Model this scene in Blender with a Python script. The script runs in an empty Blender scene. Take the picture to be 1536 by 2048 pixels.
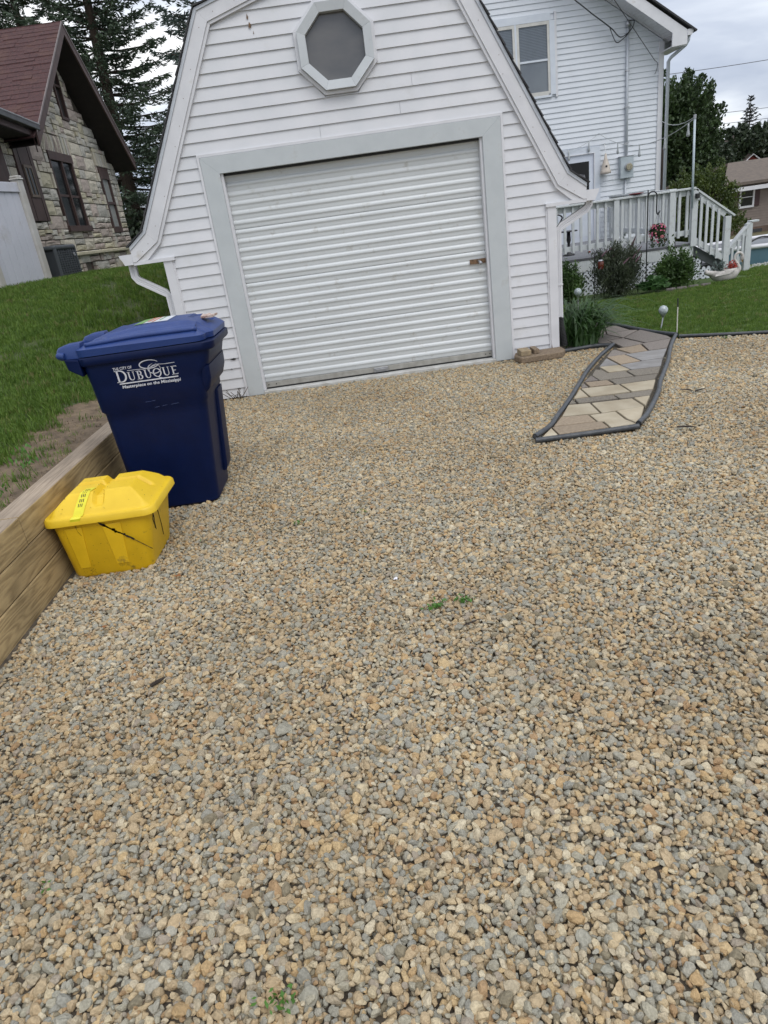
import bpy, math, random
import numpy as np
from mathutils import Vector, Matrix, noise as mnoise
random.seed(7); rng = np.random.default_rng(7)
S = bpy.context.scene
C = S.collection
R = math.radians
# ------------------------------------------------------------------ camera
th = R(23.344); rl = R(8.05)
Rv = Vector((1, 0, 0)); Uv = Vector((0, math.sin(th), math.cos(th)))
cr = Rv * math.cos(rl) - Uv * math.sin(rl); cu = Rv * math.sin(rl) + Uv * math.cos(rl); cb = cr.cross(cu)
cd = bpy.data.cameras.new('camera'); cam = bpy.data.objects.new('camera', cd); C.objects.link(cam)
M = Matrix((cr, cu, cb)).transposed().to_4x4(); M.translation = Vector((0, 0, 1.5118)); cam.matrix_world = M
cd.sensor_fit = 'VERTICAL'; cd.sensor_height = 36; cd.lens = 1350 / 2048 * 36
cd.clip_start = 0.05; cd.clip_end = 2000
S.camera = cam
# ------------------------------------------------------------------ world: overcast sky
SUN_EL, SUN_AZ = 55, 152          # azimuth of the sun, degrees clockwise from +Y
w = bpy.data.worlds.new('World'); S.world = w; w.use_nodes = True
nt = w.node_tree; N = nt.nodes; L = nt.links; N.clear()
def nn(t, **k):
    n = N.new(t)
    for a, b in k.items(): setattr(n, a, b)
    return n
out = nn('ShaderNodeOutputWorld'); mix = nn('ShaderNodeMixShader'); b1 = nn('ShaderNodeBackground'); b2 = nn('ShaderNodeBackground')
sky = nn('ShaderNodeTexSky', sky_type='NISHITA', sun_disc=False)
sky.sun_elevation = R(SUN_EL); sky.sun_rotation = R(SUN_AZ)
L.new(sky.outputs[0], b1.inputs[0]); b1.inputs[1].default_value = 0.10
tc = nn('ShaderNodeTexCoord'); sp = nn('ShaderNodeSeparateXYZ'); L.new(tc.outputs['Generated'], sp.inputs[0])
mp = nn('ShaderNodeMapping'); mp.inputs['Scale'].default_value = (1.0, 1.0, 4.2); mp.inputs['Location'].default_value = (0.4, 0.35, 0.0)
L.new(tc.outputs['Generated'], mp.inputs[0])
n1 = nn('ShaderNodeTexNoise'); n1.inputs['Scale'].default_value = 1.9; n1.inputs['Detail'].default_value = 6; n1.inputs['Roughness'].default_value = .5; n1.inputs['Distortion'].default_value = .35
L.new(mp.outputs[0], n1.inputs['Vector'])
rp = nn('ShaderNodeValToRGB')
e = rp.color_ramp.elements
e[0].position = .39; e[0].color = (.35, .39, .49, 1)
e[1].position = .62; e[1].color = (1.02, 1.01, 1.0, 1)
x = e.new(.46); x.color = (.46, .50, .59, 1)
x = e.new(.53); x.color = (.68, .715, .775, 1)
L.new(n1.outputs['Fac'], rp.inputs[0])
# a real overcast sky is brighter towards the zenith
mr = nn('ShaderNodeMapRange'); mr.inputs[1].default_value = 0.35; mr.inputs[2].default_value = 1.0; mr.inputs[3].default_value = 1.0; mr.inputs[4].default_value = 1.5
L.new(sp.outputs[2], mr.inputs[0])
L.new(rp.outputs[0], b2.inputs[0]); L.new(mr.outputs[0], b2.inputs[1])
mix.inputs[0].default_value = 0.88
L.new(b1.outputs[0], mix.inputs[1]); L.new(b2.outputs[0], mix.inputs[2]); L.new(mix.outputs[0], out.inputs[0])
# ------------------------------------------------------------------ sun (soft, behind cloud)
sd = bpy.data.lights.new('sun', 'SUN'); sd.energy = 0.9; sd.angle = R(35); sd.color = (1, .97, .92)
so = bpy.data.objects.new('sun', sd); C.objects.link(so)
az = R(SUN_AZ); el = R(SUN_EL)
dirv = Vector((math.sin(az) * math.cos(el), math.cos(az) * math.cos(el), math.sin(el)))
so.rotation_euler = dirv.to_track_quat('Z', 'Y').to_euler(); so.location = dirv * 30
S.view_settings.view_transform = 'Standard'; S.view_settings.look = 'None'
S.view_settings.exposure = 0.54; S.view_settings.gamma = 1; S.view_settings.use_curve_mapping = False

# ================================================================== helpers
MATS = {}
def mat(name, c1, c2=None, scale=8.0, rough=.6, bump=0.0, bscale=60.0, stretch=(1, 1, 1), detail=4, metal=0.0, dirt=None, dscale=3.0, damt=(.55, .7), rnd=0.0, spec=.5, coat=0.0, trans=0.0):
    """principled material: noise mix of c1..c2, optional dirt blotches, optional random value per object"""
    if name in MATS: return MATS[name]
    m = bpy.data.materials.new(name); m.use_nodes = True; t = m.node_tree; n = t.nodes; l = t.links
    p = n['Principled BSDF']; p.inputs['Roughness'].default_value = rough; p.inputs['Metallic'].default_value = metal
    p.inputs['Specular IOR Level'].default_value = spec; p.inputs['Coat Weight'].default_value = coat
    tc = n.new('ShaderNodeTexCoord'); mpn = n.new('ShaderNodeMapping'); mpn.inputs['Scale'].default_value = stretch
    l.new(tc.outputs['Object'], mpn.inputs[0]); vec = mpn.outputs[0]
    no = n.new('ShaderNodeTexNoise'); no.inputs['Scale'].default_value = scale; no.inputs['Detail'].default_value = detail; l.new(vec, no.inputs['Vector'])
    c2 = c2 or tuple(v * .82 for v in c1)
    rp = n.new('ShaderNodeValToRGB'); rp.color_ramp.elements[0].position = .33; rp.color_ramp.elements[1].position = .67
    rp.color_ramp.elements[0].color = (*c2, 1); rp.color_ramp.elements[1].color = (*c1, 1)
    l.new(no.outputs['Fac'], rp.inputs[0]); col = rp.outputs[0]
    if dirt:
        d = n.new('ShaderNodeTexNoise'); d.inputs['Scale'].default_value = dscale; d.inputs['Detail'].default_value = 8; d.inputs['Roughness'].default_value = .65
        l.new(tc.outputs['Object'], d.inputs['Vector'])
        mrn = n.new('ShaderNodeMapRange'); mrn.inputs[1].default_value = damt[0]; mrn.inputs[2].default_value = damt[1]
        l.new(d.outputs['Fac'], mrn.inputs[0])
        mx = n.new('ShaderNodeMix'); mx.data_type = 'RGBA'; l.new(mrn.outputs[0], mx.inputs[0]); l.new(col, mx.inputs[6]); mx.inputs[7].default_value = (*dirt, 1)
        col = mx.outputs[2]
    if rnd:
        oi = n.new('ShaderNodeObjectInfo'); m2 = n.new('ShaderNodeMapRange'); m2.inputs[3].default_value = 1 - rnd; m2.inputs[4].default_value = 1 + rnd
        l.new(oi.outputs['Random'], m2.inputs[0])
        vm = n.new('ShaderNodeVectorMath'); vm.operation = 'SCALE'; l.new(col, vm.inputs[0]); l.new(m2.outputs[0], vm.inputs['Scale']); col = vm.outputs[0]
    l.new(col, p.inputs['Base Color'])
    if bump:
        b = n.new('ShaderNodeTexNoise'); b.inputs['Scale'].default_value = bscale; b.inputs['Detail'].default_value = 5; l.new(vec, b.inputs['Vector'])
        bp = n.new('ShaderNodeBump'); bp.inputs['Strength'].default_value = bump; bp.inputs['Distance'].default_value = .01
        l.new(b.outputs['Fac'], bp.inputs['Height']); l.new(bp.outputs[0], p.inputs['Normal'])
    if trans:
        tr = n.new('ShaderNodeBsdfTranslucent'); l.new(col, tr.inputs[0]); ms = n.new('ShaderNodeMixShader'); ms.inputs[0].default_value = trans
        o = n['Material Output']; l.new(p.outputs[0], ms.inputs[1]); l.new(tr.outputs[0], ms.inputs[2]); l.new(ms.outputs[0], o.inputs[0])
    MATS[name] = m; return m

def tag(o, label=None, cat=None, group=None, kind=None):
    if label: o['label'] = label
    if cat: o['category'] = cat
    if group: o['group'] = group
    if kind: o['kind'] = kind
    return o
def thing(name, loc, label, cat, group=None):
    o = bpy.data.objects.new(name, None); C.objects.link(o); o.location = loc; o.empty_display_size = .1
    return tag(o, label, cat, group)
def worldloc(o):
    v = Vector((0, 0, 0))
    while o is not None: v += o.location; o = o.parent
    return v

class MB:
    def __init__(s): s.v = []; s.f = []; s.m = []; s.cur = 0
    def add(s, vs, fs):
        k = len(s.v); s.v += [tuple(map(float, v)) for v in vs]; s.f += [tuple(i + k for i in f) for f in fs]; s.m += [s.cur] * len(fs); return s
    def box(s, x0, x1, y0, y1, z0, z1):
        v = [(x0, y0, z0), (x1, y0, z0), (x1, y1, z0), (x0, y1, z0), (x0, y0, z1), (x1, y0, z1), (x1, y1, z1), (x0, y1, z1)]
        return s.add(v, [(0, 3, 2, 1), (4, 5, 6, 7), (0, 1, 5, 4), (1, 2, 6, 5), (2, 3, 7, 6), (3, 0, 4, 7)])
    def prism(s, poly, vec):
        """poly: list of 3D points (planar), extruded along vec"""
        n = len(poly); p = [Vector(q) for q in poly]; d = Vector(vec)
        v = [tuple(q) for q in p] + [tuple(q + d) for q in p]
        f = [tuple(range(n)), tuple(range(2 * n - 1, n - 1, -1))] + [((i + 1) % n, i, n + i, n + (i + 1) % n) for i in range(n)]
        return s.add(v, f)
    def bar(s, a, b, w, h, up=(0, 0, 1)):
        a = Vector(a); b = Vector(b); t = (b - a).normalized(); u = Vector(up)
        sx = t.cross(u); 
        if sx.length < 1e-4: sx = t.cross(Vector((1, 0, 0)))
        sx.normalize(); uy = sx.cross(t)
        q = [(-1, -1), (1, -1), (1, 1), (-1, 1)]
        v = [a + sx * (i * w / 2) + uy * (j * h / 2) for i, j in q] + [b + sx * (i * w / 2) + uy * (j * h / 2) for i, j in q]
        return s.add(v, [(0, 1, 2, 3), (7, 6, 5, 4), (1, 0, 4, 5), (2, 1, 5, 6), (3, 2, 6, 7), (0, 3, 7, 4)])
    def tube(s, path, r, n=8, caps=True, radii=None):
        P = [Vector(p) for p in path]; k0 = len(s.v); m = len(P); prev = None
        vs = []
        for i, p in enumerate(P):
            t = (P[min(i + 1, m - 1)] - P[max(i - 1, 0)]).normalized()
            if prev is None:
                a = t.cross(Vector((0, 0, 1)))
                if a.length < 1e-3: a = t.cross(Vector((1, 0, 0)))
                a.normalize()
            else:
                a = (prev - t * prev.dot(t)).normalized()
            prev = a; b = t.cross(a); rr = radii[i] if radii else r
            for j in range(n):
                an = 2 * math.pi * j / n; vs.append(p + a * math.cos(an) * rr + b * math.sin(an) * rr)
        fs = []
        for i in range(m - 1):
            for j in range(n):
                j2 = (j + 1) % n; fs.append((i * n + j2, i * n + j, (i + 1) * n + j, (i + 1) * n + j2))
        if caps: fs += [tuple(range(n)), tuple(range(m * n - 1, (m - 1) * n - 1, -1))]
        return s.add(vs, fs)
    def lathe(s, prof, c, n=20):
        """prof: (r, z) list, revolved around z at c"""
        vs = []; fs = []
        for r_, z in prof:
            for j in range(n):
                a = 2 * math.pi * j / n; vs.append((c[0] + r_ * math.cos(a), c[1] + r_ * math.sin(a), c[2] + z))
        for i in range(len(prof) - 1):
            for j in range(n):
                j2 = (j + 1) % n; fs.append((i * n + j, i * n + j2, (i + 1) * n + j2, (i + 1) * n + j))
        fs += [tuple(range(n))[::-1], tuple(range((len(prof) - 1) * n, len(prof) * n))]
        return s.add(vs, fs)
    def loft(s, rings, caps=True):
        n = len(rings[0]); vs = [p for r_ in rings for p in r_]; fs = []
        for i in range(len(rings) - 1):
            for j in range(n):
                j2 = (j + 1) % n; fs.append((i * n + j, i * n + j2, (i + 1) * n + j2, (i + 1) * n + j))
        if caps: fs += [tuple(range(n))[::-1], tuple(range((len(rings) - 1) * n, len(rings) * n))]
        return s.add(vs, fs)
    def sheet(s, x0, x1, y0, y1, nx, ny, fz):
        vs = [(x0 + (x1 - x0) * i / nx, y0 + (y1 - y0) * j / ny) for j in range(ny + 1) for i in range(nx + 1)]
        vs = [(a, b, fz(a, b)) for a, b in vs]
        return s.add(vs, [(j * (nx + 1) + i, j * (nx + 1) + i + 1, (j + 1) * (nx + 1) + i + 1, (j + 1) * (nx + 1) + i) for j in range(ny) for i in range(nx)])
    def build(s, name, mats, parent=None, smooth=False, bevel=0, label=None, cat=None, group=None, kind=None, seg=1, origin=None, auto=None):
        me = bpy.data.meshes.new(name)
        o = bpy.data.objects.new(name, me); C.objects.link(o)
        off = Vector((0, 0, 0))
        if parent is not None:
            off = worldloc(parent); o.parent = parent
        elif origin is not None:
            off = Vector(origin); o.location = off
        me.from_pydata([(a - off.x, b - off.y, c - off.z) for a, b, c in s.v], [], s.f)
        if not isinstance(mats, (list, tuple)): mats = [mats]
        for m in mats: me.materials.append(m)
        if len(mats) > 1: me.polygons.foreach_set('material_index', s.m)
        if smooth: me.polygons.foreach_set('use_smooth', [True] * len(me.polygons))
        me.update()
        if bevel:
            b = o.modifiers.new('bevel', 'BEVEL'); b.width = bevel; b.segments = seg; b.limit_method = 'ANGLE'; b.angle_limit = R(40)
        if auto is not None: me.set_sharp_from_angle(angle=R(auto))
        return tag(o, label, cat, group, kind)

def copy_thing(root, loc, rotz=0, label=None):
    r = root.copy(); C.objects.link(r); r.location = loc; r.rotation_euler = (0, 0, rotz)
    if label: r['label'] = label
    for ch in list(root.children):
        c = ch.copy(); C.objects.link(c); c.parent = r
        for g in ch.children:
            d = g.copy(); C.objects.link(d); d.parent = c
    return r

def rrect(x0, x1, y0, y1, r, z, n=4):
    pts = []
    for cx, cy, a0 in ((x1 - r, y1 - r, 0), (x0 + r, y1 - r, 90), (x0 + r, y0 + r, 180), (x1 - r, y0 + r, 270)):
        for i in range(n + 1):
            a = R(a0 + 90 * i / n); pts.append((cx + r * math.cos(a), cy + r * math.sin(a), z))
    return pts

def bulkmesh(name, V, F4, mats, parent=None, midx=None, label=None, cat=None, kind=None, group=None, smooth=False):
    """V (n,3) array, F4 (m,k) array of faces"""
    off = worldloc(parent) if parent is not None else Vector((0, 0, 0))
    V = np.asarray(V, float) - np.array(off); F4 = np.asarray(F4, int)
    me = bpy.data.meshes.new(name); me.vertices.add(len(V)); me.vertices.foreach_set('co', V.ravel())
    k = F4.shape[1]; me.loops.add(F4.size); me.loops.foreach_set('vertex_index', F4.ravel())
    me.polygons.add(len(F4)); me.polygons.foreach_set('loop_start', np.arange(len(F4)) * k)
    if not isinstance(mats, (list, tuple)): mats = [mats]
    for m in mats: me.materials.append(m)
    if midx is not None: me.polygons.foreach_set('material_index', np.asarray(midx, np.int32))
    me.update(calc_edges=True); me.validate()
    o = bpy.data.objects.new(name, me); C.objects.link(o); o.parent = parent
    return tag(o, label, cat, group, kind)

def leafcloud(P, size, aspect=.55, flat=0.0, D=None, jit=.35):
    """one quad (folded rhombus) per point. D: preferred long direction per point"""
    P = np.asarray(P, float); n = len(P)
    d = rng.normal(size=(n, 3)) if D is None else np.asarray(D, float) + rng.normal(size=(n, 3)) * jit
    d /= np.linalg.norm(d, axis=1, keepdims=True) + 1e-9
    q = rng.normal(size=(n, 3)); q[:, 2] *= (1 - flat)
    sx = np.cross(d, q); sx /= np.linalg.norm(sx, axis=1, keepdims=True) + 1e-9
    if flat > 0:
        up = np.tile([0, 0, 1.0], (n, 1)) + rng.normal(size=(n, 3)) * (1 - flat); s2 = np.cross(d, up); s2 /= np.linalg.norm(s2, axis=1, keepdims=True) + 1e-9; sx = s2
    s = (np.asarray(size) * rng.uniform(.65, 1.35, n))[:, None]
    V = np.stack([P - d * s * .5, P + sx * s * .5 * aspect, P + d * s * .5, P - sx * s * .5 * aspect], 1).reshape(-1, 3)
    F = np.arange(4 * n).reshape(n, 4)
    return V, F

def points_object(name, P, attrs, protos, mats_label, realize=False, kind='stuff', label=None, cat=None):
    """scatter: vertices carry rot / scl / idx attributes, geometry nodes place the prototypes on them"""
    col = bpy.data.collections.new(name + '_shapes')
    for p in protos: col.objects.link(p)
    me = bpy.data.meshes.new(name); me.vertices.add(len(P)); me.vertices.foreach_set('co', np.asarray(P, np.float32).ravel()); me.update()
    for an, (ty, dat) in attrs.items():
        a = me.attributes.new(an, ty, 'POINT')
        a.data.foreach_set('vector' if ty == 'FLOAT_VECTOR' else 'value', np.asarray(dat).ravel())
    o = bpy.data.objects.new(name, me); C.objects.link(o)
    g = bpy.data.node_groups.new(name, 'GeometryNodeTree')
    g.interface.new_socket('Geometry', in_out='INPUT', socket_type='NodeSocketGeometry'); g.interface.new_socket('Geometry', in_out='OUTPUT', socket_type='NodeSocketGeometry')
    n = g.nodes; l = g.links
    gi = n.new('NodeGroupInput'); go = n.new('NodeGroupOutput'); ip = n.new('GeometryNodeInstanceOnPoints'); ci = n.new('GeometryNodeCollectionInfo')
    ci.inputs['Collection'].default_value = col; ci.inputs['Separate Children'].default_value = True; ci.inputs['Reset Children'].default_value = True
    def na(nm, ty):
        a = n.new('GeometryNodeInputNamedAttribute'); a.data_type = ty; a.inputs[0].default_value = nm; return a.outputs['Attribute']
    l.new(gi.outputs[0], ip.inputs['Points']); l.new(ci.outputs[0], ip.inputs['Instance']); ip.inputs['Pick Instance'].default_value = True
    l.new(na('idx', 'INT'), ip.inputs['Instance Index']); l.new(na('rot', 'FLOAT_VECTOR'), ip.inputs['Rotation']); l.new(na('scl', 'FLOAT_VECTOR'), ip.inputs['Scale'])
    l.new(ip.outputs[0], go.inputs[0])
    md = o.modifiers.new('scatter', 'NODES'); md.node_group = g
    return tag(o, label, cat, None, kind)

def smooth(t): t = max(0, min(1, t)); return t * t * (3 - 2 * t)
# ------------------------------------------------------------------ materials
vinyl = mat('vinyl_white', (.66, .66, .68), (.60, .61, .63), scale=3, rough=.45, bump=.05, bscale=25, dirt=(.47, .47, .44), dscale=2.2, damt=(.58, .9))
vinyl2 = mat('vinyl_house', (.67, .70, .74), (.62, .65, .69), scale=2, rough=.5, dirt=(.5, .52, .52), dscale=1.3, damt=(.58, .9))
trimw = mat('trim_white', (.68, .68, .70), (.61, .61, .63), scale=5, rough=.4, bump=.04, bscale=30, stretch=(1, 1, 1), dirt=(.42, .38, .31), dscale=5, damt=(.63, .85))
stripw = mat('trim_strip', (.52, .55, .59), (.47, .50, .54), scale=5, rough=.35)
framegrey = mat('painted_board_grey', (.50, .53, .54), (.465, .495, .505), scale=7, rough=.5, bump=.08, bscale=40, dirt=(.38, .38, .35), dscale=7, damt=(.6, .85))
doorw = mat('steel_door_white', (.62, .645, .65), (.57, .595, .60), scale=2.5, rough=.33, bump=.03, bscale=20, dirt=(.36, .34, .29), dscale=9, damt=(.6, .82), stretch=(.5, 1, 2))
railgrey = mat('galvanised_dull', (.40, .39, .36), (.30, .29, .26), scale=14, rough=.5, metal=.3)
galv = mat('galvanised', (.45, .46, .48), (.33, .34, .36), scale=20, rough=.35, metal=.7)
rust = mat('rust', (.22, .13, .07), (.08, .05, .03), scale=60, rough=.8)
black = mat('black_rubber', (.012, .012, .013), (.02, .02, .02), rough=.6)
tubeblk = mat('edging_plastic', (.035, .039, .045), (.06, .065, .07), scale=18, rough=.42, bump=.2, bscale=50, dirt=(.15, .14, .12), dscale=14, damt=(.6, .8))
shingleblk = mat('shingle_black', (.03, .03, .035), (.06, .06, .06), scale=50, rough=.9)
concw = mat('painted_sill', (.55, .55, .53), (.42, .41, .38), scale=14, rough=.8, bump=.3)
glassd = mat('window_glass', (.045, .05, .055), (.03, .035, .04), scale=3, rough=.06, spec=.8)
blindg = mat('window_blind_glass', (.13, .155, .18), (.10, .12, .145), scale=3, rough=.12, spec=.8)
screen_refl = mat('window_screen_reflection', (.075, .070, .064), (.028, .029, .032), scale=2.6, rough=.5, coat=1.0, spec=1.0, stretch=(1, 1, 2))  # grey noise puts the glass reflection's gradient into the base colour
screen_refl.node_tree.nodes['Principled BSDF'].inputs['Coat Roughness'].default_value = .04; screen_refl.node_tree.nodes['Principled BSDF'].inputs['Coat IOR'].default_value = 1.55

# ================================================================== the ground
def Rz(y):
    ks = [(-60, 0), (7.6, 0), (12, -.16), (16, -.55), (20, -.9), (34, -1.35), (60, -1.2), (95, -.4), (150, 3.0), (260, 4.5), (900, 5)]
    for (a, b), (c, d) in zip(ks, ks[1:]):
        if y <= c: return b + (d - b) * (y - a) / (c - a)
    return 5
def Lz(x, y):
    base = .43 + (.74 * smooth((y - 3.6) / 6.2) - .13 * smooth((y - 11) / 6)) * (.12 + .88 * smooth((-1.88 - x) / 1.1)) + .02 * min(4, max(0, -1.9 - x)) + .08 * smooth((-2.1 - x) / 1.2)
    return base + .012 * mnoise.noise(Vector((x * 2.2, y * 2.2, 0))) + .02 * mnoise.noise(Vector((x * .7, y * .7, 3)))
def barew(y): return max(.12, (.40 + .16 * mnoise.noise(Vector((y * 1.7, 4, 0))) + .08 * mnoise.noise(Vector((y * 6, 9, 0)))) * (1 - .25 * smooth((y - 4.6) / 1.0)))
def Gz(x, y):
    """terrain below everything"""
    r = Rz(y)
    if y > 13:
        k = smooth((x + 4.2) / -1.0) * (1 - smooth((y - 24) / 20)); return r * (1 - k) + 1.0 * k
    return r
soil = mat('bare_soil', (.18, .13, .082), (.085, .06, .038), scale=11, rough=.95, bump=.8, bscale=55)
gbase = mat('gravel_bed', (.11, .09, .065), (.05, .04, .03), scale=30, rough=1)
farg = mat('rough_grass', (.075, .085, .028), (.11, .085, .04), scale=.6, rough=1)
lawnbase = mat('lawn_turf', (.065, .105, .022), (.042, .075, .016), scale=5, rough=1, bump=.6, bscale=90)
m = MB()
ys = [-40, -10, 0, 6.5, 7.0, 12, 16, 20, 26, 34, 48, 60, 80, 95, 120, 150, 200, 260, 400, 900]
xs = [-900, -300, -120, -60, -30, -15, -9, -6, -5.2, -4.7, -4.2, -3.5, -2.5, 0, 3, 6, 9, 15, 25, 45, 90, 150, 300, 900]
vs = [(a, b, Gz(a, b) - .06) for b in ys for a in xs]; nx = len(xs)
m.add(vs, [(j * nx + i, j * nx + i + 1, (j + 1) * nx + i + 1, (j + 1) * nx + i) for j in range(len(ys) - 1) for i in range(nx - 1)])
m.build('ground', farg, kind='structure')
m = MB(); m.add([(-1.72, -3, -.014), (7, -3, -.014), (7, 5.0, -.014), (3.96, 6.52, -.014), (3.23, 6.90, -.014), (3.23, 7.05, -.014), (-1.72, 7.05, -.014)], [(0, 1, 2, 3, 4, 5, 6)])
m.build('gravel_bed', gbase, kind='structure')
m = MB(); m.sheet(-16, -1.80, -2, 24, 60, 110, Lz); m.build('lawn_left', [mat('lawn_left_turf', (.070, .085, .028), (.045, .062, .020), scale=3, rough=1, bump=.6, bscale=90, dirt=(.15, .12, .07), dscale=1.4, damt=(.60, .70))], kind='structure', smooth=True)
m = MB(); vs_ = []
for j in range(90):
    y = -2 + j * .1; wd_ = barew(y) + .10; k_ = [0, .25, .5, .75, 1]
    for q_ in k_: x = -1.84 - wd_ * q_; vs_.append((x, y, Lz(x, y) + .004))
m.add(vs_, [(j * 5 + i, j * 5 + i + 1, (j + 1) * 5 + i + 1, (j + 1) * 5 + i) for j in range(89) for i in range(4)])
m.build('bare_soil', soil, kind='structure', smooth=True)
# right lawn starts at the black edging
def lawnfront(x):   # y of the edging along the gravel
    if x <= 3.23: return 6.91 + (3.23 - x) * 4.1
    return 6.91 - (x - 3.23) * .515
m = MB()
rows = []
for j in range(31):
    t = j / 30; row = []
    for i in range(41):
        x = 2.9 + (16 - 2.9) * i / 40; y0 = max(3.5, min(8.1, lawnfront(x))) + .03; y = y0 + (19 - y0) * t; row.append((x, y, Rz(y) + .006))
    rows.append(row)
m.add([p for r_ in rows for p in r_], [(j * 41 + i, j * 41 + i + 1, (j + 1) * 41 + i + 1, (j + 1) * 41 + i) for j in range(30) for i in range(40)])
m.sheet(2.06, 2.9, 8.0, 19, 4, 20, lambda x, y: Rz(y) + .006)
m.build('lawn_right', lawnbase, kind='structure')

# ================================================================== gravel stones (uncountable)
def gravel_material():
    m = bpy.data.materials.new('gravel_stone'); m.use_nodes = True; t = m.node_tree; n = t.nodes; l = t.links; p = n['Principled BSDF']
    p.inputs['Roughness'].default_value = .85; p.inputs['Specular IOR Level'].default_value = .25
    oi = n.new('ShaderNodeObjectInfo'); rp = n.new('ShaderNodeValToRGB'); rp.color_ramp.interpolation = 'CONSTANT'
    cols = [(0.459, 0.357, 0.222), (0.36, 0.339, 0.269), (0.509, 0.407, 0.26), (0.409, 0.322, 0.206), (0.328, 0.319, 0.268), (0.493, 0.427, 0.31), (0.439, 0.338, 0.212), (0.335, 0.29, 0.233), (0.286, 0.281, 0.246), (0.515, 0.389, 0.222), (0.415, 0.357, 0.257), (0.554, 0.487, 0.357), (0.342, 0.329, 0.276), (0.449, 0.353, 0.226), (0.444, 0.313, 0.169), (0.387, 0.333, 0.246), (0.309, 0.301, 0.254), (0.511, 0.417, 0.278), (0.379, 0.357, 0.282), (0.43, 0.333, 0.211), (0.236, 0.206, 0.145), (0.532, 0.455, 0.313), (0.367, 0.353, 0.298), (0.386, 0.261, 0.148)]
    el = rp.color_ramp.elements
    el[0].position = 0; el[0].color = (*cols[0], 1); el[1].position = 1 / len(cols); el[1].color = (*cols[1], 1)
    for i in range(2, len(cols)): q = el.new(i / len(cols)); q.color = (*cols[i], 1)
    l.new(oi.outputs['Random'], rp.inputs[0])
    tc = n.new('ShaderNodeTexCoord'); no = n.new('ShaderNodeTexNoise'); no.inputs['Scale'].default_value = 2.5; no.inputs['Detail'].default_value = 6; no.noise_dimensions = '4D'
    l.new(tc.outputs['Object'], no.inputs['Vector'])
    ml = n.new('ShaderNodeMath'); ml.operation = 'MULTIPLY'; ml.inputs[1].default_value = 97; l.new(oi.outputs['Random'], ml.inputs[0]); l.new(ml.outputs[0], no.inputs['W'])
    mr = n.new('ShaderNodeMapRange'); mr.inputs[1].default_value = .3; mr.inputs[2].default_value = .7; mr.inputs[3].default_value = .78; mr.inputs[4].default_value = 1.2; l.new(no.outputs['Fac'], mr.inputs[0])
    vm = n.new('ShaderNodeVectorMath'); vm.operation = 'SCALE'; l.new(rp.outputs[0], vm.inputs[0]); l.new(mr.outputs[0], vm.inputs['Scale']); lo = n.new('ShaderNodeTexNoise'); lo.inputs['Scale'].default_value = .9; lo.inputs['Detail'].default_value = 3; l.new(oi.outputs['Location'], lo.inputs['Vector'])
    lm = n.new('ShaderNodeMapRange'); lm.inputs[1].default_value = .32; lm.inputs[2].default_value = .62; lm.inputs[3].default_value = 0; lm.inputs[4].default_value = 1; l.new(lo.outputs['Fac'], lm.inputs[0])
    mc = n.new('ShaderNodeMix'); mc.data_type = 'RGBA'; l.new(lm.outputs[0], mc.inputs[0]); mc.inputs[6].default_value = (.86, .82, .76, 1); mc.inputs[7].default_value = (1.04, 1.03, 1.0, 1)
    vq = n.new('ShaderNodeVectorMath'); vq.operation = 'MULTIPLY'; l.new(vm.outputs[0], vq.inputs[0]); l.new(mc.outputs[2], vq.inputs[1]); l.new(vq.outputs[0], p.inputs['Base Color'])
    bp = n.new('ShaderNodeBump'); bp.inputs['Strength'].default_value = .35; bp.inputs['Distance'].default_value = .15; l.new(no.outputs['Fac'], bp.inputs['Height']); l.new(bp.outputs[0], p.inputs['Normal'])
    return m
import bmesh
gm = gravel_material(); protos = []
for k in range(20):
    bm = bmesh.new(); bmesh.ops.create_icosphere(bm, subdivisions=2, radius=1.0)
    pls = []
    for _ in range(11):
        pls.append((Vector((random.gauss(0, 1), random.gauss(0, 1), random.gauss(0, 1))).normalized(), random.uniform(.52, .84)))
    for v in bm.verts:
        for _ in range(2):
            for n_p, d_p in pls:
                e_p = v.co.dot(n_p) - d_p
                if e_p > 0: v.co -= n_p * e_p * .93
    ax = (1.12, random.uniform(.72, 1.0), random.uniform(.55, .80))
    for v in bm.verts: v.co = Vector((v.co.x * ax[0], v.co.y * ax[1], v.co.z * ax[2])) * 1.12
    me = bpy.data.meshes.new('stone_shape'); bm.to_mesh(me); bm.free(); me.materials.append(gm)
    me.polygons.foreach_set('use_smooth', [True] * len(me.polygons)); me.set_sharp_from_angle(angle=R(30))
    protos.append(bpy.data.objects.new('stone_shape_%02d' % k, me))
PATH = [(1.09, 4.31), (1.77, 4.28), (1.95, 4.55), (2.14, 4.90), (2.33, 5.28), (2.57, 5.73), (2.82, 6.23), (3.21, 6.91), (3.05, 7.6), (2.97, 7.96), (2.7, 8.9), (2.07, 8.9), (2.07, 6.93), (2.43, 6.96), (2.57, 6.87), (2.30, 6.47), (2.03, 6.01), (1.82, 5.60), (1.59, 5.15), (1.38, 4.77), (1.24, 4.52)]
def inside(P, poly):
    x = P[:, 0]; y = P[:, 1]; c = np.zeros(len(P), bool); n = len(poly)
    for i in range(n):
        (x1, y1), (x2, y2) = poly[i], poly[(i + 1) % n]
        if y1 == y2: continue
        k = ((y1 > y) != (y2 > y)) & (x < (x2 - x1) * (y - y1) / (y2 - y1) + x1); c ^= k
    return c
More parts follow.
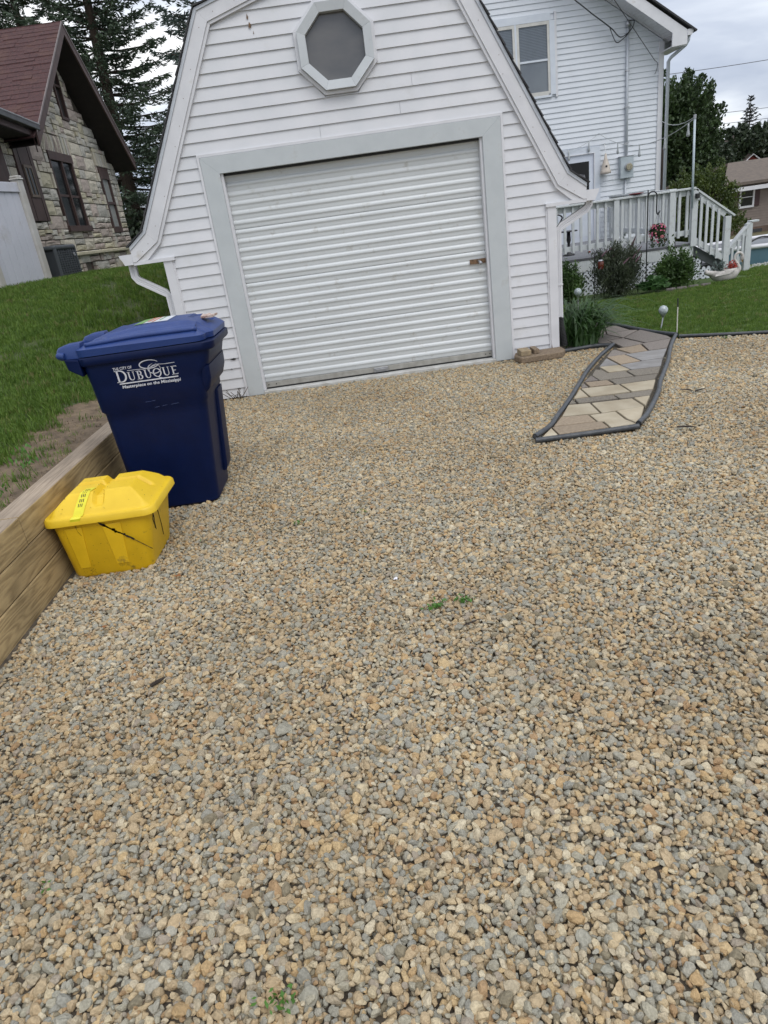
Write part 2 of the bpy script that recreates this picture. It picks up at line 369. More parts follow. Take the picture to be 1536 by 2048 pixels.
def gravel_points(sp, z, jit, y0=.3, y1=7.0):
    xs_ = np.arange(-1.7, 5.6, sp); ys_ = np.arange(y0, y1, sp * .866)
    X, Y = np.meshgrid(xs_, ys_); X = X + (np.arange(len(ys_)) % 2)[:, None] * sp / 2
    P = np.stack([X.ravel(), Y.ravel()], 1); P += rng.uniform(-jit, jit, P.shape) * sp
    lf = np.where(P[:, 0] > 3.23, 6.88 - (P[:, 0] - 3.23) * .515, 7.03)
    k = (P[:, 0] > -1.68) & (np.abs(P[:, 0] - .12) < .80 * P[:, 1] + .75) & (P[:, 1] < lf) & ~inside(P, PATH)
    k &= ~((P[:, 0] > 2.03) & (P[:, 0] < 2.6) & (P[:, 1] > 6.97))
    P = P[k]; n = len(P)
    und = np.array([.010 * mnoise.noise(Vector((p[0] * 1.6, p[1] * 1.6, 0))) for p in P])
    Z = z + und + rng.normal(0, .0025, n)
    return np.column_stack([P, Z])
A_ = gravel_points(.0185, -.0145, .42); B_ = gravel_points(.0172, -.003, .46)
PG = np.vstack([A_, B_]); n = len(PG)
sz = np.clip(np.exp(rng.normal(math.log(.0092), .33, n)), .0052, .021)
sz[:len(A_)] = rng.uniform(.0105, .0135, len(A_))
big = rng.random(n) < .008; sz[big] *= 1.35
scl = np.repeat(sz[:, None], 3, 1) * rng.uniform(.85, 1.2, (n, 3))
tilt = rng.normal(0, .42, (n, 2)); rot = np.column_stack([tilt, rng.uniform(0, 6.28, n)])
points_object('gravel_stones', PG, {'rot': ('FLOAT_VECTOR', rot), 'scl': ('FLOAT_VECTOR', scl), 'idx': ('INT', rng.integers(0, 20, n))}, protos, None, label='tan and grey crushed gravel covering the driveway', cat='gravel')
print('gravel', n)

# ================================================================== grass
def grass_mat(name, a, b, c):
    m = bpy.data.materials.new(name); m.use_nodes = True; t = m.node_tree; n = t.nodes; l = t.links; p = n['Principled BSDF']; p.inputs['Roughness'].default_value = .6; p.inputs['Specular IOR Level'].default_value = .3
    oi = n.new('ShaderNodeObjectInfo'); rp = n.new('ShaderNodeValToRGB'); e = rp.color_ramp.elements
    e[0].color = (*a, 1); e[1].color = (*b, 1); q = e.new(.93); q.color = (*b, 1); q = e.new(.96); q.color = (*c, 1); e[-1].color = (*c, 1)
    l.new(oi.outputs['Random'], rp.inputs[0]); 
    tr = n.new('ShaderNodeBsdfTranslucent'); ms = n.new('ShaderNodeMixShader'); ms.inputs[0].default_value = .3
    l.new(rp.outputs[0], p.inputs['Base Color']); l.new(rp.outputs[0], tr.inputs[0]); l.new(p.outputs[0], ms.inputs[1]); l.new(tr.outputs[0], ms.inputs[2]); l.new(ms.outputs[0], n['Material Output'].inputs[0])
    return m
def tuft_protos(nm, mt, k, blades, h, spread, wid):
    res = []
    for i in range(k):
        m = MB()
        for b in range(blades):
            a = random.uniform(0, 6.28); r0 = spread * math.sqrt(random.random()); x0 = math.cos(a) * r0; y0 = math.sin(a) * r0
            hh = h * random.uniform(.5, 1.25); la = random.uniform(0, 6.28); lean = hh * random.uniform(.15, .8); wx = math.cos(la + 1.57) * wid / 2; wy = math.sin(la + 1.57) * wid / 2
            dx = math.cos(la) * lean; dy = math.sin(la) * lean
            m.add([(x0 - wx, y0 - wy, -.01), (x0 + wx, y0 + wy, -.01), (x0 + dx * .4 + wx * .8, y0 + dy * .4 + wy * .8, hh * .6), (x0 + dx * .4 - wx * .8, y0 + dy * .4 - wy * .8, hh * .6), (x0 + dx, y0 + dy, hh)], [(0, 1, 2, 3), (3, 2, 4)])
        me = bpy.data.meshes.new(nm); me.from_pydata(m.v, [], m.f); me.materials.append(mt); res.append(bpy.data.objects.new('%s_%02d' % (nm, i), me))
    return res
gmat = grass_mat('grass_blades', (.066, .130, .020), (.150, .236, .040), (.21, .19, .08))
tp = tuft_protos('tuft_shape', gmat, 8, 16, .042, .045, .0042)
def scatter_grass(name, P, scale, label, protos):
    n = len(P); s = scale * rng.uniform(.6, 1.35, n)
    rot = np.column_stack([rng.normal(0, .12, (n, 2)), rng.uniform(0, 6.28, n)])
    points_object(name, P, {'rot': ('FLOAT_VECTOR', rot), 'scl': ('FLOAT_VECTOR', np.repeat(s[:, None], 3, 1)), 'idx': ('INT', rng.integers(0, len(protos), n))}, protos, None, label=label, cat='grass')
# left lawn
P = []
for _ in range(60000):
    y = 2.2 + 16 * random.random() ** 1.15; x = -1.9 - random.random() * min(8, 1.0 + .55 * y)
    k = mnoise.noise(Vector((x * 1.5, y * 1.5, 7)))
    near = (-1.9 - x)
    bare = (-1.84 - x) < barew(y) + .16 * random.random() ** 2 and y < 7
    if bare and random.random() < .96: continue
    if mnoise.noise(Vector((x * 2.2, y * 2.2, 31))) > .30 and near < 1.3 and random.random() < .75: continue
    if k < -.30 and random.random() < .35: continue
    if x < -4.9 and y > 9: continue
    P.append((x, y, Lz(x, y)))
scatter_grass('grass_left', P, 1.05, 'short green grass on the bank left of the bins', tp)
P = []
for _ in range(42000):
    y = 6.2 + 8.0 * random.random(); x = 2.1 + 7.4 * random.random()
    if y < lawnfront(x) + .03 or x > .72 * y + 1.2: continue
    if x < 2.95 and y < 8.95: continue
    if y > 10.7 + .5 * smooth((x - 4.4) / 2) and 3 < x < 6.5: continue
    if mnoise.noise(Vector((x * .9, y * 1.6, 2))) < -.33 and random.random() < .5: continue
    P.append((x, y, Rz(y) + .005))
scatter_grass('grass_right', P, .8, 'mown green grass between the path and the deck', tp)
# dry straw and crumbs on the bare strip
strawm = mat('straw', (.26, .20, .11), (.16, .12, .07), rough=.9)
P = []
for _ in range(1500):
    y = random.uniform(2.2, 6.6); x = -1.86 - random.random() * .6; P.append((x, y, Lz(x, y) + .006))
V, F = leafcloud(P, .035, .16, flat=.75); bulkmesh('straw_litter', V, F, strawm, kind='stuff', label='dry straw and crumbs on the bare soil behind the timbers', cat='litter')

# ================================================================== timber retaining wall
def wood(name, a, b, axis_scale):
    m = bpy.data.materials.new(name); m.use_nodes = True; t = m.node_tree; n = t.nodes; l = t.links; p = n['Principled BSDF']; p.inputs['Roughness'].default_value = .75
    tc = n.new('ShaderNodeTexCoord'); mp_ = n.new('ShaderNodeMapping'); mp_.inputs['Scale'].default_value = axis_scale; l.new(tc.outputs['Object'], mp_.inputs[0])
    n0 = n.new('ShaderNodeTexNoise'); n0.inputs['Scale'].default_value = 1.0; n0.inputs['Detail'].default_value = 2; n0.inputs['Distortion'].default_value = .4; l.new(mp_.outputs[0], n0.inputs['Vector'])
    ml = n.new('ShaderNodeMath'); ml.operation = 'MULTIPLY'; ml.inputs[1].default_value = 11; l.new(n0.outputs['Fac'], ml.inputs[0])
    fr = n.new('ShaderNodeMath'); fr.operation = 'FRACT'; l.new(ml.outputs[0], fr.inputs[0])
    pp = n.new('ShaderNodeMath'); pp.operation = 'PINGPONG'; pp.inputs[1].default_value = .5; l.new(fr.outputs[0], pp.inputs[0])
    n2 = n.new('ShaderNodeTexNoise'); n2.inputs['Scale'].default_value = 9; n2.inputs['Detail'].default_value = 6; l.new(mp_.outputs[0], n2.inputs['Vector'])
    mx = n.new('ShaderNodeMath'); mx.operation = 'ADD'; l.new(pp.outputs[0], mx.inputs[0]); l.new(n2.outputs['Fac'], mx.inputs[1])
    rp = n.new('ShaderNodeValToRGB'); rp.color_ramp.elements[0].position = .35; rp.color_ramp.elements[1].position = .95; rp.color_ramp.elements[0].color = (*b, 1); rp.color_ramp.elements[1].color = (*a, 1)
    l.new(mx.outputs[0], rp.inputs[0]); 
    d = n.new('ShaderNodeTexNoise'); d.inputs['Scale'].default_value = 2.6; d.inputs['Detail'].default_value = 5; l.new(tc.outputs['Object'], d.inputs['Vector'])
    mrn = n.new('ShaderNodeMapRange'); mrn.inputs[1].default_value = .35; mrn.inputs[2].default_value = .65; mrn.inputs[3].default_value = .72; mrn.inputs[4].default_value = 1.1; l.new(d.outputs['Fac'], mrn.inputs[0])
    vm = n.new('ShaderNodeVectorMath'); vm.operation = 'SCALE'; l.new(rp.outputs[0], vm.inputs[0]); l.new(mrn.outputs[0], vm.inputs['Scale']); l.new(vm.outputs[0], p.inputs['Base Color'])
    bp = n.new('ShaderNodeBump'); bp.inputs['Strength'].default_value = .3; bp.inputs['Distance'].default_value = .004; l.new(mx.outputs[0], bp.inputs['Height']); l.new(bp.outputs[0], p.inputs['Normal'])
    return m
beamw = wood('treated_timber', (.42, .31, .155), (.235, .165, .078), (9, .9, 9))
beamtop = wood('weathered_timber_top', (.36, .285, .21), (.22, .17, .12), (14, .7, 14))
tw = thing('timber_wall', (-1.77, 2, 0), 'low retaining wall of stacked brown timbers left of the bins', 'retaining wall')
for k, (z0, z1, jo) in enumerate(((-.02, .143, 4.1), (.147, .295, 1.7), (.299, .447, 3.02))):
    for a, b in ((-2.5, jo - .003), (jo + .003, 7.0)):
        m = MB(); ox = random.uniform(-.003, .003)
        m.box(-1.855 + ox, -1.715 + ox, a, b, z0, z1)
        m.m = [1 if i == 1 and k == 2 else 0 for i in range(6)]
        m.build('timber', [beamw, beamtop], tw, bevel=.006, seg=2)
stainp = mat('berry_stain', (.09, .02, .03), (.05, .015, .02), rough=.8)
def splat(name, pts, m_, lab=None, cat=None, parent=None, th_=.0015, nrm=(0, 0, 1)):
    q = MB(); q.prism(pts, Vector(nrm) * th_); return q.build(name, m_, parent, label=lab, cat=cat)

# ================================================================== garage
CX = .15; GY = 7.04
gar = thing('garage', (CX, GY, 0), 'white gambrel roofed garage with a ribbed roll up door and octagonal window', 'garage')
outer = [(2.19, 1.57), (2.03, 1.69), (1.15, 3.33), (0, 3.66)]
inner = [(2.05, 1.435), (1.90, 1.56), (1.04, 3.205), (0, 3.505)]
def halfw(z):   # inner half width of the siding at height z
    if z < 1.40: return 1.83
    for (x1, z1), (x2, z2) in zip(inner, inner[1:]):
        if z1 <= z <= z2: return x1 + (x2 - x1) * (z - z1) / (z2 - z1)
    return 2.05 if z < 1.5 else 0
# core volume
m = MB(); prof = [(-1.89, 0), (1.89, 0), (1.89, 1.42), (2.1, 1.45), (1.98, 1.62), (1.10, 3.28), (0, 3.60), (-1.10, 3.28), (-1.98, 1.62), (-2.1, 1.45), (-1.89, 1.42)]
# leave a recess where the door is: three blocks + rear
m.prism([(CX + x, GY + .12, z) for x, z in prof], (0, 5.9, 0))
m.prism([(CX + x, GY + .012, z) for x, z in [(-1.89, 0), (-1.30, 0), (-1.30, 1.42), (-1.89, 1.42)]], (0, .108, 0))
m.prism([(CX + x, GY + .012, z) for x, z in [(1.30, 0), (1.89, 0), (1.89, 1.42), (1.30, 1.42)]], (0, .108, 0))
m.prism([(CX + x, GY + .012, z) for x, z in [(-1.30, 1.42), (-1.30, 2.15), (-1.70, 2.15), (-2.02, 1.60), (-2.02, 1.45), (-1.89, 1.42)]][::-1], (0, .108, 0))
m.prism([(CX + x, GY + .012, z) for x, z in [(1.30, 1.42), (1.89, 1.42), (2.02, 1.45), (2.02, 1.60), (1.70, 2.15), (1.30, 2.15)]], (0, .108, 0))
m.prism([(CX + x, GY + .012, z) for x, z in [(-1.70, 2.15), (1.70, 2.15), (1.12, 3.25), (0, 3.58), (-1.12, 3.25)]], (0, .108, 0))
m.build('wall', trimw, gar)
# siding boards, lapped
EXP = .1025; Z0 = .0975 - EXP
FX0, FX1, FZ = -1.245, 1.575, 2.25     # outside of the frame's channel
OC = (CX, 2.925); OR = .352            # octagon centre / flat radius
def octhalf(z):
    dz = abs(z - OC[1]); r = OR; s = r * math.tan(R(22.5))
    if dz > r: return None
    return r if dz <= s else r - (dz - s)
def board(xa, xb, z, da=0, db=0, hgt=EXP):
    if xb - xa > 1.2 and random.random() < .45:
        c_ = random.uniform(xa + .4, xb - .4); board_piece(xa, c_ - .0012, z, da, 0, hgt); board_piece(c_ + .0012, xb, z, 0, db, hgt); return
    board_piece(xa, xb, z, da, db, hgt)
def board_piece(xa, xb, z, da=0, db=0, hgt=EXP):
    """wedge shaped lap board between xa and xb (bottom), da/db: shift of its top corners"""
    q = MB(); y1 = GY + .011; t = hgt + .004
    q.add([(xa, GY - .006, z), (xb, GY - .006, z), (xb, y1, z), (xa, y1, z), (xa + da, GY + .008, z + t), (xb + db, GY + .008, z + t), (xb + db, y1, z + t), (xa + da, y1, z + t)],
          [(0, 3, 2, 1), (4, 5, 6, 7), (0, 1, 5, 4), (1, 2, 6, 5), (2, 3, 7, 6), (3, 0, 4, 7)])
    q.build('siding_board', vinyl, gar)
k = 0
while True:
    z = Z0 + k * EXP; zt = z + EXP; k += 1
    if z > 3.44: break
    zb = max(z, .004); h0 = halfw(z + .001) if z >= 1.40 else (1.83 if zt < 1.45 else 2.03); h1 = halfw(min(zt, 3.504))
    if 1.36 < z < 1.44: h0 = 2.04; h1 = halfw(max(zt, 1.44))
    if z < 1.36: h0 = h1 = 1.83
    hgt = zt - zb; ov = .03
    L0, R0, L1, R1 = CX - h0 - ov, CX + h0 + ov, CX - h1 - ov, CX + h1 + ov
    if z < 1.36: L0 = L1 = CX - 1.832; R0 = R1 = CX + 1.812
    if zt < FZ - .01:
        board(L0, FX0, zb, L1 - L0, 0, hgt); board(FX1, R0, zb, 0, R1 - R0, hgt)
    elif z < FZ - .01:
        board(L0, FX0, zb, L1 - L0, 0, hgt); board(FX1, R0, zb, 0, R1 - R0, hgt)
        q = FZ; board(L0 + (L1 - L0) * (q - z) / EXP, R0 + (R1 - R0) * (q - z) / EXP, q, 0, 0, zt - q)
    else:
        o0, o1 = octhalf(z + .002), octhalf(zt)
        if o0 is None and o1 is None: board(L0, R0, zb, L1 - L0, R1 - R0, hgt)
        else:
            a = o0 if o0 is not None else max(0, (OR * math.tan(R(22.5)))) ; b = o1 if o1 is not None else OR * math.tan(R(22.5))
            if o0 is None:   # board dips under the window's foot
                board(L0, CX - a, zb, L1 - L0, -(b - a), hgt); board(CX + a, R0, zb, b - a, R1 - R0, hgt)
                board(CX - a, CX + a, zb, 0, 0, max(.01, OC[1] - OR - zb))
            else:
                board(L0, CX - a, zb, L1 - L0, a - b, hgt); board(CX + a, R0, zb, b - a, R1 - R0, hgt)
# corner boards
for x0, x1 in ((-1.765, -1.68), (1.965, 2.05)):
    m = MB(); m.box(x0, x1, GY - .022, GY + .06, 0.0, 1.405); m.build('corner_board', trimw, gar, bevel=.002)
    m = MB(); m.box(x0 + (.085 if x0 < 0 else -.014), x0 + (.099 if x0 < 0 else 0), GY - .012, GY + .01, 0, 1.405); m.build('corner_channel', trimw, gar)
# rake boards: outer metal strip, board, inner channel; lower soffit strip
def lerp2(a, b, t): return (a[0] + (b[0] - a[0]) * t, a[1] + (b[1] - a[1]) * t)
strip = [lerp2(o, i, .17) for o, i in zip(outer, inner)]
strip[0] = (2.19, 1.535)
jch = [lerp2(o, i, .84) for o, i in zip(outer, inner)]; jch[0] = (2.16, 1.43)
for sgn in (-1, 1):
    for a in range(3):
        for nm, P0, P1, y0, y1, mt in (('rake_flashing', outer, strip, GY - .052, GY + .01, stripw), ('rake_board', strip, jch, GY - .042, GY + .01, trimw), ('rake_channel', jch, inner, GY - .030, GY + .01, trimw)):
            q = [P0[a], P0[a + 1], P1[a + 1], P1[a]]
            if a == 0 and nm == 'rake_board': q = [strip[0], strip[1], jch[1], jch[0], (2.19, 1.43)]
            if a == 0 and nm == 'rake_channel': q = [jch[0], jch[1], inner[1], inner[0]]
            poly = [(CX + sgn * x, y0, z) for x, z in q]
            if sgn < 0: poly = poly[::-1]
            m = MB(); m.prism(poly, (0, y1 - y0, 0)); m.build(nm, mt, gar, bevel=.0015)
    q = sorted((CX + sgn * 1.80, CX + sgn * 2.19)); m = MB(); m.box(q[0], q[1], GY - .036, GY + .02, 1.402, 1.434); m.build('soffit_trim', trimw, gar)
    m = MB(); q = sorted((CX + sgn * 1.89, CX + sgn * 2.18)); m.box(q[0], q[1], GY + .02, 12.9, 1.404, 1.43); m.build('soffit', trimw, gar)
    m = MB(); q = sorted((CX + sgn * 2.172, CX + sgn * 2.19)); m.box(q[0], q[1], GY + .012, 12.9, 1.43, 1.56); m.build('fascia', trimw, gar)
    # roof courses: lapped shingle slabs seen edge on
    m = MB()
    for (x1, z1), (x2, z2) in zip(outer, outer[1:]):
        d = Vector((x2 - x1, z2 - z1)); ln = d.length; d.normalize(); nr = Vector((-d.y, d.x)) * (-1 if d.x > 0 else 1)
        nr = Vector((d.y, -d.x)); 
        if nr.x < 0: nr = -nr
        c_ = max(1, round(ln / .135))
        for i in range(c_):
            a = Vector((x1, z1)) + d * (ln * i / c_ - (.02 if i == 0 and z1 < 1.6 else 0)); b = Vector((x1, z1)) + d * (ln * (i + 1.05) / c_)
            pts = [a + nr * .008, a + nr * .021, b + nr * .010, b + nr * .0015]
            poly = [(CX + sgn * p.x, GY - .068 + random.uniform(-.004, .004), p.y) for p in pts]
            m.prism(poly if sgn > 0 else poly[::-1], (0, 6.1, 0))
    m.build('roof_shingles', shingleblk, gar, kind='stuff')
# gutters and downspouts
def kgutter(x0, sgn, y0, y1, zt, w_=.125, h_=.095):
    pr = [(0, 0), (0, -h_), (w_ * .68, -h_), (w_ * .80, -h_ * .60), (w_ * .93, -h_ * .30), (w_, 0), (w_ - .008, 0), (w_ * .87, -h_ * .30), (w_ * .74, -h_ * .60), (w_ * .63, -h_ + .006), (.006, -h_ + .006), (.006, 0)]
    q = MB(); poly = [(x0 + sgn * a, y0, zt + b) for a, b in pr]
    q.prism(poly if sgn < 0 else poly[::-1], (0, y1 - y0, 0))
    cp = [(x0 + sgn * a, y0 - .004, zt + b) for a, b in pr[:6]]; q.prism(cp if sgn < 0 else cp[::-1], (0, .004, 0)); return q
kgutter(CX - 2.192, -1, GY - .03, 12.9, 1.505).build('gutter', trimw, gar)
kgutter(CX + 2.192, 1, GY - .03, 12.9, 1.505).build('gutter', trimw, gar)
def ribbed(q, a, b, w_=.062, d_=.045):
    q.bar(a, b, w_, d_)
    a = Vector(a); b = Vector(b)
# left spout: outlet, elbow, sloping run, drop on the corner
m = MB(); yl = GY + .06
pth = [(-2.085, yl, 1.42), (-2.085, yl, 1.30), (-2.06, yl, 1.262), (-1.83, yl, 1.115), (-1.80, yl, 1.08), (-1.798, yl, .06)]
def downspout(path, w_, d_, mt):
    q = MB(); P_ = [Vector(p) for p in path]
    rings = []
    for i, p in enumerate(P_):
        t = (P_[min(i + 1, len(P_) - 1)] - P_[max(i - 1, 0)]).normalized(); sx = t.cross(Vector((0, 1, 0))).normalized()
        r_ = []
        for (u, v) in ((-1, -1), (-.45, -1), (-.38, -.82), (-.1, -.82), (0, -1), (.1, -.82), (.38, -.82), (.45, -1), (1, -1), (1, 1), (-1, 1)):
            r_.append(tuple(p + sx * u * w_ / 2 + Vector((0, 1, 0)) * v * d_ / 2))
        rings.append(r_)
    q.loft(rings); return q
downspout(pth, .068, .05, trimw).build('downspout', trimw, gar)
pth = [(2.395, yl, 1.42), (2.392, yl, 1.375), (2.36, yl, 1.335), (2.12, yl, 1.215), (2.078, yl, 1.175), (2.078, yl, .34)]
downspout(pth, .068, .05, trimw).build('downspout', trimw, gar)
m = MB(); m.box(2.042, 2.116, yl - .03, yl + .03, .66, .675); m.build('downspout_strap', trimw, gar)
cp = [(2.085 + .03 * smooth((.34 - z) / .3) * 1.2, yl + .01, z) for z in np.linspace(.35, .05, 40)]
m = MB(); m.tube(cp, .04, 10, radii=[.042 if i % 2 else .033 for i in range(40)]); m.build('corrugated_pipe', black, gar)
# door frame boards with mitres
fo = [(-1.22, 0), (-1.22, 2.222), (1.555, 2.222), (1.555, 0)]; fi = [(-1.062, 0), (-1.062, 2.075), (1.382, 2.075), (1.382, 0)]
for a in range(3):
    q = [fo[a], fo[a + 1], fi[a + 1], fi[a]]
    m = MB(); m.prism([(x, GY - .024, z) for x, z in q][::-1], (0, .06, 0)); m.build('door_frame_board', framegrey, gar, bevel=.002)
for x0, x1, z0, z1 in ((-1.245, -1.222, 0, 2.25), (1.557, 1.58, 0, 2.25), (-1.222, 1.557, 2.224, 2.25)):
    m = MB(); m.box(x0, x1, GY - .018, GY + .02, z0, z1); m.build('frame_channel', trimw, gar, bevel=.0015)
for x0, x1 in ((-1.062, -1.038), (1.358, 1.382)):
    m = MB(); m.box(x0, x1, GY + .0, GY + .085, .03, 2.075); m.build('door_stop_and_shade', trimw, gar, bevel=.0015)
m = MB(); m.box(-1.038, 1.358, GY + .037, GY + .085, 2.055, 2.075); m.build('door_stop_and_shade', black, gar)  # black strip paints the shadow under the door header
# reveal + sill
m = MB(); m.box(-1.062, 1.382, GY + .10, GY + .119, 0, 2.075); m.build('door_backing', black, gar)
m = MB(); m.box(-1.06, 1.38, GY - .035, GY + .10, -.02, .028); m.build('sill', concw, gar, bevel=.004)
# ribbed door panels
door = MB().box(-1.03, 1.35, GY + .094, GY + .0995, .05, 2.07).build('door', doorw, gar)
DX0, DX1 = -1.037, 1.357
per = .0828
secs = [.098, .098 + 6 * per, .098 + 12 * per, .098 + 18 * per, 2.07]
for zi in range(4):
    z0, z1 = secs[zi], secs[zi + 1]
    nrib = 6 if zi < 3 else 5.8; q = MB(); pts = []
    K = 72
    for i in range(K + 1):
        z = z0 + .002 + (z1 - z0 - .004) * i / K; u = ((z - .098) / per) % 1.0
        # broad flat, sloping ridge, sharp groove
        if u < .10: h = .000 + .004 * math.sin(u / .10 * math.pi / 2)
        elif u < .42: h = .004 + .002 * (u - .1) / .32
        elif u < .62: h = .006 + .0085 * (1 - math.cos((u - .42) / .20 * math.pi)) / 2
        elif u < .82: h = .0145 - .003 * (u - .62) / .2
        else: h = .0115 * (1 + math.cos((u - .82) / .18 * math.pi)) / 2
        pts.append((z, GY + .086 - h))
    NX = 1
    rng_x = [DX0, DX1]
    vs_ = []
    for z, y in pts:
        for x in rng_x: vs_.append((x, y, z))
    q.add(vs_, [(2 * i, 2 * i + 1, 2 * i + 3, 2 * i + 2) for i in range(K)])
    q.build('door_panel', doorw, door, smooth=True)
m = MB(); m.box(DX0, DX1, GY + .066, GY + .09, .045, .096); m.build('bottom_rail', railgrey, door, bevel=.002)
m = MB(); m.box(DX0, DX1, GY + .07, GY + .09, .03, .045); m.build('dark_gap_strip', black, door)  # black strip stands in for the shaded gap below the rail
m = MB()
m.box(.105, .255, GY + .048, GY + .066, .046, .092)
m.build('lift_handle', galv, door, bevel=.003)
m = MB(); m.box(.125, .235, GY + .040, GY + .048, .060, .078); m.build('lift_grip', galv, door, bevel=.002)
m = MB(); m.box(1.195, 1.355, GY + .062, GY + .069, .975, 1.02); m.build('latch_plate', rust, door)
m = MB(); m.tube([(1.285, GY + .07, 1.0), (1.29, GY + .02, .99), (1.30, GY + .005, .975)], .014, 10); m.build('latch_lock', galv, door, smooth=True)
for x in (-1.01, -.93, 1.29, 1.335):
    m = MB(); m.tube([(x, GY + .067, .072), (x, GY + .062, .072)], .006, 8); m.build('bolt', black, door)
# octagon window
ow = MB().prism([(OC[0] + .252 / math.cos(R(22.5)) * math.cos(R(22.5 + 45 * i)), GY - .002, OC[1] + .252 / math.cos(R(22.5)) * math.sin(R(22.5 + 45 * i))) for i in range(8)][::-1], (0, .004, 0)).build('octagon_window', screen_refl, gar)
def octp(r, i, y): a = R(22.5 + 45 * i); q = r / math.cos(R(22.5)); return (OC[0] + q * math.cos(a), y, OC[1] + q * math.sin(a))
for i in range(8):
    for nm, r0, r1, y0, y1, mt in (('window_frame', .250, .322, GY - .075, GY - .002, mat('window_frame_grey', (.54, .565, .58), (.49, .515, .53), scale=6, rough=.4, dirt=(.36, .36, .34), dscale=8, damt=(.6, .85))), ('window_flange', .3225, .352, GY - .028, GY + .01, trimw)):
        v = [octp(r0, i, y0 + (.012 if nm == 'window_frame' else 0)), octp(r0, i + 1, y0 + (.012 if nm == 'window_frame' else 0)), octp(r1, i + 1, y0), octp(r1, i, y0), octp(r0, i, y1), octp(r0, i + 1, y1), octp(r1, i + 1, y1), octp(r1, i, y1)]
        m = MB(); m.add(v, [(0, 1, 2, 3), (7, 6, 5, 4), (1, 0, 4, 5), (3, 2, 6, 7), (2, 1, 5, 6), (0, 3, 7, 4)]); m.build(nm, mt, ow if nm == 'window_frame' else ow, bevel=.0018)
# wear: cracked board, rusty nail hole
for pts, mt in (([(-1.345, .395), (-1.30, .385), (-1.275, .395), (-1.30, .408)], black), ([(-1.36, .298), (-1.335, .294), (-1.34, .304)], black), ([(-1.33, .093), (-1.30, .091), (-1.31, .099)], black),
                ([(-.575, 3.215), (-.565, 3.205), (-.558, 3.225), (-.568, 3.25)], rust), ([(-.572, 3.15), (-.55, 3.145), (-.545, 3.17), (-.56, 3.19)], rust), ([(-.54, 3.10), (-.532, 3.10), (-.535, 3.125)], rust)):
    m = MB(); m.prism([(x, GY - .0085, z) for x, z in pts], (0, .001, 0)); m.build('siding_damage', mt, gar)
m = MB(); m.prism([(1.96, GY - .0235, .0), (1.985, GY - .0235, .0), (2.0, GY - .0235, .03), (1.975, GY - .0235, .05), (1.97, GY - .0235, .10), (1.963, GY - .0235, .04)], (0, .001, 0)); m.build('rotten_corner', rust, gar)

for sgn in (-1, 1):
    for a in range(3):
        (x1, z1), (x2, z2) = lerp2(outer[a], inner[a], .55), lerp2(outer[a + 1], inner[a + 1], .55); k = max(2, int(math.hypot(x2 - x1, z2 - z1) / .22))
        for i in range(k):
            t = (i + random.uniform(.1, .7)) / k; x = CX + sgn * (x1 + (x2 - x1) * t + random.uniform(-.03, .03)); z = z1 + (z2 - z1) * t
            if z > 3.6: continue
            m = MB(); m.tube([(x, GY - .0425, z), (x, GY - .044, z)], .0032, 6); m.build('nail', rust, gar)
# slab + bricks
agg = mat('aggregate_concrete', (.26, .195, .13), (.15, .11, .075), scale=70, rough=.9, bump=.6, bscale=120)
brickc = mat('tan_brick', (.36, .28, .17), (.22, .17, .11), scale=25, rough=.9, bump=.5, bscale=80)
m = MB(); m.prism([(1.575, 6.72, 0), (2.0, 6.74, 0), (2.06, 6.86, 0), (2.06, 7.01, 0), (1.58, 7.01, 0), (1.54, 6.88, 0)], (0, 0, .062)); m.build('step_slab', agg, bevel=.012, seg=3, label='brown aggregate slab lying against the garage wall', cat='slab')
for (a, b, r_, lab) in ((1.64, 6.865, .05, 'larger tan brick on the brown slab by the garage'), (1.755, 6.90, .0, 'small tan brick end right of the larger brick')):
    m = MB(); w_ = .105 if a < 1.7 else .055; m.box(a - w_ / 2, a + w_ / 2, b - .09, b + .09, .063, .115 if a < 1.7 else .11); m.build('brick', brickc if a < 1.7 else agg, bevel=.006, seg=2, label=lab, cat='brick', group='bricks on the slab')

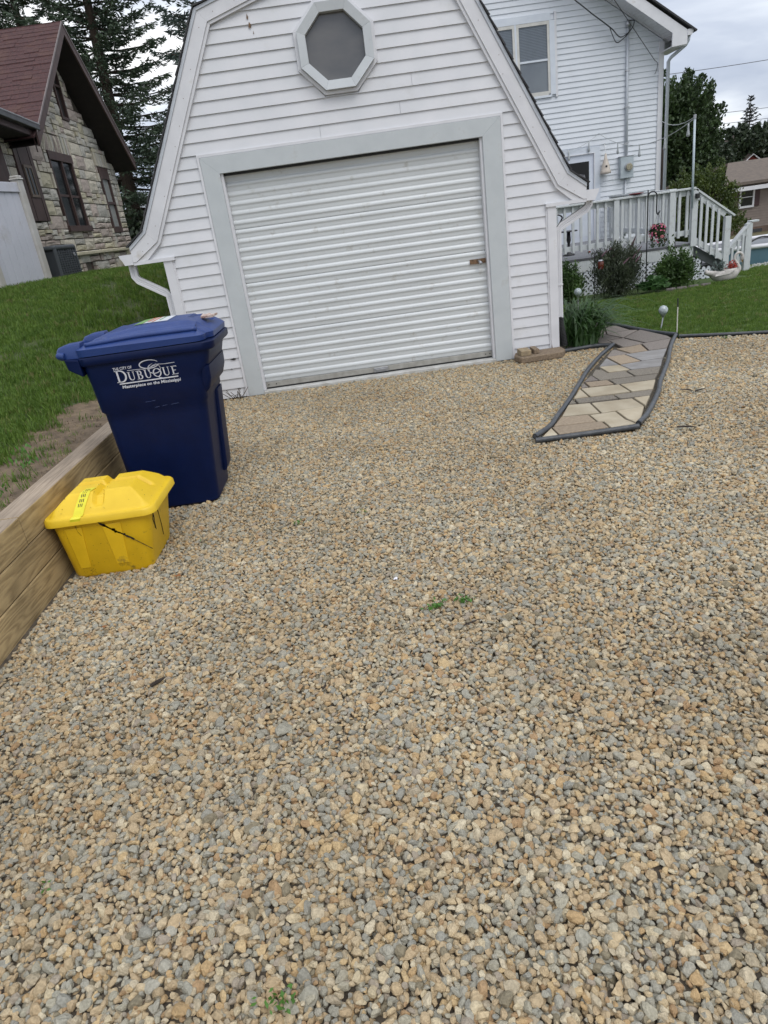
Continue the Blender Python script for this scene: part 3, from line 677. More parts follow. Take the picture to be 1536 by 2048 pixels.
# ================================================================== path and edging
pav = {'a1': [(1.13, 4.33), (1.24, 4.33), (1.24, 4.50)], 'a2': [(1.245, 4.33), (1.59, 4.33), (1.59, 4.485), (1.245, 4.505)], 'a3': [(1.26, 4.515), (1.56, 4.495), (1.56, 4.67), (1.37, 4.71)],
 'a4': [(1.60, 4.33), (1.775, 4.33), (1.75, 4.45), (1.755, 4.665), (1.57, 4.665), (1.565, 4.49), (1.60, 4.48)], 'a5': [(1.785, 4.33), (1.81, 4.36), (1.97, 4.68), (1.765, 4.67), (1.76, 4.45)],
 'a6': [(1.38, 4.72), (1.65, 4.68), (1.67, 4.96), (1.51, 4.99)], 'a7': [(1.66, 4.68), (1.98, 4.69), (1.985, 4.935), (1.68, 4.96)], 'a8': [(1.99, 4.70), (2.12, 4.93), (1.995, 4.935)],
 'a9': [(1.52, 5.0), (1.58, 4.995), (1.585, 5.12)], 'a10': [(1.59, 4.99), (1.895, 4.97), (1.89, 5.08), (1.60, 5.12)], 'a11': [(1.905, 4.97), (2.13, 4.945), (2.21, 5.09), (1.90, 5.085)],
 'a12': [(1.60, 5.14), (1.72, 5.13), (1.735, 5.40)], 'a13': [(1.73, 5.13), (2.045, 5.12), (2.05, 5.37), (1.745, 5.405)], 'a14': [(2.055, 5.12), (2.22, 5.105), (2.35, 5.365), (2.06, 5.37)],
 'a15': [(1.75, 5.425), (1.815, 5.42), (1.82, 5.56)], 'a16': [(1.825, 5.42), (2.02, 5.395), (2.02, 5.55), (1.835, 5.575)], 'b1': [(1.83, 5.59), (1.955, 5.58), (1.955, 5.77)],
 'b2': [(1.965, 5.58), (2.25, 5.56), (2.255, 5.775), (2.11, 5.785), (2.105, 5.93), (2.06, 5.97), (1.965, 5.79)], 'b2b': [(2.26, 5.56), (2.45, 5.54), (2.56, 5.755), (2.265, 5.775)], 'b3': [(2.03, 5.38), (2.35, 5.375), (2.44, 5.53), (2.035, 5.555)],
 'b4': [(2.115, 5.79), (2.305, 5.785), (2.29, 6.0), (2.12, 6.03)], 'b5': [(2.12, 6.045), (2.295, 6.02), (2.295, 6.34)], 'b6': [(2.315, 5.785), (2.57, 5.765), (2.70, 6.03), (2.51, 6.035), (2.30, 6.01)],
 'b7': [(2.31, 6.03), (2.505, 6.05), (2.485, 6.38), (2.315, 6.38)], 'b8': [(2.32, 6.40), (2.545, 6.40), (2.50, 6.67), (2.46, 6.65)], 'b9': [(2.515, 6.05), (2.71, 6.045), (2.90, 6.39), (2.70, 6.40), (2.495, 6.385)],
 'b10': [(2.555, 6.415), (2.725, 6.415), (2.785, 6.735), (2.67, 6.695), (2.52, 6.69)], 'b11': [(2.735, 6.415), (2.91, 6.41), (3.12, 6.80), (2.80, 6.745)], 'b12': [(2.60, 6.72), (2.67, 6.71), (2.83, 6.76), (2.76, 7.14), (2.60, 7.13)],
 'b13': [(2.845, 6.77), (3.13, 6.81), (3.15, 6.93), (3.07, 7.45), (2.775, 7.15)], 'b14': [(2.77, 7.17), (3.05, 7.46), (2.99, 7.52), (2.70, 7.44)], 'b15': [(2.48, 7.0), (2.59, 7.0), (2.59, 7.14), (2.75, 7.16), (2.69, 7.43), (2.48, 7.45)],
 'b16': [(2.71, 7.46), (2.99, 7.54), (2.97, 7.89), (2.85, 7.93)], 'b17': [(2.48, 7.47), (2.70, 7.46), (2.84, 7.94), (2.48, 7.94)], 'c1': [(2.2, 7.96), (2.5, 7.96), (2.5, 8.35), (2.2, 8.35)], 'c2': [(2.51, 7.96), (2.93, 7.96), (2.83, 8.4), (2.51, 8.4)]}
pb = mat('paver_cream', (.44, .385, .285), (.33, .275, .19), scale=5, rough=.85, bump=.5, bscale=90, rnd=.12)
pt = mat('paver_tan', (.32, .255, .18), (.24, .185, .13), scale=60, rough=.9, bump=.6, bscale=130, rnd=.12)
pg = mat('paver_grey', (.22, .19, .165), (.15, .13, .115), scale=60, rough=.85, bump=.5, bscale=130, rnd=.15)
pd = mat('paver_aggregate', (.25, .22, .175), (.13, .115, .095), scale=110, rough=.9, bump=.8, bscale=160, rnd=.1)
pbl = mat('paver_bluegrey', (.25, .242, .235), (.19, .18, .17), scale=9, rough=.7, bump=.4, bscale=90, rnd=.1)
pm = dict(a1=pb, a2=pt, a3=pt, a4=pb, a5=pb, a6=pb, a7=pb, a8=pb, a9=pd, a10=pd, a11=pd, a12=pb, a13=pb, a14=pb, a15=pg, a16=pt, b1=pg, b2=pd, b2b=pd, b3=pd, b4=pb, b5=pbl, b6=pbl, b7=pt, b8=pg, b9=pbl, b10=pt, b11=pg)
jnt = mat('joint_sand', (.10, .085, .06), (.04, .035, .03), scale=30, rough=1)
m = MB(); m.add([(x, y, .002) for x, y in PATH], [tuple(range(len(PATH)))]); path = m.build('path', jnt, kind='structure')
for k_, poly in pav.items():
    cx_ = sum(p[0] for p in poly) / len(poly); cy_ = sum(p[1] for p in poly) / len(poly)
    q = []
    for x, y in poly:
        d = Vector((x - cx_, y - cy_)); L_ = d.length; d = d * max(.5, (L_ - .0045) / L_); q.append((cx_ + d.x, cy_ + d.y, .004))
    ar = sum(q[i][0] * q[(i + 1) % len(q)][1] - q[(i + 1) % len(q)][0] * q[i][1] for i in range(len(q)))
    if ar > 0: q = q[::-1]
    m = MB(); m.prism(q, (0, 0, .026 + random.uniform(-.003, .003))); m.build('paver', pm.get(k_, pg), path, bevel=.003)
def smoothpath(pts, n=6):
    P_ = [Vector(p) for p in pts]; res = []
    for i in range(len(P_) - 1):
        p0, p1, p2, p3 = P_[max(i - 1, 0)], P_[i], P_[i + 1], P_[min(i + 2, len(P_) - 1)]
        for k in range(n):
            t = k / n; res.append(.5 * ((2 * p1) + (-p0 + p2) * t + (2 * p0 - 5 * p1 + 4 * p2 - p3) * t * t + (-p0 + 3 * p1 - 3 * p2 + p3) * t ** 3))
    return res + [P_[-1]]
def edging(pts, lab, r=.0185, z=.026, grp='black plastic edging strips'):
    sp_ = smoothpath([(x, y, z + dz) for x, y, dz in pts]); m = MB(); m.tube(sp_, r, 12, caps=False)
    # hollow ends
    for e_, o_ in ((sp_[0], sp_[1]), (sp_[-1], sp_[-2])):
        t = (Vector(e_) - Vector(o_)).normalized(); m.tube([Vector(e_) - t * .0, Vector(e_) - t * .004], r * .78, 10)
    m2 = MB()
    o = m.build('garden_edging', tubeblk, smooth=True, label=lab, cat='edging', group=grp, auto=50)
    return o
edging([(1.08, 4.33, .012), (1.24, 4.53, .004), (1.36, 4.76, -.002), (1.57, 5.15, -.004), (1.80, 5.60, 0), (2.01, 6.01, .003), (2.28, 6.47, .004), (2.56, 6.88, .008)], 'black edging tube along the left side of the paver path')
edging([(1.075, 4.292, -.004), (1.44, 4.285, -.006), (1.765, 4.268, .002)], 'short black edging tube across the near end of the path')
edging([(1.775, 4.30, .012), (1.90, 4.47, .006), (2.04, 4.70, 0), (2.155, 4.90, -.003), (2.25, 5.07, 0)], 'bent black edging tube at the near right corner of the path')
edging([(2.24, 5.05, 0), (2.35, 5.28, .004), (2.47, 5.50, 0), (2.60, 5.74, -.002), (2.73, 5.98, .004), (2.85, 6.23, .002), (3.04, 6.6, 0), (3.22, 6.91, .008)], 'long wavy black edging tube along the right side of the path')
edging([(2.57, 8.9, 0), (2.80, 8.35, 0), (2.97, 7.97, .004), (3.05, 7.63, 0), (3.13, 7.24, .002), (3.24, 6.92, .006)], 'black edging tube between the paver path and the lawn', r=.022)
edging([(3.25, 6.90, 0), (3.60, 6.72, -.004), (3.97, 6.54, -.006), (4.6, 6.23, -.006), (5.4, 5.85, -.006)], 'black edging strip between the lawn and the gravel at the right', r=.016, z=.02)
edging([(2.56, 6.875, 0), (2.43, 6.95, .004), (2.20, 6.95, 0), (2.07, 6.93, 0)], 'black edging tube in front of the long leaved plant', r=.02)

# ================================================================== blue cart
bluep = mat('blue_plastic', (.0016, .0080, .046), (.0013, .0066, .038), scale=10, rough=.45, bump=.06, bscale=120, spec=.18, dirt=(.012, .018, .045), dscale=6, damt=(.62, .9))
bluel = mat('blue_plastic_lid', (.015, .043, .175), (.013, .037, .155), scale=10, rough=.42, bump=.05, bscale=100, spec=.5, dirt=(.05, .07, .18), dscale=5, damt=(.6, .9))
whitep = mat('printed_white', (.62, .63, .68), (.5, .52, .6), scale=60, rough=.6)
ct = thing('wheeled_bin', (-1.23, 4.3, 0), 'tall blue wheeled recycling cart with white lettering, lid closed', 'bin')
def ring(x0, x1, y0, y1, z, r=.05): return rrect(x0, x1, y0, y1, r, z, 5)
m = MB()
m.loft([ring(-1.53, -1.05, 4.05, 4.46, .0, .05), ring(-1.545, -1.03, 4.03, 4.48, .02, .06), ring(-1.555, -1.01, 4.02, 4.49, .20, .06), ring(-1.57, -.962, 4.0, 4.50, .60, .055), ring(-1.572, -.953, 3.998, 4.505, .655, .055),
        ring(-1.585, -.943, 3.988, 4.51, .675, .05), ring(-1.59, -.930, 3.98, 4.515, .80, .05), ring(-1.592, -.922, 3.978, 4.52, .835, .05), ring(-1.594, -.892, 3.973, 4.525, .865, .05), ring(-1.60, -.87, 3.968, 4.53, .94, .05), ring(-1.60, -.87, 3.968, 4.53, .955, .05)])
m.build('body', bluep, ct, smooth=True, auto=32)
# rim
m = MB(); m.loft([ring(-1.618, -.838, 3.952, 4.535, .958, .06), ring(-1.622, -.830, 3.945, 4.545, .968, .065), ring(-1.622, -.828, 3.945, 4.545, 1.000, .065), ring(-1.615, -.835, 3.95, 4.54, 1.006, .06)])
m.build('rim', bluep, ct, smooth=True, auto=40)
# right hand recess ribs and front foot
m = MB()
m.loft([ring(-1.04, -1.0, 4.30, 4.46, .12, .012), ring(-1.03, -.988, 4.30, 4.465, .15, .014), ring(-.98, -.938, 4.30, 4.47, .66, .014)]); m.build('lift_rib', bluep, ct, smooth=True, auto=40)
m = MB(); m.loft([ring(-.975, -.948, 4.02, 4.49, .70, .01), ring(-.965, -.915, 4.005, 4.50, .73, .02), ring(-.955, -.893, 3.990, 4.505, .79, .02), ring(-.94, -.888, 3.985, 4.51, .865, .02)]); m.build('front_collar', bluep, ct, smooth=True, auto=40)
# lid: dished, with long ribs, hinge arms to the left
def lidh(x, y):
    u = (x + 1.615) / .777; v = (y - 3.945) / .60          # 0..1
    ed = min(u * .777, (1 - u) * .777, v * .60, (1 - v) * .60)
    h = 1.052 - .010 * u + .070 * (1 - (1 - min(1, ed / .17)) ** 2) * (.45 + .55 * smooth(u / .55)) 
    h += .012 * smooth((v - .17) / .03) * smooth((.83 - v) / .03) * smooth((u - .10) / .04) * smooth((.93 - u) / .02)
    if .80 < u < .94 and .42 < v < .80: h -= .016
    h += .005 * math.sin(x * 60) * (1 if u < .25 and .1 < v < .9 else 0) * smooth((.27 - u) / .05)
    return h
m = MB(); nx_, ny_ = 84, 64
x0, x1, y0, y1 = -1.615, -.838, 3.945, 4.545
top = []
for j in range(ny_ + 1):
    for i in range(nx_ + 1):
        x = x0 + (x1 - x0) * i / nx_; y = y0 + (y1 - y0) * j / ny_
        # round the corners of the sheet
        cxr = min(max(x, x0 + .06), x1 - .06); cyr = min(max(y, y0 + .06), y1 - .06); d = Vector((x - cxr, y - cyr)); 
        if d.length > 1e-6:
            mx_ = max(abs(d.x), abs(d.y)); d = d * (mx_ / d.length) if d.length > 0 else d
            x = cxr + d.x; y = cyr + d.y
        # notch at the front right corner of the lid
        xx = x - (.035 * smooth((.14 - (y - y0)) / .04) if x > x1 - .08 else 0)
        top.append((xx, y, lidh(x0 + (x1 - x0) * i / nx_, y0 + (y1 - y0) * j / ny_)))
W_ = nx_ + 1
m.add(top, [(j * W_ + i, j * W_ + i + 1, (j + 1) * W_ + i + 1, (j + 1) * W_ + i) for j in range(ny_) for i in range(nx_)])
per_ = [i for i in range(W_)] + [j * W_ + nx_ for j in range(1, ny_ + 1)] + [ny_ * W_ + i for i in range(nx_ - 1, -1, -1)] + [j * W_ for j in range(ny_ - 1, 0, -1)]
k0 = 0; ex = []
for dz, ins in ((-.034, -.004), (-.036, .012)):
    ex.append([])
    for p in per_:
        a = top[p]; ccx, ccy = (x0 + x1) / 2, (y0 + y1) / 2
        ex[-1].append((a[0] - math.copysign(ins, a[0] - ccx), a[1] - math.copysign(ins, a[1] - ccy), 1.045 + dz))
base = len(m.v); m.add([top[p] for p in per_] + ex[0] + ex[1], [])
n_ = len(per_)
for r_ in range(2):
    for j in range(n_):
        j2 = (j + 1) % n_; m.f.append((base + r_ * n_ + j, base + (r_ + 1) * n_ + j, base + (r_ + 1) * n_ + j2, base + r_ * n_ + j2)); m.m.append(0)
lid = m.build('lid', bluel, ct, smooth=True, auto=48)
# long ribs on the lid's sides
for yy, za in ((3.985, .012), (4.505, .012)):
    m = MB(); pts = [(x, yy, lidh(x, yy) + .006) for x in np.linspace(-1.55, -.91, 24)]
    m.tube(pts, .013, 8); m.build('lid_rib', bluel, lid, smooth=True)
# handle / hinge horn on the left
m = MB()
def horn(y, z, x, hw, hh): return [(x, y - hw, z - hh), (x, y + hw, z - hh), (x, y + hw, z + hh * .6), (x, y + hw * .7, z + hh), (x, y - hw * .7, z + hh), (x, y - hw, z + hh * .6)]
for yc in (4.03, 4.46):
    m.loft([horn(yc, 1.045, -1.58, .05, .045), horn(yc, 1.045, -1.66, .045, .042), horn(yc, 1.038, -1.71, .035, .036), horn(yc, 1.030, -1.732, .02, .022)])
m.tube([(-1.68, 3.99, 1.025), (-1.712, 3.995, 1.03), (-1.722, 4.05, 1.032), (-1.722, 4.44, 1.032), (-1.712, 4.495, 1.03), (-1.68, 4.50, 1.025)], .022, 10)
m.build('handle', bluel, ct, smooth=True, auto=50, bevel=.004)
m = MB(); m.loft([[(-1.60, 3.955, .90), (-1.60, 4.53, .90), (-1.60, 4.53, 1.0), (-1.60, 3.955, 1.0)], [(-1.68, 3.975, .945), (-1.68, 4.51, .945), (-1.69, 4.51, 1.01), (-1.69, 3.975, 1.01)]]); m.build('hinge_housing', bluep, ct, bevel=.008, seg=2)
# wheels at the back
for yw in (4.02, 4.465):
    m = MB(); m.tube([(-1.50, yw - .03, .11), (-1.50, yw + .03, .11)], .11, 20); wh = m.build('wheel', black, ct, bevel=.008, seg=2)
    m = MB(); m.tube([(-1.50, yw - .034, .11), (-1.50, yw + .034, .11)], .06, 16); m.build('hub', bluep, wh)
# stickers on the lid
def sticker(pts, mt, nm, par, n=6):
    (ax_, ay_), (bx_, by_), (cx__, cy__), (dx_, dy_) = pts; q = MB(); V_ = []
    for j in range(n + 1):
        for i in range(n + 1):
            u, v = i / n, j / n; x = (ax_ * (1 - u) + bx_ * u) * (1 - v) + (dx_ * (1 - u) + cx__ * u) * v; y = (ay_ * (1 - u) + by_ * u) * (1 - v) + (dy_ * (1 - u) + cy__ * u) * v
            V_.append((x, y, lidh(x, y) + .0022))
    q.add(V_, [(j * (n + 1) + i, j * (n + 1) + i + 1, (j + 1) * (n + 1) + i + 1, (j + 1) * (n + 1) + i) for j in range(n) for i in range(n)]); return q.build(nm, mt, par)
stw = mat('sticker_paper', (.62, .64, .66), (.52, .55, .60), scale=30, rough=.5)
stg = mat('sticker_green', (.18, .34, .10), (.14, .28, .08), scale=30, rough=.5); sto = mat('sticker_orange', (.55, .20, .08), (.5, .15, .06), scale=30, rough=.5)
sticker([(-1.30, 4.14), (-1.10, 4.14), (-1.10, 4.44), (-1.30, 4.44)], stw, 'lid_sticker', lid)
def sticker2(pts, mt, nm):
    o = sticker(pts, mt, nm, lid); o.location.z += .0012; return o
sticker2([(-1.30, 4.14), (-1.245, 4.14), (-1.245, 4.44), (-1.30, 4.44)], stg, 'sticker_print'); sticker2([(-1.235, 4.2), (-1.215, 4.2), (-1.215, 4.42), (-1.235, 4.42)], sto, 'sticker_print'); sticker2([(-1.20, 4.16), (-1.185, 4.16), (-1.185, 4.41), (-1.20, 4.41)], sto, 'sticker_print'); sticker2([(-1.165, 4.2), (-1.155, 4.2), (-1.155, 4.42), (-1.165, 4.42)], stg, 'sticker_print')
m = MB(); m.prism([(-.93, 4.26, 1.103), (-.86, 4.25, 1.10), (-.85, 4.38, 1.10), (-.875, 4.33, 1.10), (-.90, 4.40, 1.103), (-.915, 4.34, 1.103), (-.94, 4.39, 1.105)], (0, 0, .012)); m.build('torn_label', mat('torn_paper', (.62, .55, .48), (.25, .12, .09), scale=70, rough=.8), ct)
# --- lettering: serif capitals from strokes, smaller lines from the built in font
LY = 3.975      # plane of the near side at lettering height (leans back slightly)
def sy(z): return 3.9765 + (.835 - z) * .055 if z < .835 else 3.9765 - (z - .835) * .115
def side_poly(q, pts):      # pts in (x, z), thin plate just proud of the side
    ar = sum(pts[i][0] * pts[(i + 1) % len(pts)][1] - pts[(i + 1) % len(pts)][0] * pts[i][1] for i in range(len(pts)))
    if ar < 0: pts = pts[::-1]
    k = len(q.v); q.v += [(x, sy(z) - .003, z) for x, z in pts]; q.f.append(tuple(range(k, k + len(pts)))); q.m.append(0)
def arcpts(cx_, cz_, rx, rz, a0, a1, n=14): return [(cx_ + rx * math.cos(R(a0 + (a1 - a0) * i / n)), cz_ + rz * math.sin(R(a0 + (a1 - a0) * i / n))) for i in range(n + 1)]
def stroke(q, pts, w0, w1=None, n=None):
    """quad strip of varying thickness"""
    N_ = len(pts)
    for i in range(N_ - 1):
        def off(k):
            a = pts[max(k - 1, 0)]; b = pts[min(k + 1, N_ - 1)]; d = Vector((b[0] - a[0], b[1] - a[1])).normalized(); t = k / (N_ - 1); ww = (w0(t) if callable(w0) else w0) / 2
            return (pts[k][0] - d.y * ww, pts[k][1] + d.x * ww), (pts[k][0] + d.y * ww, pts[k][1] - d.x * ww)
        a1_, a2_ = off(i); b1_, b2_ = off(i + 1); side_poly(q, [a1_, a2_, b2_, b1_])
def letter(q, ch, x, z, h):
    T = h * .15; t = h * .07; s = h * .07
    def serif(cx_, cz_, w_=.16): side_poly(q, [(cx_ - h * w_, cz_ - t * .4), (cx_ + h * w_, cz_ - t * .4), (cx_ + h * w_, cz_ + t * .4), (cx_ - h * w_, cz_ + t * .4)])
    def vert(cx_, T_=T): side_poly(q, [(cx_ - T_ / 2, z), (cx_ + T_ / 2, z), (cx_ + T_ / 2, z + h), (cx_ - T_ / 2, z + h)])
    if ch == 'D':
        vert(x + h * .2); serif(x + h * .16, z + t * .4); serif(x + h * .16, z + h - t * .4)
        stroke(q, [(x + h * .2, z + t * .5)] + arcpts(x + h * .42, z + h * .5, h * .42, h * .5 - t * .5, -90, 90) + [(x + h * .2, z + h - t * .5)], lambda u: t + (T - t) * math.sin(u * math.pi)); return h * .98
    if ch == 'U':
        vv = [(x + h * .2, z + h), (x + h * .2, z + h * .35)] + arcpts(x + h * .46, z + h * .33, h * .26, h * .30, 180, 360) + [(x + h * .72, z + h)]
        stroke(q, vv, lambda u: T if u < .4 else t * 1.1); serif(x + h * .2, z + h - t * .4); serif(x + h * .72, z + h - t * .4, .12); return h * .95
    if ch == 'B':
        vert(x + h * .2); serif(x + h * .16, z + t * .4); serif(x + h * .16, z + h - t * .4)
        stroke(q, [(x + h * .2, z + h * .52)] + arcpts(x + h * .38, z + h * .27, h * .25, h * .25, 90, -90, 10) + [(x + h * .2, z + t * .5)], lambda u: t + (T - t) * math.sin(u * math.pi))
        stroke(q, [(x + h * .2, z + h - t * .5)] + arcpts(x + h * .36, z + h * .75, h * .21, h * .22, 90, -90, 10) + [(x + h * .2, z + h * .53)], lambda u: t + (T - t) * math.sin(u * math.pi)); return h * .80
    if ch == 'Q':
        stroke(q, arcpts(x + h * .5, z + h * .5, h * .42, h * .47, 90, 450, 26), lambda u: t + (T - t) * abs(math.sin(u * 2 * math.pi)) )
        stroke(q, [(x + h * .5, z + h * .04), (x + h * .68, z - h * .14), (x + h * .92, z - h * .2)], T * .8); return h * 1.02
    if ch == 'E':
        vert(x + h * .2); serif(x + h * .16, z + t * .4); serif(x + h * .16, z + h - t * .4)
        for zz, L_ in ((t * .5, .5), (h * .5, .36), (h - t * .5, .46)): side_poly(q, [(x + h * .2, z + zz - t * .5), (x + h * (.2 + L_), z + zz - t * .5), (x + h * (.2 + L_), z + zz + t * .5), (x + h * .2, z + zz + t * .5)])
        for zz, a, b in ((0, .68, .14), (h - .14 * h, .64, .14)): side_poly(q, [(x + h * a, z + zz), (x + h * (a + .05), z + zz), (x + h * (a + .05), z + zz + h * b), (x + h * a, z + zz + h * b)])
        return h * .80
q = MB(); xx = -1.425; base_z = .843
adv = letter(q, 'D', xx, base_z - .004, .070); xx += adv * 1.0
for ch in 'UBUQUE': xx += letter(q, ch, xx, base_z, .050) * 1.085
XE = xx - .012
side_poly(q, [(-1.415, .827), (XE, .827), (XE, .834), (-1.415, .834)])
# swoosh: ellipse, inner arc and wave
ecx = -1.435 + (XE + 1.435) * .62
stroke(q, arcpts(ecx - .008, .922, .055, .024, 20, 350, 34), lambda u: .0028 + .0035 * math.sin(u * math.pi))
stroke(q, arcpts(ecx + .014, .893, .036, .028, 110, 400, 24), lambda u: .0018 + .003 * math.sin(u * math.pi))
stroke(q, [(ecx - .02, .902), (ecx - .004, .916), (ecx + .012, .924)], lambda u: .001 + .002 * math.sin(u * math.pi))
stroke(q, [(ecx - .008, .904), (ecx + .012, .912), (ecx + .036, .92)], lambda u: .001 + .002 * math.sin(u * math.pi))
stroke(q, [(-1.35, .902), (-1.27, .9005), (ecx - .05, .8965), (ecx, .905), (ecx + .04, .915), (XE - .06, .912), (XE, .9125)], .0028)
q.build('lettering', whitep, ct)
def textpart(txt, size, x, z, width, name='lettering', shear=0, bold=0.0):
    cu_ = bpy.data.curves.new(name, 'FONT'); cu_.body = txt; cu_.size = size; cu_.shear = shear; cu_.offset = bold; cu_.resolution_u = 3
    to = bpy.data.objects.new(name, cu_); C.objects.link(to); dg = bpy.context.evaluated_depsgraph_get(); me = bpy.data.meshes.new_from_object(to.evaluated_get(dg)); bpy.data.objects.remove(to)
    co = np.array([v.co[:] for v in me.vertices]); kx = width / (co[:, 0].max() - co[:, 0].min()); x0_ = co[:, 0].min()
    off = worldloc(ct)
    for v in me.vertices:
        X_ = x + (v.co.x - x0_) * kx; Z_ = z + v.co.y; v.co = Vector((X_, sy(Z_) - .003, Z_)) - off
    me.materials.append(whitep); o = bpy.data.objects.new(name, me); C.objects.link(o); o.parent = ct; return o
textpart('THE CITY OF', .0225, -1.428, .9120, .110, bold=.0004)
textpart('Masterpiece on the Mississippi', .0245, -1.405, .803, XE + 1.415, shear=.12, bold=.0006)
# scuffs and small white number on the front corner
for (x, z, l_) in ((-1.255, .665, .028), (-1.21, .668, .03), (-1.16, .670, .05), (-1.30, .705, .06)):
    yy = 3.992 if z < .68 else 3.984; m = MB(); m.add([(x, yy - .004, z), (x + l_, yy - .004, z + .003), (x + l_, yy - .004, z + .0042), (x, yy - .004, z + .0012)], [(0, 1, 2, 3)]); m.build('scuff_mark', mat('blue_scuff', (.10, .14, .30), (.06, .09, .22), scale=60, rough=.7), ct)

# ================================================================== yellow bin
yel = mat('yellow_plastic', (.70, .44, .008), (.62, .385, .006), scale=12, rough=.45, bump=.08, bscale=90, dirt=(.20, .13, .02), dscale=12, damt=(.60, .74))
yell = mat('yellow_plastic_lid', (.74, .50, .02), (.68, .45, .015), scale=9, rough=.5, bump=.08, bscale=90, dirt=(.30, .20, .05), dscale=26, damt=(.68, .74))
yb = thing('recycling_tub', (-1.43, 3.43, 0), 'small yellow lidded recycling tub in front of the blue cart', 'bin')
m = MB()
def yr(i, z, c=.0): return rrect(-1.705 + i, -1.165 - i, 3.205 + i, 3.665 - i, .05, z, 5)
m.loft([rrect(-1.645, -1.245, 3.215, 3.60, .04, -.005, 5), rrect(-1.655, -1.235, 3.205, 3.61, .045, .015, 5), rrect(-1.69, -1.185, 3.207, 3.648, .05, .29, 5), rrect(-1.69, -1.18, 3.205, 3.65, .05, .305, 5)])
m.build('tub', yel, yb, smooth=True, auto=35)
# raised panels on the front
def fy(z): return 3.205
for xa, xb in ((-1.61, -1.545), (-1.42, -1.345)):
    m = MB(); m.loft([[(xa + .006 - .03 * (.05 - z_), fy(z_) - o_, z_) for z_ in (.05,)] + [(xb - .006, fy(.05) - o_, .05), (xb + .012, fy(.28) - o_, .28), (xa - .012, fy(.28) - o_, .28)] for o_ in (-.0015, .005)]); m.build('front_rib', yel, yb, bevel=.004, seg=2)
for ya, yb_ in ((3.30, 3.36), (3.47, 3.53)):
    m = MB(); m.loft([[(-1.232 + .166 * 0 + o_, ya, .05), (-1.232 + o_, yb_, .05), (-1.190 + o_, yb_ + .008, .28), (-1.190 + o_, ya - .008, .28)] for o_ in (-.006, .003)]); m.build('side_rib', yel, yb, bevel=.003)
def ylid(u, v):
    x = u * .55; y = v * .47; ed = min(x, .55 - x, y, .47 - y)
    h = .338 + .088 * min(1, max(0, (ed - .022) / .095)) ** .85
    cross = max(smooth((.030 - abs(u - .5) * .55) / .012), smooth((.020 - abs(v - .55) * .47) / .010))
    if ed > .04: h -= .026 * cross * smooth((ed - .04) / .04)
    return h
m = MB(); nx_, ny_ = 70, 60; top = []; x0, x1, y0, y1 = -1.715, -1.155, 3.19, 3.672
for j in range(ny_ + 1):
    for i in range(nx_ + 1):
        u, v = i / nx_, j / ny_; x = x0 + (x1 - x0) * u; y = y0 + (y1 - y0) * v
        cxr = min(max(x, x0 + .06), x1 - .06); cyr = min(max(y, y0 + .06), y1 - .06); d = Vector((x - cxr, y - cyr))
        if d.length > 1e-6: d = d * (max(abs(d.x), abs(d.y)) / d.length)
        top.append((cxr + d.x, cyr + d.y, ylid(u, v)))
W_ = nx_ + 1; m.add(top, [(j * W_ + i, j * W_ + i + 1, (j + 1) * W_ + i + 1, (j + 1) * W_ + i) for j in range(ny_) for i in range(nx_)])
per_ = [i for i in range(W_)] + [j * W_ + nx_ for j in range(1, ny_ + 1)] + [ny_ * W_ + i for i in range(nx_ - 1, -1, -1)] + [j * W_ for j in range(ny_ - 1, 0, -1)]
base = len(m.v); ccx, ccy = (x0 + x1) / 2, (y0 + y1) / 2; n_ = len(per_)
for dz, ins in ((0, 0), (-.008, -.006), (-.036, -.008), (-.038, .004), (-.02, .02)):
    m.v += [(top[p][0] + ins * (ccx - top[p][0]) / .28, top[p][1] + ins * (ccy - top[p][1]) / .24, .338 + dz) for p in per_]
for r_ in range(4):
    for j in range(n_):
        j2 = (j + 1) % n_; m.f.append((base + r_ * n_ + j, base + (r_ + 1) * n_ + j, base + (r_ + 1) * n_ + j2, base + r_ * n_ + j2)); m.m.append(0)
m.build('lid', yell, yb, smooth=True, auto=48)
# tape label over the lid's front edge
tape = mat('yellow_tape', (.72, .66, .03), (.66, .58, .02), scale=20, rough=.35)
def lz(x, y): return ylid((x - x0) / (x1 - x0), (y - y0) / (y1 - y0))
m = MB(); P_ = []
tp_ = [(-1.545, 3.185, .306), (-1.543, 3.182, .335)] + [(-1.54 + .05 * t, 3.192 + .17 * t, None) for t in np.linspace(0.03, 1, 14)]
for x, y, z in tp_:
    z = lz(x, y) + .003 if z is None else z
    P_.append([(x - .026, y, z), (x + .026, y, z)])
for a, b in zip(P_, P_[1:]): m.add([a[0], a[1], b[1], b[0]], [(0, 1, 2, 3)])
tpo = m.build('tape_label', tape, yb)
m = MB()
for (t, s_) in ((.3, 1), (.42, -1), (.55, 1), (.66, 0), (.8, -1)):
    x = -1.54 + .05 * t; y = 3.192 + .17 * t
    for k in range(3):
        xx_ = x - .012 + k * .009; z = lz(xx_, y) + .0042; z2 = lz(xx_, y + .014) + .0042
        m.add([(xx_, y, z), (xx_ + .004, y, z), (xx_ + .006, y + .014, z2), (xx_ + .002, y + .014, z2)], [(0, 1, 2, 3)])
m.build('tape_print', mat('ink', (.06, .05, .03), (.04, .03, .02), rough=.8), tpo)
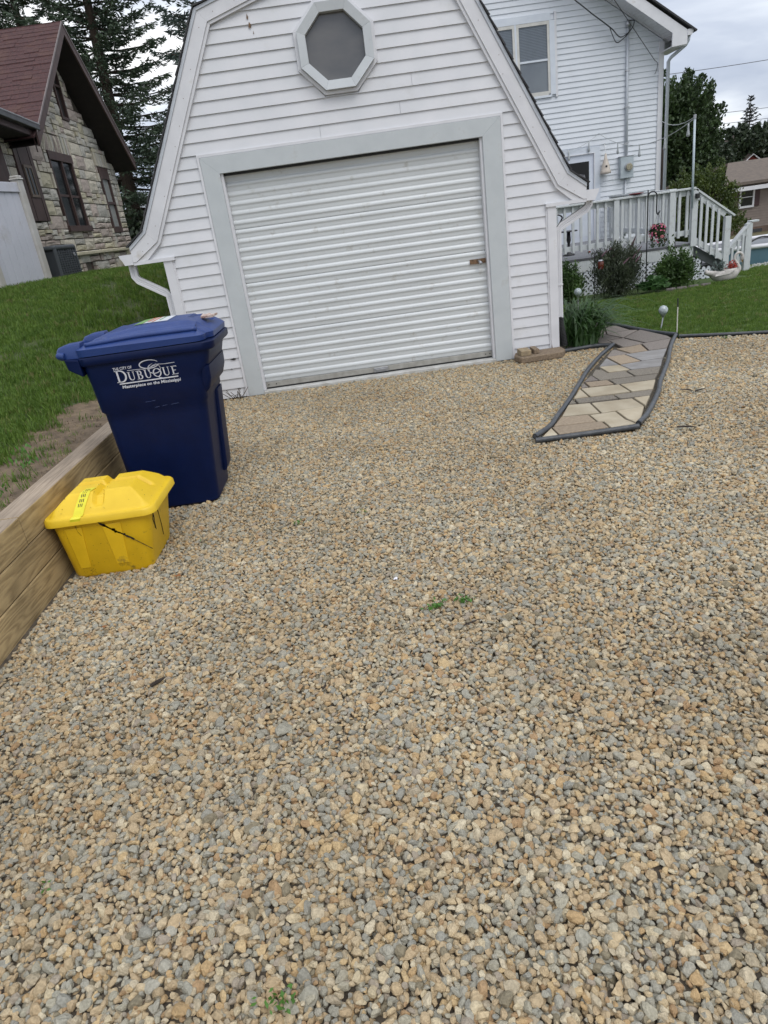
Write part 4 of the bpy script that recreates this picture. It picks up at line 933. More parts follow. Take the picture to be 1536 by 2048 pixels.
# cracks and grime
def crack(pts, w_, nm='crack'):
    q = MB()
    for i in range(len(pts) - 1):
        a, b = Vector(pts[i]), Vector(pts[i + 1]); q.bar(a, b, w_ * random.uniform(.6, 1.5), .003, up=(0, 1, 0))
    return q.build(nm, mat('crack_black', (.03, .02, .01), (.015, .01, .006), rough=.9), yb)
cz = lambda x, z, o=.0035: (x, fy(z) - o, z)
pp = [(-1.445, .298)]; 
for i in range(17): pp.append((pp[-1][0] + random.uniform(.004, .013), pp[-1][1] - random.uniform(.003, .013)))
crack([cz(a, b) for a, b in pp], .007)
for a, b in pp[2:13:2]: crack([cz(a, b), cz(a + random.uniform(-.018, .018), b + random.uniform(-.010, .012))], .011)
crack([cz(pp[-1][0] + .006 * i, pp[-1][1] - .005 * i) for i in range(14)], .0018)
sx_ = lambda y, z: (-1.236 + .166 * (z - .02) * 1.0 + .004 + .005, y, z)
def sidex(y, z): return (-1.235 + (z - .02) * .185 + .003, y, z)
crack([sidex(3.26, .30), sidex(3.27, .27), sidex(3.262, .245), sidex(3.285, .21), sidex(3.30, .18)], .003); crack([sidex(3.262, .29), sidex(3.285, .25), sidex(3.29, .22), sidex(3.31, .17)], .0025)
crack([sidex(3.33, .30), sidex(3.37, .24), sidex(3.41, .16), sidex(3.44, .08)], .0018)
crack([cz(-1.56, .29), cz(-1.558, .26), cz(-1.545, .235)], .0018)
gr = MB()
for _ in range(90):
    if random.random() < .5: x = random.gauss(-1.565, .03); z = abs(random.gauss(.035, .03)) + .012
    else: x = random.uniform(-1.66, -1.27); z = random.uniform(.02, .29) 
    s_ = random.uniform(.0012, .0035); gr.add([cz(x, z, .004), cz(x + s_ * 2, z + s_ * .4, .004), cz(x + s_, z + s_, .004)], [(0, 1, 2)])
for _ in range(60):
    x = random.uniform(-1.68, -1.2); y = random.uniform(3.22, 3.64); s_ = random.uniform(.0012, .0035); z = lz(x, y) + .004; gr.add([(x, y, z), (x + s_ * 2, y, z), (x + s_, y + s_ * 2, z)], [(0, 1, 2)])
gr.build('grime_specks', mat('grime', (.05, .035, .01), (.03, .02, .01), rough=.9), yb)
# ================================================================== white house
HX1 = 6.95; HY = 16.0
wh = thing('white_house', (4.0, HY, -.5), 'two storey white house with narrow lap siding behind the deck', 'house')
slope = .672; ridge_x = 2.5; eave_z = 4.06
def gz(x): return eave_z + (HX1 - x) * slope if x > ridge_x else eave_z + (HX1 - ridge_x) * slope - (ridge_x - x) * slope
m = MB(); m.prism([(-1.8, HY + .02, -.7), (HX1, HY + .02, -.7), (HX1, HY + .02, gz(HX1)), (ridge_x, HY + .02, gz(ridge_x)), (-1.8, HY + .02, gz(-1.8))], (0, 8, 0)); m.build('wall', vinyl2, wh)
m = MB(); E2 = .1016; z = .1
while z < 6.9:
    zt = z + E2 + .003
    xr_ = HX1 - .02 if zt < eave_z else HX1 - (zt - eave_z) / slope
    xr0 = HX1 - .02 if z < eave_z else HX1 - (z - eave_z) / slope
    xl_ = -1.7
    if xr_ < -1: break
    m.add([(xl_, HY - .004, z), (xr0, HY - .004, z), (xr0, HY + .022, z), (xl_, HY + .022, z), (xl_, HY + .014, zt), (xr_, HY + .014, zt), (xr_, HY + .022, zt), (xl_, HY + .022, zt)],
          [(0, 3, 2, 1), (4, 5, 6, 7), (0, 1, 5, 4), (1, 2, 6, 5), (3, 0, 4, 7)])
    z += E2
m.build('lap_siding', vinyl2, wh, kind='stuff')
coolw = mat('trim_cool_white', (.64, .68, .73), (.58, .62, .68), scale=6, rough=.45)
m = MB(); m.box(HX1 - .09, HX1 + .012, HY - .022, HY + .10, -.4, eave_z - .02); m.build('corner_board', trimw, wh)
# roof overhang: soffit with grooves, rake fascia, eave return, gutter, downspout
dx = Vector((1, 0, -slope)).normalized(); nrm_ = Vector((slope, 0, 1)).normalized()
def rk(x, o=0): return Vector((x, 0, gz(x))) + nrm_ * o
sof = MB(); N_ = 70
for i in range(N_):
    x0_ = 2.6 + (HX1 + .10 - 2.6) * i / N_; x1_ = 2.6 + (HX1 + .10 - 2.6) * (i + .9) / N_
    a, b = rk(x0_, .02), rk(x1_, .02)
    sof.add([(a.x, HY - .5, a.z), (b.x, HY - .5, b.z), (b.x, HY + .01, b.z), (a.x, HY + .01, a.z), (a.x, HY - .5, a.z + .01), (b.x, HY - .5, b.z + .01), (b.x, HY + .01, b.z + .01), (a.x, HY + .01, a.z + .01)], [(0, 3, 2, 1), (4, 5, 6, 7), (0, 1, 5, 4), (1, 2, 6, 5), (2, 3, 7, 6), (3, 0, 4, 7)])
sof.build('soffit', trimw, wh, kind='stuff')
def rakeprism(q, o0, o1, y0, y1, xa, xb):
    a, b, c, d = rk(xa, o0), rk(xb, o0), rk(xb, o1), rk(xa, o1)
    q.prism([(p.x, y0, p.z) for p in (a, b, c, d)], (0, y1 - y0, 0)); return q
rakeprism(MB(), .005, .045, HY - .03, HY - .006, 2.6, HX1 - .02).build('frieze_trim', trimw, wh)
rakeprism(MB(), .032, .036, HY - .5, HY + .5, 2.5, HX1 + .1).build('soffit_backing', stripw, wh)
m = MB(); a = rk(2.6, -.01); b = rk(7.20, -.01); m.prism([(a.x, HY - .52, a.z), (6.90, HY - .52, gz(6.90) - .02), (6.90, HY - .52, 3.84), (7.20, HY - .52, 3.84 + .02), (7.20, HY - .52, gz(7.20) + .20), (2.6, HY - .52, a.z + .22)], (0, .02, 0)); m.build('rake_fascia', trimw, wh)
m = MB(); m.box(6.90, 7.19, HY - .5, HY + .35, 3.84, 3.86); m.box(6.90, 7.19, HY - .498, HY - .49, 3.86, 4.0); m.build('eave_return', trimw, wh)
m = MB(); m.box(7.175, 7.195, HY - .49, HY + 8, 3.86, 4.05); m.build('eave_fascia', trimw, wh)
rakeprism(MB(), .215, .245, HY - .56, HY + 8.0, 2.5, 7.24).build('roof', shingleblk, wh)
m = MB(); m.prism([(x, HY - .53, z) for x, z in [(7.20, 4.10), (7.20, 4.0), (7.28, 4.0), (7.33, 4.10)]], (0, 8.5, 0)); m.build('gutter', trimw, wh)
m = MB(); m.tube([(7.26, HY - .45, 4.0), (7.25, HY - .45, 3.93), (7.22, HY - .4, 3.86), (7.05, HY - .15, 3.72), (7.02, HY - .1, 3.66), (7.02, HY - .1, 0)], .035, 8); m.build('downspout', stripw, wh, smooth=True)
m = MB(); m.box(7.0, 7.03, HY + .02, HY + .2, -.3, 2.1); m.build('drain_pipe', mat('brown_metal', (.05, .03, .022), rough=.5), wh)
# upstairs double window
for (xa, xb) in ((3.40, 3.87), (4.0, 4.57)):
    wn = MB().box(xa, xb, HY - .006, HY + .01, 3.44, 4.62).build('window', blindg, wh)
    for bx in ((xa - .05, xa, 3.40, 4.66), (xb, xb + .045, 3.40, 4.66), (xa, xb, 4.60, 4.66), (xa, xb, 3.38, 3.45)):
        m = MB(); m.box(bx[0], bx[1], HY - .03, HY + .012, bx[2], bx[3]); m.build('sash_rail', mat('sash_cream', (.62, .61, .57), rough=.5), wn)
    m = MB(); m.box(xa, xb, HY - .026, HY + .012, 3.985, 4.02); m.build('meeting_rail', coolw, wn)
    m = MB()
    for i in range(22): z = 4.03 + i * .026; m.box(xa + .01, xb - .01, HY - .012, HY - .007, z, z + .016)
    m.build('blind', mat('blind_slats', (.17, .20, .24), (.15, .18, .21), rough=.5), wn, kind='stuff')
for bx in ((3.2, 4.64, 4.66, 4.79), (3.2, 4.64, 3.34, 3.38)):
    m = MB(); m.box(bx[0], bx[1], HY - .035, HY + .01, bx[2], bx[3]); m.build('window_casing', coolw, wh)
for x0_, x1_ in ((3.87 + .045, 3.95), (4.617, 4.72)):
    m = MB(); m.box(x0_, x1_, HY - .034, HY + .01, 3.38, 4.66); m.build('window_casing', coolw, wh)
m = MB(); m.box(4.72, 4.765, HY - .03, HY + .01, 3.33, 4.80); m.build('window_channel', trimw, wh)
# deck door
dr = MB().box(4.86, 5.50, HY - .014, HY + .01, .43, 2.19).build('door', mat('door_white', (.62, .66, .73), (.58, .62, .70), scale=4, rough=.4), wh)
m = MB(); m.box(4.96, 5.40, HY - .02, HY - .012, 1.12, 2.05); m.build('door_glass', mat('door_glass_dark', (.010, .011, .013), rough=.25, spec=.25), dr)
m = MB(); m.box(5.0, 5.36, HY - .018, HY - .0145, .55, 1.02); m.build('door_panel', coolw, dr, bevel=.004)
cur = mat('lace_curtain', (.30, .30, .32), (.06, .06, .07), scale=26, rough=.8)
m = MB(); m.prism([(5.02, HY - .0225, 1.86), (5.30, HY - .0225, 1.80), (5.33, HY - .0225, 1.70), (5.24, HY - .0225, 1.62), (5.20, HY - .0225, 1.78), (5.15, HY - .0225, 1.68), (5.10, HY - .0225, 1.75), (5.05, HY - .0225, 1.66)], (0, .001, 0)); m.build('curtain', cur, dr)
for bx in ((4.70, 4.845, .43, 2.205), (5.515, 5.64, .43, 2.205), (4.70, 5.64, 2.205, 2.31)):
    m = MB(); m.box(bx[0], bx[1], HY - .034, HY + .01, bx[2], bx[3]); m.build('door_casing', coolw, wh)
for bx in ((4.845, 4.86, .43, 2.19), (5.50, 5.515, .43, 2.19), (4.845, 5.515, 2.19, 2.205)):
    m = MB(); m.box(bx[0], bx[1], HY - .05, HY + .01, bx[2], bx[3]); m.build('door_jamb', trimw, wh)
m = MB(); m.tube([(5.455, HY - .02, 1.36), (5.455, HY - .07, 1.36)], .018, 8); m.tube([(5.455, HY - .05, 1.36), (5.38, HY - .06, 1.35)], .01, 6); m.build('door_handle', galv, dr)
# second door / panel further left seen under the garage eave
m = MB(); m.box(4.05, 4.62, HY - .02, HY + .01, .5, 2.1); m.build('window', coolw, wh)
m = MB(); m.tube([(6.20, HY - .035, 4.36), (6.20, HY - .035, 2.04)], .028, 10); m.build('conduit', stripw, wh, smooth=True)
m = MB(); m.tube([(6.19, HY - .035, 1.63), (6.19, HY - .035, .45)], .022, 10); m.build('conduit', stripw, wh, smooth=True)
for z in (2.28, 2.95, 3.6):
    m = MB(); m.box(6.15, 6.25, HY - .066, HY - .02, z, z + .02); m.build('pipe_clamp', galv, wh)
m = MB(); m.lathe([(.045, 0), (.05, .05), (.03, .11), (.0, .13)], (6.20, HY - .05, 4.36), 12); m.build('weatherhead', galv, wh, smooth=True)
meterbox = MB().box(6.05, 6.33, HY - .12, HY - .006, 1.62, 2.04).build('meter_box', mat('meter_grey', (.42, .47, .50), (.36, .41, .44), scale=9, rough=.5), wh, bevel=.006)
m = MB(); m.tube([(6.22, HY - .12, 1.83), (6.22, HY - .155, 1.83)], .085, 20); m.build('meter_ring', galv, meterbox, bevel=.004)
m = MB(); m.tube([(6.22, HY - .155, 1.83), (6.22, HY - .19, 1.83)], .068, 20); m.build('meter_dial', mat('meter_dial', (.40, .36, .24), (.10, .10, .08), scale=22, rough=.15), meterbox, bevel=.01, seg=2)
m = MB(); m.box(6.03, 6.36, HY - .13, HY - .006, 2.04, 2.05); m.build('meter_lid', galv, meterbox)
bx_ = MB().box(5.30 + .55, 6.02, HY - .07, HY - .006, .86, 1.14).build('cable_box', vinyl2, wh, bevel=.004)
m = MB(); m.tube(smoothpath([(6.0, HY - .02, .9), (6.12, HY - .02, .8), (6.08, HY - .02, .62), (6.12, HY - .02, .5)]), .008, 6); m.build('cable', shingleblk, wh)
# service drop
cabm = mat('cable_black', (.03, .03, .035), rough=.6)
def catenary(a, b, sag, n=24):
    a = Vector(a); b = Vector(b); return [a.lerp(b, i / n) - Vector((0, 0, sag * 4 * (i / n) * (1 - i / n))) for i in range(n + 1)]
ca = catenary((-1.9, 9.05, 7.9), (5.86, 15.85, 4.33), .22, 70)
ca = [p + Vector((random.uniform(-.006, .006), 0, random.uniform(-.006, .006))) for p in ca]
m = MB(); m.tube(ca, .011, 6); m.tube(smoothpath([tuple(ca[-1]), (6.0, 15.88, 4.20), (6.13, 15.9, 4.22), (6.26, 15.9, 4.32), (6.30, 15.9, 4.44), (6.2, 15.93, 4.46)]), .010, 6)
m.tube(smoothpath([tuple(ca[-2]), (5.88, 15.88, 4.20), (5.96, 15.9, 4.11), (6.08, 15.9, 4.16), (6.20, 15.9, 4.26), (6.23, 15.92, 4.40), (6.2, 15.93, 4.46)]), .009, 6)
m.build('service_cable', cabm, label='thick black service cable drooping to the white house conduit', cat='cable')
m = MB(); m.tube(catenary((.96, 11.2, 8.27), (6.76, 15.95, 3.72), .05, 24), .007, 5); m.tube(smoothpath([(6.76, 15.95, 3.72), (6.82, 15.95, 3.66), (6.80, 15.95, 3.55), (6.77, 15.96, 3.48)]), .006, 5)
m.build('phone_wire', cabm, label='thin dark wire hooked to the house near its corner', cat='cable')
# wall ornament
creamp = mat('cream_ceramic', (.58, .52, .45), (.48, .42, .36), rough=.5)
bh = thing('birdhouse', (5.72, HY - .06, 1.85), 'cream bottle shaped birdhouse hanging right of the deck door', 'birdhouse')
m = MB(); m.lathe([(.0, -.15), (.11, -.14), (.115, -.10), (.09, -.06), (.085, 0), (.06, .08), (.03, .16), (.02, .24), (0, .25)], (5.72, HY - .13, 1.90), 14); m.build('body', creamp, bh, smooth=True)
m = MB(); m.tube([(5.71, HY - .218, 1.90), (5.71, HY - .205, 1.90)], .022, 10); m.build('entrance_hole', black, bh)
m = MB(); m.tube([(5.72, HY - .13, 2.15), (5.72, HY - .06, 2.34), (5.75, HY - .02, 2.34)], .006, 6); m.build('hanger', galv, bh)

# ================================================================== deck
paintw = mat('painted_wood_white', (.58, .60, .60), (.50, .53, .54), scale=16, rough=.65, bump=.3, bscale=40, stretch=(6, 6, .7), dirt=(.36, .36, .34), dscale=9, damt=(.58, .78))
deckg = mat('deck_grey_boards', (.22, .225, .24), (.16, .165, .18), scale=20, rough=.7, bump=.2, dirt=(.12, .12, .12), dscale=4)
dk = thing('deck', (4.6, 12, 0), 'raised white painted wooden deck with lattice skirt beside the house', 'deck')
DZ = .455
for i in range(27):
    y = 12.0 + i * .146; m = MB(); m.box(2.3, 5.85, y + .002, y + .14, DZ - .03, DZ); m.build('floor_board', deckg, dk)
m = MB(); m.box(2.3, 5.86, 11.965, 11.998, DZ - .035, DZ - .002); m.build('edge_board', mat('edge_dark', (.09, .09, .10), (.06, .06, .065), rough=.6), dk)
m = MB(); m.box(2.3, 5.82, 11.975, 12.0, .235, DZ - .037); m.build('rim_board', paintw, dk)
m = MB(); m.box(5.80, 5.83, 12.0, 15.9, .235, DZ - .037); m.build('rim_board', paintw, dk)
RT = 1.315
for i, x in enumerate((3.46, 4.49, 5.42)):
    m = MB(); m.box(x - .045, x + .045, 11.935, 12.0 - .001 if i else 12.02, .40 if i else .28, RT - .03); m.build('post', paintw, dk, bevel=.004)
m = MB(); m.box(5.755, 5.85, 11.94, 12.035, .40, RT - .03); m.build('post', paintw, dk, bevel=.004)
m = MB(); m.box(2.3, 5.80, 11.925, 12.05, RT - .03, RT); m.build('rail_cap', paintw, dk, bevel=.004)
m = MB(); m.box(2.3, 5.755, 12.0, 12.035, RT - .12, RT - .032); m.build('top_rail', paintw, dk)
m = MB(); m.box(2.3, 5.755, 12.0, 12.035, .585, .665); m.build('bottom_rail', paintw, dk)
x = 2.4; k = 0
while x < 5.72:
    if min(abs(x - p) for p in (3.46, 4.49, 5.42, 5.8)) > .07:
        m = MB(); j_ = random.uniform(-.003, .003); m.box(x - .019 + j_, x + .019 + j_, 11.963, 11.9995, .56, RT - .032); m.build('baluster', paintw, dk)
    x += .137
# right end of the deck: side rail going back
m = MB(); m.box(5.80, 5.92, 12.9, 16 - .1, RT - .03, RT); m.build('rail_cap', paintw, dk, bevel=.004)
for y in (12.9, 14.4, 15.85):
    m = MB(); m.box(5.81, 5.90, y - .045, y + .045, .3, RT - .03); m.build('post', paintw, dk)
y = 13.0
while y < 15.8:
    m = MB(); m.box(5.83, 5.868, y - .019, y + .019, .56, RT - .03); m.build('baluster', paintw, dk); y += .137
m = MB(); m.box(5.832, 5.866, 12.95, 15.8, .585, .665); m.build('bottom_rail', paintw, dk)
# lattice skirt
def lattice(q, x0, x1, y, ztop, zb, off=0):
    """crossed diagonal strips clipped to a rectangle"""
    wd = .034; sp_ = .085; hgt = 0
    for sg in (1, -1):
        c = x0 - 1.0
        while c < x1 + 1.0:
            z0_, z1_ = zb(c), ztop
            L_ = z1_ - z0_; a = [c, z0_]; b = [c + sg * L_, z1_]
            # clip in x
            def clipx(a, b, lim, keep_less):
                ax, bx = a[0], b[0]
                ina = ax <= lim if keep_less else ax >= lim; inb = bx <= lim if keep_less else bx >= lim
                if ina and inb: return a, b
                if not ina and not inb: return None
                t = (lim - ax) / (bx - ax); p = [lim, a[1] + (b[1] - a[1]) * t]
                return (a, p) if ina else (p, b)
            r_ = clipx(a, b, x1, True)
            if r_: r_ = clipx(r_[0], r_[1], x0, False)
            if r_ and abs(r_[0][0] - r_[1][0]) > .02:
                (xa, za), (xb, zb_) = r_; q.bar((xa, y + (0 if sg > 0 else .007), za), (xb, y + (0 if sg > 0 else .007), zb_), .006, wd, up=(0, 0, 1))
            c += sp_
m = MB(); lattice(m, 3.2, 5.78, 11.985, .235, lambda x: -.22); m.build('lattice', vinyl2, dk, kind='stuff')
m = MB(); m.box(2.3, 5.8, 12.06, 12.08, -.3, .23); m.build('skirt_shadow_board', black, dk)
# stairs to the right
for i, (x0_, x1_, z) in enumerate(((5.84, 6.06, .27), (6.02, 6.34, .09), (6.30, 6.62, -.08))):
    m = MB(); m.box(x0_, x1_, 12.08, 12.95, z - .04, z); m.build('step', deckg, dk, bevel=.004)
    m = MB(); m.box(x0_, x0_ + .02, 12.08, 12.95, z, z + .14); m.build('riser', mat('riser_dark', (.06, .07, .08), rough=.7), dk)
m = MB(); m.prism([(5.83, 12.06, .20), (5.99, 12.06, .20), (5.99, 12.06, .03), (6.25, 12.06, .03), (6.25, 12.06, -.2), (5.83, 12.06, -.2)][::-1], (0, .015, 0)); m.build('stair_shadow_board', black, dk)  # black sheet behind the lattice, standing in for shade under the steps
m = MB(); lattice(m, 5.80, 5.99, 12.04, .20, lambda x: -.20); lattice(m, 5.99, 6.28, 12.04, .03, lambda x: -.20); m.build('lattice', vinyl2, dk, kind='stuff')
# stair railing
m = MB(); m.box(6.335, 6.435, 11.95, 12.03, -.2, .80); m.build('post', paintw, dk, bevel=.004)
m = MB(); m.bar((5.80, 11.99, 1.29), (6.49, 11.99, .795), .10, .03); m.build('stair_handrail', paintw, dk, bevel=.003)
m = MB(); m.bar((5.85, 11.985, 1.19), (6.34, 11.985, .835), .03, .09); m.build('stair_top_rail', paintw, dk)
m = MB(); m.bar((5.80, 11.985, .52), (6.34, 11.985, .15), .03, .09); m.build('stair_bottom_rail', paintw, dk)
for x in (5.915, 6.015, 6.115, 6.215):
    zt = 1.255 - (x - 5.8) * .72; m = MB(); m.box(x - .02, x + .02, 11.945, 11.968, zt - .80, zt - .02); m.build('baluster', paintw, dk)
for y in (12.035, 12.955):
    m = MB(); m.bar((5.80, y + .01, .36), (6.60, y + .01, -.14), .025, .14); m.build('stringer', mat('stringer_dark', (.07, .08, .08), rough=.8), dk)
# second flight railing by the pool
pr_ = thing('pool_stair_railing', (6.9, 12.6, -.2), 'short white sloped stair railing right of the swan', 'railing')
m = MB(); m.box(6.99, 7.10, 12.46, 12.54, -.25, .60); m.build('post', paintw, pr_, bevel=.004)
m = MB(); m.bar((6.50, 12.50, .02), (7.07, 12.50, .63), .10, .03); m.build('handrail', paintw, pr_, bevel=.003)
m = MB(); m.box(7.04, 7.20, 12.45, 12.55, .615, .645); m.build('cap', paintw, pr_, bevel=.003)
m = MB(); m.bar((6.52, 12.485, -.03), (7.0, 12.485, .48), .03, .08); m.build('top_rail', paintw, pr_)
m = MB(); m.bar((6.62, 12.485, -.30), (7.0, 12.485, .10), .03, .07); m.build('bottom_rail', paintw, pr_)
for x in (6.66, 6.76, 6.86, 6.94):
    m = MB(); zt = .50 + (x - 7.0) * 1.07; m.box(x - .018, x + .018, 12.445, 12.469, zt - .46, zt - .01); m.build('baluster', paintw, pr_)
# post light box and pole, string lights
m = MB(); m.box(5.79, 5.845, 11.88, 11.94, 1.14, 1.215); m.build('post_light', black, bevel=.006, label='small black light box screwed to the deck corner post', cat='light')
po = thing('light_pole', (5.745, 11.94, 1.0), 'thin pale pole standing on the deck corner', 'pole')
m = MB(); m.tube([(5.735, 11.91, 1.0), (5.71, 11.91, 2.34)], .018, 8); m.build('pole', mat('pole_grey', (.50, .58, .63), rough=.4), po, smooth=True)
m = MB(); m.tube([(5.71, 11.91, 2.30), (5.71, 11.91, 2.36)], .024, 8); m.build('cap', galv, po)
sl = thing('string_lights', (5.7, 11.9, 2.3), 'white string of pear shaped bulbs between the pole and the house', 'string lights')
wc = mat('cord_white', (.45, .47, .47), rough=.6); bulbm = mat('bulb_glass', (.38, .40, .40), (.30, .32, .33), scale=20, rough=.15, spec=.8)
seg1 = catenary((5.71, 11.9, 2.31), (5.6, 15.95, 2.55), .30, 20); seg2 = catenary((5.71, 11.9, 2.33), (6.9, 15.9, 2.62), .10, 12); seg3 = catenary((5.6, 15.93, 2.55), (4.3, 15.93, 2.5), .22, 12)
m = MB(); m.tube(seg1, .006, 5); m.build('cord', wc, sl); m = MB(); m.tube(seg2, .006, 5); m.build('cord', wc, sl); m = MB(); m.tube(seg3, .004, 5); m.build('cord', wc, sl)
for p in (seg1[1], seg1[5], seg1[10], seg1[15], seg3[2], seg3[6], seg3[10]):
    m = MB(); m.lathe([(0, -.20), (.022, -.19), (.026, -.16), (.017, -.11), (.012, -.06), (.012, 0), (0, .002)], tuple(p), 10); m.build('bulb', bulbm, sl, smooth=True)
# things on the rail / deck
redm = mat('red_glaze', (.30, .02, .025), (.12, .01, .015), scale=20, rough=.3)
m = MB(); m.lathe([(.02, 0), (.10, .018), (.12, .035), (.11, .035), (.02, .02)], (4.83, 11.99, RT), 18); m.build('dish', redm, smooth=True, label='dark red saucer resting on the deck railing', cat='dish')
m = MB(); m.loft([rrect(4.345, 4.375, 12.9, 12.93, .006, DZ + .0, 2), rrect(4.335, 4.385, 12.89, 12.94, .012, DZ + .10, 2), rrect(4.345, 4.375, 12.9, 12.93, .008, DZ + .26, 2)]); 
m.build('lantern', mat('red_orange', (.45, .06, .02), rough=.4), smooth=True, label='small red orange lantern standing on the deck floor', cat='lantern')
iron = mat('black_iron', (.012, .012, .014), rough=.45)
ch = thing('patio_chair', (4.0, 14.2, DZ), 'black scrolled iron patio chair on the deck behind the railing', 'chair')
def scroll(p): return smoothpath(p, 5)
m = MB(); m.lathe([(.19, 0), (.20, .015), (.19, .03)], (4.0, 14.2, DZ + .42), 18); m.build('seat', iron, ch)
for a in (45, 135, 225, 315):
    cx_, sx2 = math.cos(R(a)), math.sin(R(a)); m = MB(); m.tube(scroll([(4.0 + .15 * cx_, 14.2 + .15 * sx2, DZ + .42), (4.0 + .19 * cx_, 14.2 + .19 * sx2, DZ + .25), (4.0 + .14 * cx_, 14.2 + .14 * sx2, DZ + .12), (4.0 + .24 * cx_, 14.2 + .24 * sx2, DZ)]), .014, 6); m.build('leg', iron, ch)
for sg in (-1, 1):
    m = MB(); m.tube(scroll([(4.0 - .17, 14.2 + sg * .19, DZ + .42), (4.0 - .2, 14.2 + sg * .19, DZ + .64), (4.0 + .08, 14.2 + sg * .2, DZ + .68), (4.0 + .2, 14.2 + sg * .2, DZ + .62), (4.0 + .14, 14.2 + sg * .2, DZ + .50), (4.0 + .2, 14.2 + sg * .2, DZ + .43)]), .016, 6); m.build('armrest', iron, ch)
m = MB(); m.tube(scroll([(3.82, 14.01, DZ + .42), (3.78, 14.0, DZ + .8), (3.76, 14.2, DZ + .95), (3.78, 14.4, DZ + .8), (3.82, 14.39, DZ + .42)]), .015, 6)
for y in (14.1, 14.2, 14.3): m.tube([(3.82, y, DZ + .42), (3.77, y, DZ + .9)], .008, 5)
m.build('backrest', iron, ch)
tb = thing('patio_table', (4.1, 13.1, DZ), 'small black pedestal table on the deck behind the left balusters', 'table')
m = MB(); m.lathe([(.15, .0), (.16, .012), (.15, .02)], (3.98, 12.9, DZ + .40), 18); m.build('tabletop', iron, tb)
m = MB(); m.lathe([(.11, 0), (.10, .02), (.03, .05), (.022, .2), (.04, .26), (.03, .40)], (3.98, 12.9, DZ), 12); m.build('pedestal', iron, tb, smooth=True)

# ================================================================== plants
def leafmat(nm, a, b, rough=.5, trans=.25): return mat(nm, a, b, scale=3.5, rough=rough, trans=trans, detail=3)
lf_shrub = leafmat('leaf_shrub', (.075, .14, .030), (.032, .068, .016)); lf_dark = leafmat('leaf_butterfly_bush', (.075, .095, .052), (.036, .048, .030)); lf_grassy = leafmat('leaf_daylily', (.052, .115, .026), (.028, .070, .018))
bark = mat('bark', (.07, .05, .035), (.035, .025, .018), scale=20, rough=.95, bump=.6)
def shrub(c, rx, ry, h, n, size, mt, lab, nm='shrub', up=.5, extra=None, aspect=.45, cat='shrub', grp=None):
    t = thing(nm, c, lab, cat, grp); P = []; D = []
    c = Vector(c)
    nst = max(10, int(24 * rx / .5)); tips = []
    for i in range(nst):
        a = random.uniform(0, 6.28); rr = math.sqrt(random.random()); hh = h * (1 - .45 * rr ** 2) * random.uniform(.72, 1.12)
        tips.append((Vector((math.cos(a) * rr * rx, math.sin(a) * rr * ry, hh)), Vector((math.cos(a) * rr * rx * .25, math.sin(a) * rr * ry * .25, 0))))
    st = MB()
    for tip, b in tips:
        mid = b.lerp(tip, .5) + Vector((b.x * .5, b.y * .5, 0)); st.tube([c + b, c + mid, c + tip], .006, 4, radii=[.008, .005, .002])
    for k in range(n):
        tip, b = random.choice(tips); t_ = random.random() ** .6; mid = b.lerp(tip, .5) + Vector((b.x * .5, b.y * .5, 0))
        p = (b * (1 - t_) ** 2 + mid * 2 * t_ * (1 - t_) + tip * t_ * t_); s_ = .13 * rx / .4 * (1.15 - t_ * .75)
        p = p + Vector((random.gauss(0, s_), random.gauss(0, s_), random.gauss(0, s_ * .7)))
        if p.z < .02: p.z = random.uniform(.02, .12)
        P.append(c + p); d = (tip - b).normalized(); d = Vector((d.x + random.gauss(0, .5), d.y + random.gauss(0, .5), d.z * up + random.gauss(0, .4))); D.append(d)
    V, F = leafcloud([tuple(p) for p in P], size, aspect, D=[tuple(d) for d in D], jit=.2); bulkmesh('foliage', V, F, mt, t)
    st.build('stems', bark, t); return t, tips
shrub((3.42, 11.25, -.10), .28, .30, .62, 6500, .046, lf_shrub, 'bright green rounded shrub at the garage corner end of the deck')
bb, tips = shrub((4.18, 11.15, -.10), .40, .34, .78, 12000, .055, lf_dark, 'large dark butterfly bush in front of the deck lattice', nm='butterfly_bush', aspect=.22, up=1.2)
m = MB()
for tip, b in tips[:14]:
    p = Vector((4.18, 11.15, -.10)) + tip; q_ = p + Vector((random.uniform(.02, .12), random.uniform(-.04, .04), random.uniform(.08, .16))); m.tube([p, p.lerp(q_, .5), q_], .01, 5, radii=[.012, .014, .003])
m.build('flower_spikes', mat('faded_mauve', (.14, .075, .10), (.07, .05, .045), rough=.9), bb)
shrub((5.18, 11.25, -.12), .31, .30, .55, 8000, .042, lf_shrub, 'green rounded shrub in front of the right half of the lattice', aspect=.5)
st_, tp2 = shrub((5.28, 11.3, -.1), .30, .25, .74, 420, .05, lf_shrub, 'tall sparse leafy shoots above the right hand shrub', nm='leafy_shoots', up=1.0, cat='plant')
hs, _ = shrub((4.72, 10.98, -.07), .22, .16, .16, 260, .11, leafmat('leaf_hosta', (.08, .17, .05), (.04, .10, .03)), 'low broad leaved hosta between the bush and the right shrub', nm='hosta', aspect=.6, cat='plant')
# bed edging stones along the plants
for i, (x, y) in enumerate(((4.95, 10.86), (5.12, 10.85), (5.30, 10.84), (5.5, 10.85))):
    m = MB(); m.loft([rrect(x - .08, x + .08, y - .035, y + .035, .02, -.12, 3), rrect(x - .082, x + .082, y - .038, y + .038, .025, -.095, 3), rrect(x - .07, x + .07, y - .028, y + .028, .02, -.07, 3)]); m.build('border_stone', mat('border_stone', (.16, .14, .13), (.08, .07, .065), scale=20, rough=.9, bump=.4), smooth=True, label='dark low border stone below the right shrub, ' + ('leftmost of the four', 'second of the four from the left', 'third of the four from the left', 'rightmost of the four')[i], cat='stone', group='border stones below the shrub')
